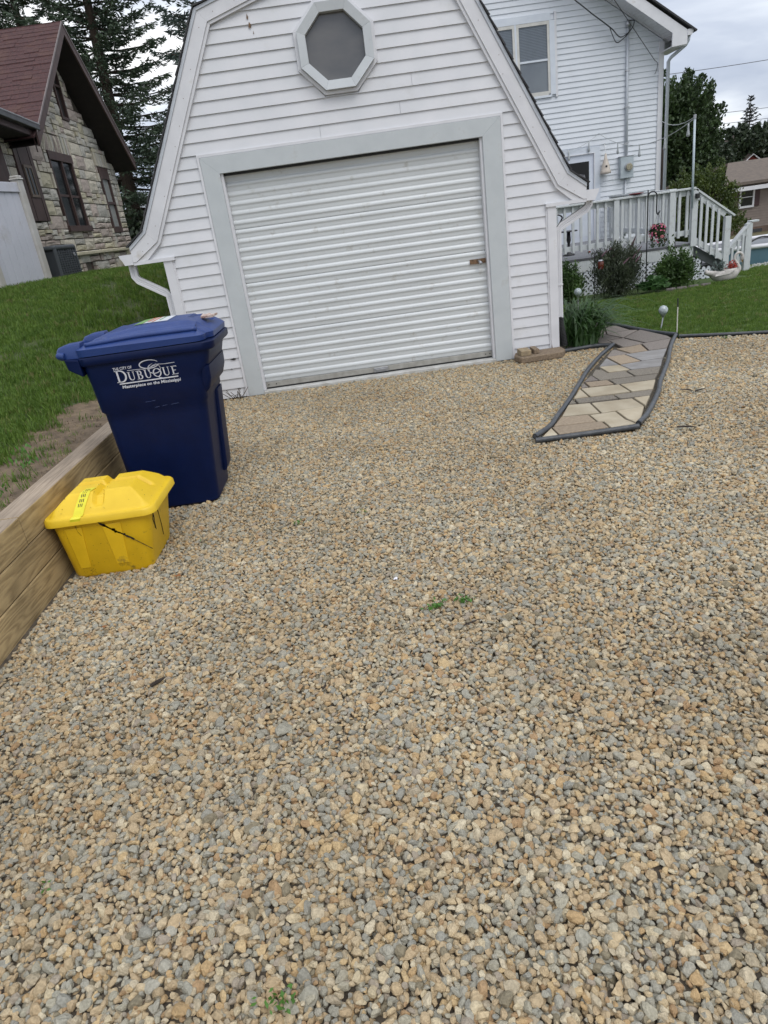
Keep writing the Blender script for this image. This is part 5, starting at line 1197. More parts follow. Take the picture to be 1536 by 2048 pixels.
# daylily clump by the garage
t = thing('daylily', (2.3, 7.3, 0), 'clump of long arching strap leaves at the garage corner', 'plant'); 
def strap(c, h, reach, az_, w_, n=9, droop=1.0):
    vs_ = []; 
    for i in range(n):
        u = i / (n - 1); r_ = reach * (u ** 1.25); z_ = h * (math.sin(u * math.pi * .5 * (1 + .45 * droop)) if droop > 0 else u); ww = w_ * (1 - u ** 2.2) * .5 + .0006
        px_, py_ = math.cos(az_), math.sin(az_); vs_ += [(c[0] + px_ * r_ - py_ * ww, c[1] + py_ * r_ + px_ * ww, c[2] + z_), (c[0] + px_ * r_ + py_ * ww, c[1] + py_ * r_ - px_ * ww, c[2] + z_ - ww * .3)]
    return vs_, [(2 * i, 2 * i + 1, 2 * i + 3, 2 * i + 2) for i in range(n - 1)]
m = MB()
for i in range(380):
    c = (2.34 + random.gauss(0, .09), 7.36 + random.gauss(0, .16), 0); az_ = random.uniform(-1.7, 2.2); h_ = random.uniform(.16, .44); rc = random.uniform(.18, .66)
    vs_, fs_ = strap(c, h_, rc, az_, random.uniform(.013, .022), droop=random.uniform(.4, 1.1)); m.add(vs_, fs_)
m.build('leaves', lf_grassy, t)
m = MB()
for i in range(6):
    c = (2.34 + random.gauss(0, .08), 7.36 + random.gauss(0, .12), 0); a = random.uniform(-.6, 1.6); r_ = random.uniform(.1, .5); z_ = random.uniform(.45, .72); m.tube(smoothpath([c, (c[0] + math.cos(a) * r_ * .4, c[1] + math.sin(a) * r_ * .4, z_ * .7), (c[0] + math.cos(a) * r_, c[1] + math.sin(a) * r_, z_)]), .0014, 4)
m.build('seed_stalks', mat('stalk', (.07, .11, .03), (.04, .06, .02), rough=.7), t)
m = MB(); m.add([(2.07, 6.98, .001), (2.50, 6.97, .001), (2.5, 7.9, .001), (2.07, 8.4, .001)], [(0, 1, 2, 3)]); m.build('mulch_bed', mat('mulch', (.035, .03, .025), (.015, .013, .01), scale=40, rough=1, bump=.8), kind='structure')
# globe garden lights
globem = mat('crackle_globe', (.50, .55, .56), (.22, .26, .27), scale=45, rough=.12, spec=.9, detail=8)
def globe(x, y, zb_, ztop, lab, tilt=(0, 0)):
    t = thing('globe_light', (x, y, zb_), lab, 'garden light', 'glass globe garden lights'); m = MB()
    c = Vector((x + tilt[0], y + tilt[1], ztop - .055)); vs = []
    m.lathe([(.004, -.052), (.03, -.043), (.046, -.02), (.051, 0), (.046, .02), (.03, .043), (.004, .052)], tuple(c), 16); m.build('globe', globem, t, smooth=True)
    m = MB(); m.tube([tuple(c + Vector((0, 0, -.075))), tuple(c + Vector((0, 0, -.045)))], .02, 10, radii=[.012, .028]); m.build('collar', galv, t)
    m = MB(); m.tube([(x, y, zb_ - .02), tuple(c + Vector((0, 0, -.07)))], .007, 6); m.build('stake', galv, t)
globe(3.30, 7.45, 0, .25, 'crackled glass globe light on a leaning stake in the lawn', tilt=(.045, .05))
globe(2.98, 9.3, -.05, .33, 'crackled glass globe light just above the long arching leaves', tilt=(.0, 0))
mk = thing('marker_stake', (3.265, 6.96, 0), 'thin white stake with a black top at the corner of the path edging', 'stake')
m = MB(); m.tube([(3.265, 6.98, 0), (3.262, 6.98, .30)], .0055, 6); m.build('rod', mat('fibreglass_white', (.66, .64, .56), rough=.5), mk)
m = MB(); m.tube([(3.262, 6.98, .30), (3.26, 6.98, .385)], .0065, 6); m.build('tip', black, mk)
# shepherd hooks
def hook(x, y, z0_, z1_, lab, s_=1.0, sg=1):
    m = MB(); r_ = .055 * s_; pts = [(x, y, z0_), (x, y, z1_ - r_)] + [(x + sg * (r_ - r_ * math.cos(R(a))), y, z1_ - r_ + r_ * math.sin(R(a)) * 1.1) for a in range(20, 181, 20)] + [(x + sg * 2 * r_, y, z1_ - .22 * s_), (x + sg * 2.35 * r_, y, z1_ - .26 * s_), (x + sg * 2.8 * r_, y, z1_ - .22 * s_)]
    m.tube(smoothpath(pts, 3), .0065 * s_ + .001, 6); return m.build('shepherd_hook', iron, smooth=True, label=lab, cat='hook', group='shepherd hooks')
hook(4.80, 11.45, -.1, 1.34, 'tall black shepherd hook holding the pink flower basket', 1.3)
hook(3.79, 11.0, -.1, .60, 'short black shepherd hook beside the butterfly bush', .9)
lt = thing('candle_lantern', (3.90, 11.0, .38), 'dark red jar lantern hanging left of the butterfly bush', 'lantern')
m = MB(); m.lathe([(.03, 0), (.045, .01), (.047, .11), (.035, .125)], (3.89, 11.0, .34), 14); m.build('jar', mat('amber_jar', (.16, .035, .02), (.08, .02, .012), rough=.25), lt, smooth=True)
m = MB(); m.lathe([(.04, 0), (.045, .006), (.03, .02), (0, .022)], (3.89, 11.0, .465), 14); m.build('lid', galv, lt)
# hanging basket of petunias
hb = thing('hanging_basket', (4.97, 11.45, .75), 'hanging basket overflowing with pink petunias in front of the deck rail', 'flower basket')
m = MB()
for a in (0, 120, 240): m.tube([(4.97, 11.45, 1.04), (4.97 + .07 * math.cos(R(a)), 11.45 + .07 * math.sin(R(a)), .84)], .002, 4)
m.build('hanger', iron, hb)
m = MB(); m.lathe([(.03, -.05), (.06, -.03), (.085, .06), (.085, .065)], (4.97, 11.45, .75), 14); m.build('pot', mat('pot_dark', (.04, .03, .025), rough=.8), hb)
P = []; 
for _ in range(1600):
    v = Vector((random.gauss(0, 1), random.gauss(0, 1), random.gauss(0, 1))).normalized() * random.random() ** .4
    q_ = Vector((4.97 + v.x * .13, 11.45 + v.y * .13, .76 + v.z * .11))
    if random.random() < .35: a = random.choice((.4, 2.2, 3.6, 4.6, 5.6)); q_ = Vector((4.97 + .10 * math.cos(a) + random.gauss(0, .018), 11.45 + .10 * math.sin(a) + random.gauss(0, .018), random.uniform(.50 + .03 * (a % 1), .76)))
    P.append(tuple(q_))
V, F = leafcloud(P, .03, .6); bulkmesh('foliage', V, F, leafmat('leaf_petunia', (.05, .085, .025), (.03, .05, .018)), hb)
pk = mat('petunia_pink', (.55, .14, .24), (.42, .08, .17), scale=30, rough=.7); pk2 = mat('petunia_salmon', (.55, .22, .20), (.45, .13, .14), scale=30, rough=.7)
fl = MB()
for k in range(75):
    a = random.uniform(-3.4, .3); z_ = .56 + .31 * random.random() ** .8; r_ = .14 * math.sqrt(max(.05, 1 - ((z_ - .74) / .15) ** 2)) if z_ > .66 else .105; s_ = random.uniform(.009, .018)
    c = Vector((4.97 + r_ * math.cos(a), 11.45 + r_ * math.sin(a), z_)); n_v = Vector((math.cos(a), math.sin(a), .4)).normalized(); u_ = n_v.cross(Vector((0, 0, 1))).normalized(); w_v = n_v.cross(u_)
    k0 = len(fl.v); fl.v.append(tuple(c - n_v * .006)); 
    for i in range(8): rr = s_ * (1 if i % 2 else .86); fl.v.append(tuple(c + u_ * math.cos(R(45 * i)) * rr + w_v * math.sin(R(45 * i)) * rr))
    for i in range(8): fl.f.append((k0, k0 + 1 + i, k0 + 1 + (i + 1) % 8)); fl.m.append(k % 3 == 0)
fl.build('flowers', [pk, pk2], hb)
# swan planter
sw = thing('swan_planter', (5.95, 11.2, -.1), 'white concrete swan planter at the foot of the deck stairs', 'planter')
swm = mat('swan_concrete', (.56, .53, .50), (.42, .39, .36), scale=14, rough=.8, bump=.3)
m = MB()
def el(cx_, cy_, rx_, ry_, z_, n=14): return [(cx_ + rx_ * math.cos(2 * math.pi * i / n), cy_ + ry_ * math.sin(2 * math.pi * i / n), z_) for i in range(n)]
m.loft([el(5.95, 11.15, .10, .06, -.13), el(5.95, 11.15, .19, .10, -.08), el(5.94, 11.15, .24, .115, -.02), el(5.92, 11.15, .24, .11, .04), el(5.93, 11.15, .20, .09, .05), el(5.93, 11.15, .18, .08, .02)])
m.build('body', swm, sw, smooth=True)
m = MB(); m.tube(smoothpath([(5.80, 11.13, .02), (5.70, 11.12, .03), (5.62, 11.12, .06)]), .04, 8, radii=None); m.build('tail', swm, sw, smooth=True)
nk = smoothpath([(6.11, 11.15, -.03), (6.17, 11.15, .04), (6.135, 11.15, .12), (6.10, 11.15, .19), (6.115, 11.15, .26), (6.17, 11.15, .285), (6.215, 11.15, .25), (6.225, 11.15, .20), (6.22, 11.15, .17)], 5)
m = MB(); m.tube(nk, .03, 10, radii=[.055 - .035 * min(1, i / 16) + (.006 if 32 < i < 38 else 0) for i in range(len(nk))]); m.build('neck', swm, sw, smooth=True)
m = MB(); m.tube([(6.222, 11.15, .185), (6.222, 11.15, .155), (6.222, 11.145, .125)], .012, 8, radii=[.022, .014, .004]); m.build('beak', mat('beak', (.30, .19, .05), (.15, .08, .02), scale=30, rough=.7), sw, smooth=True)
for sg in (-1, 1):
    m = MB()
    for k in range(4): m.loft([[(5.74 + k * .05, 11.15 + sg * .10, -.02 + k * .018), (5.98 + k * .03, 11.15 + sg * .118, .0 + k * .015), (6.0 + k * .03, 11.15 + sg * .105, .03 + k * .015), (5.76 + k * .05, 11.15 + sg * .09, .01 + k * .018)], [(5.74 + k * .05, 11.15 + sg * .12, -.02 + k * .018), (5.98 + k * .03, 11.15 + sg * .135, .0 + k * .015), (6.0 + k * .03, 11.15 + sg * .12, .03 + k * .015), (5.76 + k * .05, 11.15 + sg * .105, .01 + k * .018)]])
    m.build('wing', swm, sw, bevel=.006, seg=2)
dm, _ = shrub((5.86, 11.16, .02), .11, .09, .22, 420, .035, leafmat('leaf_silver', (.22, .27, .25), (.12, .16, .15)), 'silvery dusty miller growing in the swan planter', nm='dusty_miller', cat='plant')
P = [(6.05 + random.gauss(0, .035), 11.12 + random.gauss(0, .03), .10 + random.gauss(0, .035)) for _ in range(160)]
V, F = leafcloud(P, .03, .8); bulkmesh('red_flowers', V, F, mat('flower_red', (.45, .05, .03), (.30, .03, .02), scale=30, rough=.7), label='cluster of red flowers in the swan planter', cat='flowers')
# weeds and debris on the gravel
wl = leafmat('leaf_weed', (.09, .22, .03), (.05, .13, .02))
for (x, y, n, s_, lab) in ((-.49, 3.48, 26, .016, 'tiny green weed in the gravel a step right of the bins'), (-.12, 3.52, 16, .015, 'sparse dark green weed in the gravel level with the bins'), (.15, 2.41, 44, .020, 'bright green weed, left one of the pair in the gravel'), (.27, 2.43, 40, .020, 'darker green weed, right one of the pair in the gravel'), (-.37, .93, 34, .016, 'small green weed at the bottom edge of the gravel'), (-1.0, 3.38, 10, .012, 'speck of green weed right of the yellow tub'), (3.55, 6.55, 26, .02, 'low green weed by the edging strip at the right lawn'), (-1.02, 1.30, 8, .012, 'speck of green weed at the lower left of the gravel')):
    P = [(x + random.gauss(0, .014 + n * .0002), y + random.gauss(0, .012), .012 + abs(random.gauss(0, .012))) for _ in range(n)]
    V, F = leafcloud(P, s_, .55, flat=.4); bulkmesh('weed', V, F, wl, label=lab, cat='weed', group='green weeds in the gravel')
tw_ = mat('dead_twig', (.06, .045, .035), (.025, .018, .014), rough=.9)
for (x, y, l_, a, r_, lab) in ((-.94, 2.15, .06, .6, .007, 'dark broken bark piece on the gravel at the left'), (2.03, 4.14, .12, -.7, .006, 'dark twig lying right of the path end'), (2.5, 4.92, .09, .2, .005, 'dark twig right of the path, upper one of a pair'), (2.41, 4.97, .08, 2.8, .005, 'curved dark twig right of the path, beside a straight one'), (.28, 2.25, .07, .3, .003, 'thin twig on the gravel below the weed pair'), (.22, 1.83, .06, 1.9, .002, 'pale thin straw on the gravel in the middle'), (-.30, 1.98, .03, 1.2, .004, 'small dark twig on the gravel left of the middle')):
    m = MB(); p0 = Vector((x - math.cos(a) * l_ / 2, y - math.sin(a) * l_ / 2, .018)); p1 = Vector((x + math.cos(a) * l_ / 2, y + math.sin(a) * l_ / 2, .024)); mid = p0.lerp(p1, .5) + Vector((.008, -.006, .006)); m.tube([p0, mid, p1], r_, 6, radii=[r_, r_ * 1.1, r_ * .3]); m.build('twig', tw_, label=lab, cat='twig', group='twigs on the gravel')
def leaf(name, x, y, z, s_, mt, lab, cat):
    m = MB(); a0 = random.uniform(0, 6)
    pts = []
    for i in range(9):
        a = a0 + 2 * math.pi * i / 9; r_ = s_ * random.uniform(.6, 1); pts.append((x + math.cos(a) * r_, y + math.sin(a) * r_ * .8, z + random.uniform(0, s_ * .5)))
    m.add(pts + [(x, y, z + s_ * .3)], [(i, (i + 1) % 9, 9) for i in range(9)]); return m.build(name, mt, label=lab, cat=cat)
leaf('paper_scrap', 0.01, 2.68, .02, .014, mat('paper_white', (.75, .74, .78), rough=.7), 'small white paper scrap on the gravel in the middle', 'litter')
leaf('dead_leaf', 1.30, 6.22, .02, .022, tw_, 'dark dead leaf on the gravel in front of the garage door right side', 'leaf')
leaf('dead_leaf', -1.06, 3.02, .02, .022, mat('leaf_rust', (.25, .10, .03), (.15, .06, .02), rough=.8), 'rust coloured leaf on the gravel right of the yellow tub', 'leaf')
leaf('dead_leaf', -1.30, 2.62, .02, .02, MATS['leaf_rust'], 'rust coloured leaf on the gravel below the yellow tub', 'leaf')
P = []
for _ in range(420):
    y = random.uniform(.8, 6.8); x = random.uniform(-1.6, .9 * y)
    if not inside(np.array([[x, y]]), PATH)[0]: P.append((x, y, .014 + random.random() * .006))
V, F = leafcloud(P, .014, .35, flat=.7); bulkmesh('leaf_litter', V, F, mat('litter_brown', (.12, .075, .04), (.04, .028, .018), scale=30, rough=.9), kind='stuff', label='tiny brown leaf crumbs scattered over the gravel', cat='litter')
t = thing('dry_weed', (-1.27, 6.93, 0), 'dry brown weed stalks at the foot of the garage by the door frame', 'weed'); m = MB()
for i in range(14):
    a = random.uniform(0, 3.14); r_ = random.uniform(.04, .13); c = (-1.32 + random.uniform(-.06, .05), 6.95, 0); m.tube([c, (c[0] + math.cos(a) * r_ * .5, c[1] - .02, .05), (c[0] + math.cos(a) * r_, c[1] - .03, random.uniform(.04, .12))], .003, 4)
m.build('stalks', mat('dry_stalk', (.10, .07, .04), (.05, .035, .02), rough=.9), t)
# young weeds on the bare strip behind the timbers
for (x, y, h_, n, lab) in ((-2.08, 3.95, .12, 40, 'leafy green seedling on the bare soil behind the timber wall'), (-2.0, 3.45, .06, 20, 'small pale seedling against the timber wall top'), (-2.35, 3.15, .10, 60, 'clump of weeds at the left edge of the bare soil')):
    P = [(x + random.gauss(0, .03), y + random.gauss(0, .03), Lz(x, y) + random.uniform(0, h_)) for _ in range(n)]
    V, F = leafcloud(P, .035, .4, D=[(random.gauss(0, .6), random.gauss(0, .6), 1)] * n); bulkmesh('seedling', V, F, wl, label=lab, cat='weed')
# ================================================================== stone house on the left
SX = -5.0
brownw = mat('brown_wood', (.075, .042, .035), (.05, .028, .024), scale=10, rough=.6, bump=.1, stretch=(1, 1, .3))
darksof = mat('dark_soffit', (.020, .014, .012), (.012, .009, .008), rough=.8)
mortar = mat('mortar_dark', (.10, .085, .065), (.06, .05, .04), scale=20, rough=1)
sh = thing('stone_house', (SX, 14.5, 1.0), 'limestone house with a steep dark red shingle roof on the left', 'house')
WB, WE = 8.0, 17.5      # wall run in y
AP = (14.93, 5.55)       # gable apex behind the rake (y, z)
def roofz(y): return AP[1] - abs(y - AP[0]) * .765
m = MB(); pr2 = [(WB, .6), (WE, .6), (WE, roofz(WE) - .2), (AP[0], AP[1] - .30), (12.35, roofz(12.35) - .2), (WB, 3.5)]
m.prism([(SX - .04, y, z) for y, z in pr2], (-.3, 0, 0)); m.build('wall', mortar, sh)
holes = [(13.72, 14.86, 2.05, 3.34), (16.34, 16.95, 1.98, 3.27), (12.30, 12.98, 2.20, 3.42), (14.08, 14.55, 1.08, 1.44), (15.02, 15.38, 4.0, 4.93)]
heads = [(13.6, 14.98, 3.36, 3.66), (16.25, 17.05, 3.29, 3.55), (12.2, 13.1, 3.44, 3.68)]
stm = [mat('limestone_buff', (.62, .57, .46), (.49, .445, .355), scale=6, rough=.9, bump=.9, bscale=22, rnd=.16), mat('limestone_grey', (.57, .54, .475), (.43, .41, .35), scale=6, rough=.9, bump=.9, bscale=22, rnd=.16), mat('limestone_rose', (.50, .42, .36), (.39, .33, .285), scale=6, rough=.9, bump=.9, bscale=22, rnd=.14), mat('limestone_yellow', (.58, .53, .38), (.46, .42, .30), scale=6, rough=.9, bump=.9, bscale=22, rnd=.14)]
stones = []
def addstone(y0_, y1_, z0_, z1_): stones.append((y0_, y1_, z0_, z1_))
z = .82; prev = []
while z < 5.6:
    hrow = random.choice((.17, .20, .22, .25)); y = WB + 2.2 + random.random() * .4
    while y < WE - .02:
        l_ = random.uniform(.24, .70); y2 = min(y + l_, WE - .01); 
        if WE - y2 < .2: y2 = WE - .01
        kind = random.random()
        cells = [(y, y2, z, z + hrow)] if kind < .42 else ([(y, y2, z, z + hrow * .5), (y, y2, z + hrow * .5, z + hrow)] if kind < .8 else [(y, (y + y2) / 2, z, z + hrow * .62), ((y + y2) / 2, y2, z, z + hrow * .38), (y, (y + y2) / 2, z + hrow * .62, z + hrow), ((y + y2) / 2, y2, z + hrow * .38, z + hrow)])
        for c in cells: addstone(*c)
        y = y2
    z += hrow
def clipholes(s):
    res = [s]
    for (a, b, c, d) in holes + heads:
        nr_ = []
        for (y0_, y1_, z0_, z1_) in res:
            if y1_ <= a or y0_ >= b or z1_ <= c or z0_ >= d: nr_.append((y0_, y1_, z0_, z1_)); continue
            if y0_ < a: nr_.append((y0_, a, z0_, z1_))
            if y1_ > b: nr_.append((b, y1_, z0_, z1_))
            yy0, yy1 = max(y0_, a), min(y1_, b)
            if z0_ < c: nr_.append((yy0, yy1, z0_, c))
            if z1_ > d: nr_.append((yy0, yy1, d, z1_))
        res = nr_
    return res
cells = []
for s_ in stones:
    for (y0_, y1_, z0_, z1_) in clipholes(s_):
        if y1_ - y0_ < .05 or z1_ - z0_ < .035: continue
        lim = roofz((y0_ + y1_) / 2) - .08 if y0_ > 12.35 else 3.45
        if y1_ > 14.9: lim = min(lim, roofz(y1_) - .02)
        if y0_ < 14.9 and y0_ > 12.35: lim = min(lim, roofz(y0_) - .02)
        if y0_ > 12.35: lim -= .13
        if z0_ > lim - .05: continue
        cells.append((y0_, y1_, z0_, min(z1_, lim)))
for (a, b, c, d) in heads:
    k = int((b - a) / .085)
    for i in range(k): cells.append((a + (b - a) * i / k, a + (b - a) * (i + 1) / k, c, d))
# shared rough faced block shapes
shapes = []
for k in range(10):
    vs_ = []; nn_ = 4
    for j in range(nn_ + 1):
        for i in range(nn_ + 1):
            ed = i in (0, nn_) or j in (0, nn_); vs_.append((.0 if ed else random.uniform(.35, 1.0), i / nn_ - .5, j / nn_ - .5))
    fs_ = [(j * 5 + i, j * 5 + i + 1, (j + 1) * 5 + i + 1, (j + 1) * 5 + i) for j in range(nn_) for i in range(nn_)]
    b0 = len(vs_); rim = [0, 1, 2, 3, 4, 9, 14, 19, 24, 23, 22, 21, 20, 15, 10, 5]
    vs_ += [(-1.2, vs_[r_][1], vs_[r_][2]) for r_ in rim]
    for i in range(16): fs_.append((rim[i], b0 + i, b0 + (i + 1) % 16, rim[(i + 1) % 16]))
    for mi, mt in enumerate(stm):
        me = bpy.data.meshes.new('stone'); me.from_pydata(vs_, [], fs_); me.materials.append(mt); me.update(); shapes.append(me)
cells.sort(key=lambda c: -((c[1] - c[0]) * (c[3] - c[2])) / c[0] ** 2)
rest = MB(); base_o = worldloc(sh)
for i, (y0_, y1_, z0_, z1_) in enumerate(cells):
    w8 = [.36, .34, .16, .14]; mi = random.choices(range(4), w8)[0]
    if z0_ < 2.1 and random.random() < .35: mi = 2
    if i < 298:
        o = bpy.data.objects.new('stone', shapes[random.randrange(10) * 4 + mi]); C.objects.link(o); o.parent = sh
        o.location = Vector((SX - .012, (y0_ + y1_) / 2, (z0_ + z1_) / 2)) - base_o; o.scale = (random.uniform(.015, .04), (y1_ - y0_) - .016, (z1_ - z0_) - .016)
    else: rest.cur = mi; rest.box(SX - .06, SX + random.uniform(0, .02), y0_ + .006, y1_ - .006, z0_ + .006, z1_ - .006)
rest.build('small_stones', stm, sh, kind='stuff')
print('house stones', len(cells))
# windows
gl2 = mat('dark_pane', (.014, .018, .020), (.010, .012, .014), rough=.08, spec=.7)
m = MB(); m.box(SX - .08, SX - .03, 13.70, 14.88, 2.03, 3.36); w1 = m.build('window', darksof, sh)
for a, b in ((13.78, 14.28), (14.34, 14.80)):
    m = MB(); m.box(SX - .03, SX - .022, a, b, 2.12, 3.22); m.build('pane', gl2, w1)
for bx in ((13.72, 13.78, 2.05, 3.34), (14.80, 14.86, 2.05, 3.34), (14.28, 14.34, 2.12, 3.22)):
    m = MB(); m.box(SX - .03, SX + .015, bx[0], bx[1], bx[2], bx[3]); m.build('frame', brownw, w1)
m = MB(); m.box(SX - .03, SX + .03, 13.72, 14.86, 3.22, 3.36); m.build('lintel', brownw, w1); m = MB(); m.box(SX - .03, SX + .05, 13.70, 14.90, 2.02, 2.12); m.build('window_sill', brownw, w1)
for a, b in ((13.78, 14.28), (14.34, 14.80)):
    m = MB(); m.box(SX - .022, SX - .008, a, b, 2.62, 2.66); m.build('meeting_rail', brownw, w1)
w2 = MB().box(SX - .08, SX - .03, 16.34, 16.95, 1.98, 3.27).build('window', darksof, sh)
m = MB(); m.box(SX - .03, SX - .02, 16.42, 16.88, 2.1, 3.05); m.build('curtain', mat('net_curtain', (.33, .33, .30), (.24, .25, .24), scale=20, rough=.4), w2)
for bx in ((16.34, 16.42, 1.98, 3.27), (16.88, 16.95, 1.98, 3.27), (16.42, 16.88, 3.05, 3.27), (16.42, 16.88, 1.98, 2.1), (16.42, 16.88, 2.55, 2.60)):
    m = MB(); m.box(SX - .03, SX + .02, bx[0], bx[1], bx[2], bx[3]); m.build('frame', brownw, w2)
w3 = MB().box(SX - .06, SX + .02, 12.30, 12.98, 2.20, 3.42).build('shuttered_window', brownw, sh)
m = MB(); m.box(SX + .02, SX + .03, 12.52, 12.76, 2.60, 3.0); m.build('pane', gl2, w3)
for bx in ((12.48, 12.52, 2.56, 3.04), (12.76, 12.80, 2.56, 3.04), (12.52, 12.76, 3.0, 3.04), (12.52, 12.76, 2.56, 2.6), (12.62, 12.64, 2.6, 3.0)):
    m = MB(); m.box(SX + .02, SX + .04, bx[0], bx[1], bx[2], bx[3]); m.build('frame', mat('frame_tan', (.16, .12, .09), rough=.6), w3)
for y in (12.44, 12.84):
    m = MB(); m.box(SX + .02, SX + .026, y, y + .008, 2.2, 3.42); m.build('board_joint', darksof, w3)
w4 = MB().box(SX - .2, SX - .05, 14.08, 14.55, 1.08, 1.44).build('basement_window', darksof, sh)
m = MB(); m.box(SX - .05, SX - .03, 14.08, 14.14, 1.08, 1.44); m.box(SX - .05, SX - .03, 14.49, 14.55, 1.08, 1.44); m.build('frame', brownw, w4)
w5 = MB().box(SX - .06, SX - .03, 15.02, 15.38, 4.0, 4.93).build('attic_window', darksof, sh)
for bx in ((15.02, 15.07, 4.0, 4.93), (15.33, 15.38, 4.0, 4.93), (15.07, 15.33, 4.0, 4.05), (15.07, 15.33, 4.55, 4.59)):
    m = MB(); m.box(SX - .03, SX + .02, bx[0], bx[1], bx[2], bx[3]); m.build('frame', brownw, w5)
w6 = MB().box(SX - .06, SX + .02, 11.4, 11.9, 2.2, 3.3).build('window', brownw, sh)
m = MB(); m.box(SX - .03, SX + .07, 13.3, 17.0, 1.60, 1.66); m.build('ledge', stm[3], sh, bevel=.01)
# main roof: two slopes with lapped shingle tabs, rake boards, dark soffit
redsh = mat('red_shingle', (.085, .036, .034), (.045, .023, .024), scale=30, rough=.95, bump=.5, bscale=120, rnd=0, dirt=(.09, .045, .035), dscale=3, damt=(.5, .75))
RX = -4.55; RA = (14.93, 5.46); RS = .76       # rake plane
def rz(y): return RA[1] - abs(y - RA[0]) * RS
m = MB()
ln = math.hypot(1, RS)
for sd in (-1, 1):
    yb = 12.15 if sd < 0 else 17.65; span = abs(yb - RA[0])
    a0 = [(RX, RA[0], RA[1] - .03), (RX, yb, rz(yb) - .03), (-10, yb, rz(yb) - .03), (-10, RA[0], RA[1] - .03)]
    m.prism(a0 if sd > 0 else a0[::-1], (0, 0, .02))
m.build('roof', darksof, sh)
tabs = MB(); exp_ = .14
for r_ in range(int(2.85 * ln / exp_) + 1):
    d0 = r_ * exp_ / ln; y_up = RA[0] - 2.78 + d0 + exp_ / ln + .03; y_lo = RA[0] - 2.78 + d0
    if y_lo > RA[0] - .03: break
    x = RX + .03 - (r_ % 2) * .15; first = True
    while x > -9.2:
        w_ = random.uniform(.22, .34); x2 = x - w_; th_ = random.choice((.012, .016, .024)); yl_ = y_lo - random.choice((0, .0, .025))
        if first: x = RX + .03; first = False
        yu = min(y_up, RA[0]); zl = rz(yl_); zu = rz(yu)
        tabs.add([(x - .004, yl_, zl + .002), (x2, yl_, zl + .002), (x2, yl_, zl + th_), (x - .004, yl_, zl + th_), (x - .004, yu, zu + .004), (x2, yu, zu + .004)], [(0, 1, 2, 3)[::-1], (3, 2, 5, 4)[::-1], (0, 3, 4), (1, 5, 2)])
        x = x2
tabs.build('roof_shingles', redsh, sh, kind='stuff')
m = MB(); a0 = [(RX + .04, RA[0], RA[1]), (RX + .04, 17.68, rz(17.68)), (-10, 17.68, rz(17.68)), (-10, RA[0], RA[1])]; m.prism(a0, (0, 0, .02)); m.build('roof_slope', redsh, sh)
for sd, yb in ((-1, 12.25), (1, 17.62)):
    m = MB(); a = (RX + .02, RA[0], RA[1] - .012); b = (RX + .02, yb, rz(yb) - .012)
    pts = [(RX, RA[0], RA[1] + .0), (RX, yb, rz(yb) + .0), (RX, yb, rz(yb) - .19), (RX, RA[0], RA[1] - .19)]
    m.prism(pts if sd > 0 else pts[::-1], (.03, 0, 0)); m.build('rake_board', brownw, sh)
    m = MB(); pts = [(RX + .03, RA[0], RA[1] + .018), (RX + .03, yb, rz(yb) + .018), (RX + .03, yb, rz(yb) - .018), (RX + .03, RA[0], RA[1] - .018)]
    m.prism(pts if sd > 0 else pts[::-1], (.012, 0, 0)); m.build('drip_edge', mat('drip_metal', (.20, .16, .15), (.14, .11, .10), scale=8, rough=.45), sh)
    m = MB(); pts = [(RX, RA[0], RA[1] - .18), (RX, yb, rz(yb) - .18), (SX - .1, yb, rz(yb) - .18), (SX - .1, RA[0], RA[1] - .18)]; m.prism(pts if sd < 0 else pts[::-1], (0, 0, .012)); m.build('soffit', darksof, sh)
m = MB(); m.box(RX - .04, SX + .4, 12.25, 12.28, 3.15, 3.42); m.build('rafter_end', brownw, sh)
# wing eave running towards the camera
m = MB(); m.prism([(-4.62, 12.30, 3.47), (-4.62, 9.0, 3.57), (-6.8, 9.0, 3.57), (-6.8, 12.2, 3.47)][::-1], (0, 0, .03)); m.build('wing_roof', redsh, sh)
m = MB(); m.bar((-4.60, 12.36, 3.44), (-4.60, 9.0, 3.56), .03, .15); m.build('fascia', brownw, sh)
m = MB(); m.bar((-4.545, 12.38, 3.49), (-4.545, 9.0, 3.61), .10, .085); m.build('gutter', mat('gutter_dark', (.045, .045, .045), (.02, .02, .02), rough=.4), sh, bevel=.01)
m = MB(); m.bar((-4.49, 12.38, 3.535), (-4.49, 9.0, 3.655), .012, .014); m.build('gutter_lip', mat('gutter_lip', (.30, .31, .32), rough=.4), sh)
m = MB(); m.prism([(-4.6, 12.3, 3.36), (-4.6, 9.0, 3.46), (-5.02, 9.0, 3.46), (-5.02, 12.3, 3.36)], (0, 0, .01)); m.build('wing_soffit', darksof, sh)

# air conditioner
ac = thing('air_conditioner', (-4.4, 11.5, 1.1), 'dark grey slatted air conditioning unit against the stone house', 'air conditioner')
acm = mat('ac_grey', (.075, .085, .095), (.06, .068, .076), scale=6, rough=.5); acs = mat('ac_slat', (.045, .052, .060), rough=.5)
m = MB(); m.box(-4.92, -4.22, 10.8, 11.55, 1.04, 1.72); m.build('cabinet', acs, ac, bevel=.02, seg=2)
m = MB(); m.box(-4.94, -4.195, 10.77, 11.58, 1.70, 1.765); m.build('top', acm, ac, bevel=.025, seg=3)
m = MB(); m.box(-4.94, -4.195, 10.77, 11.58, 1.02, 1.09); m.build('base', acm, ac, bevel=.01)
for i in range(9):
    y = 10.80 + i * .0925; m = MB(); m.box(-4.218, -4.20, y - .008, y + .008, 1.09, 1.70); m.build('grille_rib', acm, ac)
for y in (10.795, 11.555):
    m = MB(); m.box(-4.235, -4.198, y - .02, y + .02, 1.05, 1.74); m.build('corner_post', acm, ac)
sl_ = MB()
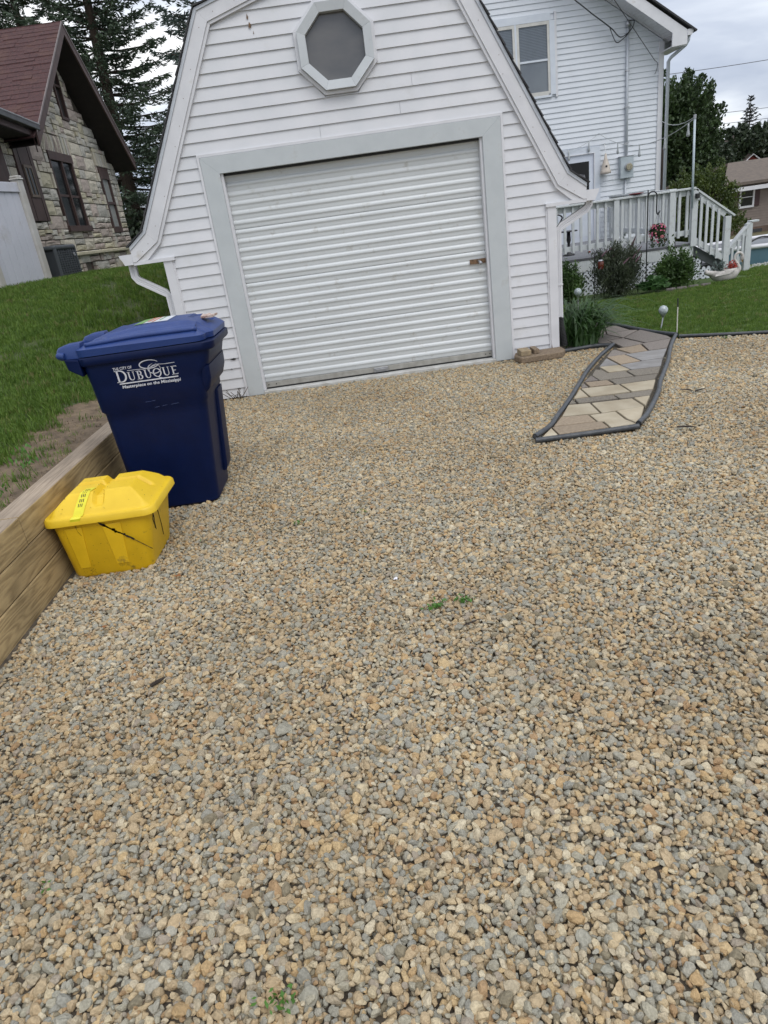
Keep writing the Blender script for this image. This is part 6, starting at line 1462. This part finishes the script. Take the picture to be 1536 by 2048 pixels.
for i in range(19): z = 1.105 + i * .031; sl_.box(-4.22, -4.208, 10.8, 11.55, z, z + .012)
sl_.build('slats', acm, ac, kind='stuff')
m = MB(); m.tube([(-4.205, 11.46, 1.62), (-4.192, 11.46, 1.62)], .03, 14); m.build('badge', galv, ac)

# vinyl fence
vf = thing('vinyl_fence', (-4.3, 10.4, 1.1), 'tall white vinyl privacy fence at the left edge', 'fence')
fm = mat('fence_vinyl', (.60, .61, .67), (.55, .565, .62), scale=2, rough=.4, dirt=(.40, .38, .34), dscale=2.4, damt=(.55, .85), stretch=(1, 1, 1)); fmp = mat('fence_post', (.55, .54, .52), (.44, .42, .38), scale=4, rough=.45)
fdir = Vector((.20, 1.0, 0)).normalized(); fn_ = Vector((-fdir.y, fdir.x, 0)); E_ = Vector((-4.33, 10.50, 0))
def fp(s_, o_=0, z_=0): p = E_ - fdir * s_ + fn_ * o_; return (p.x, p.y, z_)
def fbox(q, s0, s1, o0, o1, z0_, z1_, z2_=None, z3_=None):
    z2_ = z0_ if z2_ is None else z2_; z3_ = z1_ if z3_ is None else z3_
    v = [fp(s0, o0, z0_), fp(s1, o0, z2_), fp(s1, o1, z2_), fp(s0, o1, z0_), fp(s0, o0, z1_), fp(s1, o0, z3_), fp(s1, o1, z3_), fp(s0, o1, z1_)]
    q.add(v, [(0, 1, 2, 3), (7, 6, 5, 4), (4, 5, 1, 0), (5, 6, 2, 1), (6, 7, 3, 2), (7, 4, 0, 3)]); return q
TZ = 2.60
for s_ in (0, 1.02, 2.1):
    fbox(MB(), s_ - .055, s_ + .055, -.055, .055, 1.0, TZ + .02).build('post', fmp, vf, bevel=.004)
    q = MB(); fbox(q, s_ - .07, s_ + .07, -.07, .07, TZ + .02, TZ + .045); fbox(q, s_ - .058, s_ + .058, -.058, .058, TZ + .045, TZ + .075); q.build('post_cap', fmp, vf, bevel=.01)
for s0 in (.055, 1.075):
    s1 = s0 + .91
    fbox(MB(), s0, s1, -.035, .035, TZ - .13, TZ - .01).build('top_rail', fm, vf, bevel=.004); fbox(MB(), s0, s1, -.035, .035, 1.17, 1.29).build('bottom_rail', fm, vf, bevel=.004)
    for i in range(6):
        a = s0 + .91 * i / 6; fbox(MB(), a + .0035, a + .91 / 6 - .0035, -.012, .012, 1.29, TZ - .13).build('board', fm, vf, bevel=.003)

# ================================================================== trees
def conifer(c, H_, R_, z0f, n_wh, mt, lab, nm='spruce_tree', trunk_r=.28, lean=(0, 0), dens=1.0, size=.30, grp=None, gap=.12, npb=26):
    t = thing(nm, c, lab, 'tree', grp); c = Vector(c); P = []; D = []; limbs = MB()
    for k in range(n_wh):
        f = k / (n_wh - 1); zz = H_ * (z0f + (1 - z0f) * f); base = c + Vector((lean[0] * f, lean[1] * f, zz)); rl_ = R_ * (1 - f) ** .75 * random.uniform(.82, 1.12) + .25
        nb = 7 if f < .8 else 5
        for b in range(nb):
            if random.random() < gap: continue
            a = 2 * math.pi * (b + random.uniform(-.35, .35)) / nb + k * 1.3; L_ = rl_ * random.uniform(.68, 1.12); dr_ = -.30 + .45 * f + random.uniform(-.08, .08); u = Vector((math.cos(a), math.sin(a), 0))
            pts = [base + u * (L_ * s) + Vector((0, 0, L_ * (dr_ * s + .26 * s * s))) for s in (0, .33, .66, 1)]
            limbs.tube(pts, .03, 4, radii=[.045 * (1 - f) + .015, .03, .018, .006], caps=False)
            n = int(npb * dens * (.5 + L_ / R_))
            for i in range(n):
                s = random.uniform(.12, 1.03) ** .8; p = base + u * (L_ * s) + Vector((0, 0, L_ * (dr_ * s + .26 * s * s))); sd = random.uniform(-1, 1) * (.10 + .30 * (1 - s * .8)) * L_ * .55; v = Vector((-u.y, u.x, 0))
                p = p + v * sd + Vector((0, 0, -abs(sd) * .22 + random.gauss(0, .05) - .04)); P.append(tuple(p)); d = u * (1.0) + v * math.copysign(.8, sd) * min(1, abs(sd) / .3) + Vector((0, 0, random.gauss(-.1, .25))); D.append(tuple(d))
    V, F = leafcloud(P, size, .26, D=D, jit=.40, flat=.15); bulkmesh('crown', V, F, mt, t)
    limbs.build('limbs', bark, t); m = MB(); tp_ = [c + Vector((lean[0] * f, lean[1] * f, H_ * f - (.5 if f == 0 else 0))) for f in (0, .15, .4, .7, 1)]; m.tube(tp_, .2, 10, radii=[trunk_r, trunk_r * .9, trunk_r * .65, trunk_r * .35, .03]); m.build('trunk', bark, t); return t
spr = mat('needles_spruce', (.075, .110, .060), (.035, .058, .038), scale=.9, rough=.7, trans=.12)
spr2 = mat('needles_blue', (.070, .100, .078), (.035, .055, .048), scale=.9, rough=.7, trans=.12)
conifer((-8.0, 29, .6), 15.5, 3.7, .05, 44, spr, 'tall dark spruce with open branches behind the stone house', lean=(.5, 0), size=.20, npb=215, trunk_r=.30)
conifer((-10.9, 31, .6), 15.0, 2.6, .1, 40, spr, 'shorter spruce leaning in behind the stone house ridge', size=.20, npb=150)
conifer((-2.9, 24, .3), 16, 2.1, .12, 42, spr2, 'dark spruce half hidden by the garage roof edge', nm='spruce_tree', size=.16, npb=150, trunk_r=.2)
# hedge and small plant between stone house and garage
def mass(nm, pts, n, size, mt, lab, cat='trees', aspect=.6):
    P = []
    for _ in range(n):
        c, r_ = random.choices(pts, [p[1][0] * p[1][2] for p in pts])[0]; v = Vector((random.gauss(0, 1), random.gauss(0, 1), random.gauss(0, 1))).normalized(); s = random.random() ** .33
        q_ = mnoise.noise(Vector(c) + v * 2.3) 
        P.append((c[0] + v.x * r_[0] * s * (1 + .3 * q_), c[1] + v.y * r_[1] * s, c[2] + v.z * r_[2] * s * (1 + .3 * q_)))
    V, F = leafcloud(P, size, aspect); return bulkmesh(nm, V, F, mt, label=lab, cat=cat, kind='stuff')
lf_tree = leafmat('leaf_tree', (.062, .105, .032), (.022, .042, .016), trans=.2); lf_far = leafmat('leaf_far', (.040, .062, .026), (.018, .030, .016), trans=.1); lf_lime = leafmat('leaf_round', (.095, .13, .022), (.035, .062, .014), trans=.25)
mass('hedge', [((-6.5, 27, 1.3), (3.0, 1.5, 1.6)), ((-2, 26, 1.2), (3.5, 1.5, 1.7))], 16000, .22, lf_far, 'dark hedge behind the left lawn', cat='hedge')
t, _ = shrub((-4.7, 18.6, .95), .5, .5, .9, 1500, .12, leafmat('leaf_light', (.11, .15, .04), (.05, .08, .025)), 'light green plant at the far corner of the stone house', cat='plant')
m = MB(); m.box(-6.4, -1.0, 20.4, 20.6, .8, 1.02); m.build('garden_kerb', stm[1], label='low pale kerb at the far edge of the left lawn', cat='kerb')
mass('hedge_row', [((19.5 + i * 2.0, 43, -.3), (1.6, 1.2, 1.7)) for i in range(4)], 14000, .18, lf_far, 'dark hedge row below the maple', cat='hedge')
# maple on the right
def broadleaf(c, H_, R_, n, size, mt, lab, nm='maple_tree', tufts=90, squash=1.0, z0=.25, grp=None):
    t = thing(nm, c, lab, 'tree', grp); c = Vector(c); P = []; D = []; lm = MB()
    ctr = c + Vector((0, 0, H_ * (z0 + (1 - z0) / 2))); rz_ = H_ * (1 - z0) / 2
    lm.tube([c - Vector((0, 0, .5)), c + Vector((.1, 0, H_ * .2)), c + Vector((0, .1, H_ * .45)), ctr + Vector((0, 0, rz_ * .6))], .2, 8, radii=[R_ * .09, R_ * .07, R_ * .045, .04])
    for k in range(tufts):
        v = Vector((random.gauss(0, 1), random.gauss(0, 1), random.gauss(.15, 1))).normalized(); s = random.uniform(.45, 1.0) ** .6
        e_ = ctr + Vector((v.x * R_ * s, v.y * R_ * s, v.z * rz_ * s)); st0 = c + Vector((0, 0, H_ * random.uniform(z0 * .8, .6)))
        e_ = e_ + (e_ - st0).normalized() * random.uniform(-.05, .10) * R_
        lm.tube([st0, st0.lerp(e_, .5) + Vector((0, 0, .05 * H_ * random.random())), e_], .05, 4, radii=[R_ * .02, R_ * .012, R_ * .004], caps=False)
        dd = (e_ - st0).normalized(); dd = (dd + Vector((0, 0, .8))).normalized(); q_ = R_ * .15
        for i in range(int(n / tufts)):
            f = random.random(); base = e_ + dd * (f - .55) * R_ * .42; w_ = q_ * (1.25 - f) ; P.append(tuple(base + Vector((random.gauss(0, w_ * .55), random.gauss(0, w_ * .55), random.gauss(0, w_ * .45))))); D.append(tuple(dd))
    for i in range(int(n * .55)):
        v = Vector((random.gauss(0, 1), random.gauss(0, 1), random.gauss(0, 1))).normalized(); s = random.random() ** .4 * (.92 + .28 * mnoise.noise(v * 2.6 + c))
        P.append(tuple(ctr + Vector((v.x * R_ * s, v.y * R_ * s, v.z * rz_ * s)))); D.append((v.x, v.y, v.z + .8))
    V, F = leafcloud(P, size, .6, D=D, jit=.8); bulkmesh('crown', V, F, mt, t); lm.build('limbs', bark, t); return t
broadleaf((19.7, 45, -1.2), 7.9, 3.1, 42000, .20, lf_tree, 'large dark green maple behind the white house corner', tufts=200, z0=.15)
broadleaf((24.3, 50, -1.2), 5.2, 2.4, 9000, .20, lf_far, 'lower dark tree right of the maple', nm='broadleaf_tree', tufts=70, z0=.05)
broadleaf((13.85, 28, -1.75), 3.5, 1.45, 20000, .085, lf_lime, 'round yellow green tree in front of the tan house', nm='round_tree', tufts=120, z0=.02)
conifer((66.4, 120, 1.0), 10.4, 2.6, .06, 24, mat('needles_far', (.034, .045, .036), (.022, .03, .026), scale=.5, rough=.8), 'tall pointed evergreen on the far hill', nm='evergreen_tree', size=.55, npb=16, trunk_r=.3)
broadleaf((61.5, 112, .5), 6.4, 5.2, 6000, .6, lf_far, 'rounded dark tree left of the far evergreen', nm='broadleaf_tree', tufts=50, z0=.02)
broadleaf((70.6, 118, .5), 6.0, 3.5, 4000, .6, lf_far, 'dark tree right of the far evergreen', nm='broadleaf_tree', tufts=40, z0=.02)
broadleaf((76.5, 125, .5), 9.0, 4.5, 5000, .6, lf_far, 'olive tree at the right edge beyond the yellow house', nm='broadleaf_tree', tufts=50, z0=.02)
mass('distant_woods', [((40 + i * 9, 128 + (i % 3) * 12, 2.0 + (i % 2) * 1.0), (8, 6, 3.2)) for i in range(9)] + [((47, 100, 1.2), (8, 5, 2.0)), ((28, 78, .2), (9, 5, 1.9)), ((39, 80, .0), (8, 5, 1.6))], 24000, 1.0, lf_far, 'distant dark woods on the hillside')
# ================================================================== far houses
def gable(nm, x0_, x1_, y0_, y1_, zb, ze, zr, wm, rm, lab, axis='x', trim=None, hip=0):
    t = thing(nm, ((x0_ + x1_) / 2, y0_, zb), lab, 'house'); m = MB(); tm = trim or trimw
    if axis == 'x':     # ridge along x
        yc = (y0_ + y1_) / 2; m.prism([(x0_, y0_, zb), (x0_, y0_, ze), (x0_ + hip, yc, zr), (x0_, y1_, ze), (x0_, y1_, zb)], (x1_ - x0_, 0, 0)) if not hip else m.box(x0_, x1_, y0_, y1_, zb, ze); m.build('wall', wm, t)
        for ya, sg in ((y0_ - .4, 1), (y1_ + .4, -1)):
            m = MB(); sl_ = (zr - ze) / (yc - y0_); m.prism([(x0_ - .3, ya, ze - .4 * sl_ + .05), (x0_ - .3, yc, zr + .05), (x0_ - .3, yc, zr + .17), (x0_ - .3, ya, ze - .4 * sl_ + .17)][::sg], (x1_ - x0_ + .6, 0, 0))
            for q_i in (1, 2): m.v[q_i if sg > 0 else 3 - q_i] = (x0_ - .3 + hip, yc, m.v[q_i if sg > 0 else 3 - q_i][2])
            m.build('roof', rm, t)
        m = MB(); m.box(x0_ - .32, x1_ + .3, y0_ - .52, y0_ - .4, ze - .30, ze - .13); m.build('gutter', tm, t)
    else:
        xc = (x0_ + x1_) / 2; m.prism([(x0_, y0_, zb), (x1_, y0_, zb), (x1_, y0_, ze), (xc, y0_, zr), (x0_, y0_, ze)], (0, y1_ - y0_, 0)); m.build('wall', wm, t)
        for xa, sg in ((x0_ - .3, 1), (x1_ + .3, -1)):
            sl_ = (zr - ze) / (xc - x0_); pts = [(xa, y0_ - .3, ze - .3 * sl_), (xc, y0_ - .3, zr), (xc, y0_ - .3, zr + .2), (xa, y0_ - .3, ze - .3 * sl_ + .2)]
            m = MB(); m.prism(pts[::-1] if sg > 0 else pts, (0, y1_ - y0_ + .6, 0)); m.build('roof', rm, t)
            m = MB(); pts = [(xa, y0_ - .36, ze - .3 * sl_ - .05), (xc, y0_ - .36, zr - .05), (xc, y0_ - .36, zr + .12), (xa, y0_ - .36, ze - .3 * sl_ + .12)]; m.prism(pts[::-1] if sg > 0 else pts, (0, .05, 0)); m.build('rake_board', tm, t)
    return t
tans = mat('tan_siding', (.215, .175, .15), (.18, .145, .125), scale=3, rough=.7); tanr = mat('tan_roof', (.155, .125, .10), (.11, .09, .075), scale=6, rough=.95, bump=.5, bscale=30); mar = mat('maroon_shutter', (.055, .025, .025), rough=.6)
th_ = gable('tan_house', 17.9, 27, 34, 41, -2.0, .80, 1.62, tans, tanr, 'tan lap sided ranch house with maroon shutters and brown roof', hip=2.2)
m = MB(); z = -1.15
while z < .72: m.add([(18.3, 33.975, z), (27, 33.975, z), (27, 34.0, z), (18.3, 34.0, z), (18.3, 33.995, z + .115), (27, 33.995, z + .115)], [(0, 3, 2, 1), (0, 1, 5, 4)]); z += .115
m.build('lap_siding', tans, th_, kind='stuff')
m = MB(); m.box(18.3, 27, 33.96, 34.0, -2.0, -1.16); m.build('foundation', mat('foundation_brown', (.15, .10, .075), (.10, .07, .055), scale=4, rough=.9), th_)
for (x, ok) in ((18.92, 1), (22.0, 1)):
    wn = MB().box(x - .30, x + .30, 33.93, 33.96, -.20, .58).build('window', gl2, th_)
    for bx in ((x - .36, x - .28, -.26, .64), (x + .28, x + .36, -.26, .64), (x - .28, x + .28, .56, .64), (x - .28, x + .28, -.26, -.17), (x - .28, x + .28, .19, .22)):
        m = MB(); m.box(bx[0], bx[1], 33.90, 33.96, bx[2], bx[3]); m.build('window_frame', trimw, wn)
    for xs_ in (x - .62, x + .37):
        m = MB(); m.box(xs_, xs_ + .25, 33.92, 33.97, -.22, .62); m.build('shutter', mar, th_)
m = MB(); m.box(19.3, 19.8, 33.95, 33.965, -1.5, -1.25); m.build('vent', shingleblk, th_)
greyh = mat('grey_siding', (.30, .33, .36), (.26, .29, .32), scale=3, rough=.7)
gb = gable('grey_house', 26.2, 29.0, 60, 68, -1.5, 1.95, 2.95, greyh, shingleblk, 'small pale blue grey gabled house beyond the round tree', axis='y')
m = MB(); m.box(27.2, 27.7, 59.95, 60, 1.6, 2.3); m.build('window', coolw, gb); m = MB(); m.box(26.4, 26.65, 61, 61.3, 2.4, 3.6); m.build('chimney', mat('chimney_brick', (.15, .08, .06), rough=.9), gb)
redw = mat('red_siding', (.26, .045, .04), (.20, .035, .03), rough=.8); brr = mat('brown_far_roof', (.13, .10, .085), (.10, .08, .07), scale=1, rough=.95)
gable('red_house', 59.2, 61.9, 108, 116, -.5, 2.0, 3.0, redw, brr, 'small red gabled house down the hill', axis='y')
gable('brown_house', 61.6, 66.0, 106, 114, -.5, 1.4, 2.6, mat('ochre_siding', (.22, .15, .05), rough=.8), brr, 'ochre gabled house with brown roof right of the red house', axis='y')
gable('grey_roofed_house', 55.5, 59.5, 116, 124, 0, 3.0, 4.2, mat('white_far', (.45, .45, .43), rough=.8), brr, 'grey roofed house at the foot of the utility pole')
yh = gable('yellow_house', 63.0, 69.0, 109, 117, .5, 4.4, 6.0, mat('pale_yellow', (.52, .50, .36), (.47, .45, .33), rough=.8), brr, 'pale yellow house on the hill at the right edge', axis='y')
m = MB(); m.box(64.0, 64.9, 108.9, 109, 3.1, 4.3); m.build('window', blindg, yh)
gable('brick_house', 64.5, 70, 98, 104, -.5, 2.8, 4.3, mat('red_brick_far', (.26, .10, .06), (.20, .08, .05), rough=.9), mat('ochre_roof', (.17, .13, .06), (.12, .09, .05), scale=.8, rough=.95), 'red brick house behind the tan house roof')
# utility pole and wires
up = thing('utility_pole', (58.6, 110, 0), 'wooden utility pole with a cross arm in front of the far woods', 'utility pole')
polem = mat('pole_wood', (.16, .14, .12), (.12, .10, .09), rough=.9)
m = MB(); m.tube([(58.6, 110, -1), (58.6, 110, 5.9)], .13, 8); m.build('pole', polem, up); m = MB(); m.box(57.4, 59.8, 109.9, 110.1, 5.2, 5.36); m.build('cross_arm', polem, up)
def wire(a, b, sag, lab, r_=.035): m = MB(); m.tube(catenary(a, b, sag, 20), r_, 4); m.build('overhead_wire', mat('wire_grey', (.10, .10, .11), rough=.6), label=lab, cat='wire', group='overhead wires at the right')
wire((18, 60, 9.0), (50, 60, 9.6), .5, 'highest overhead wire crossing the sky at the right', .022)
wire((18, 60, 6.1), (50, 60, 5.6), .3, 'overhead wire passing behind the far evergreen, upper one', .018)
wire((18, 60, 5.3), (50, 60, 4.9), .3, 'overhead wire passing behind the far evergreen, lower one', .018)
wire((18, 60, 2.5), (50, 60, 1.3), .2, 'low overhead wire above the round tree', .018)
# pool
pl_ = thing('swimming_pool', (10.5, 16.5, -.9), 'blue walled above ground pool beyond the deck stairs', 'pool')
pe = lambda r_, z_: [(10.7 + 2.7 * r_ * math.cos(2 * math.pi * i / 48), 16.9 + 1.1 * r_ * math.sin(2 * math.pi * i / 48), z_) for i in range(48)]
m = MB(); m.loft([pe(1, -.80), pe(1, -.20)]); m.build('pool_wall', mat('pool_blue', (.10, .19, .23), (.07, .14, .18), scale=2.2, rough=.4, dirt=(.45, .5, .5), dscale=5, damt=(.66, .70)), pl_, smooth=True, auto=40)
m = MB(); m.tube(pe(1.01, -.17) + pe(1.01, -.17)[:1], .05, 8, caps=False); m.build('rim', trimw, pl_, smooth=True)
m = MB(); m.loft([pe(.97, -.24), pe(.97, -.195)]); m.build('pool_cover', mat('pool_cover', (.05, .06, .07), (.02, .02, .025), scale=1.5, rough=.3), pl_)
m = MB(); m.tube(smoothpath([(8.9, 15.9, -.12), (9.2, 15.9, .02), (9.5, 16.0, .0), (9.8, 16.1, -.12)]), .02, 6); m.build('ladder_rail', iron, pl_)
stn = []
m = MB()
for _ in range(700):
    x = random.uniform(6.9, 10.5); y = random.uniform(13.4, 14.9); s_ = random.uniform(.03, .06); z_ = Rz(y) + .01
    m.add([(x - s_, y, z_), (x, y - s_, z_), (x + s_, y, z_), (x, y + s_, z_), (x, y, z_ + s_ * .9)], [(0, 1, 4), (1, 2, 4), (2, 3, 4), (3, 0, 4)])
m.build('pale_rocks', mat('pale_rock', (.42, .42, .40), (.28, .28, .27), scale=8, rough=.9), kind='stuff', label='pale loose rocks around the foot of the pool', cat='rocks')
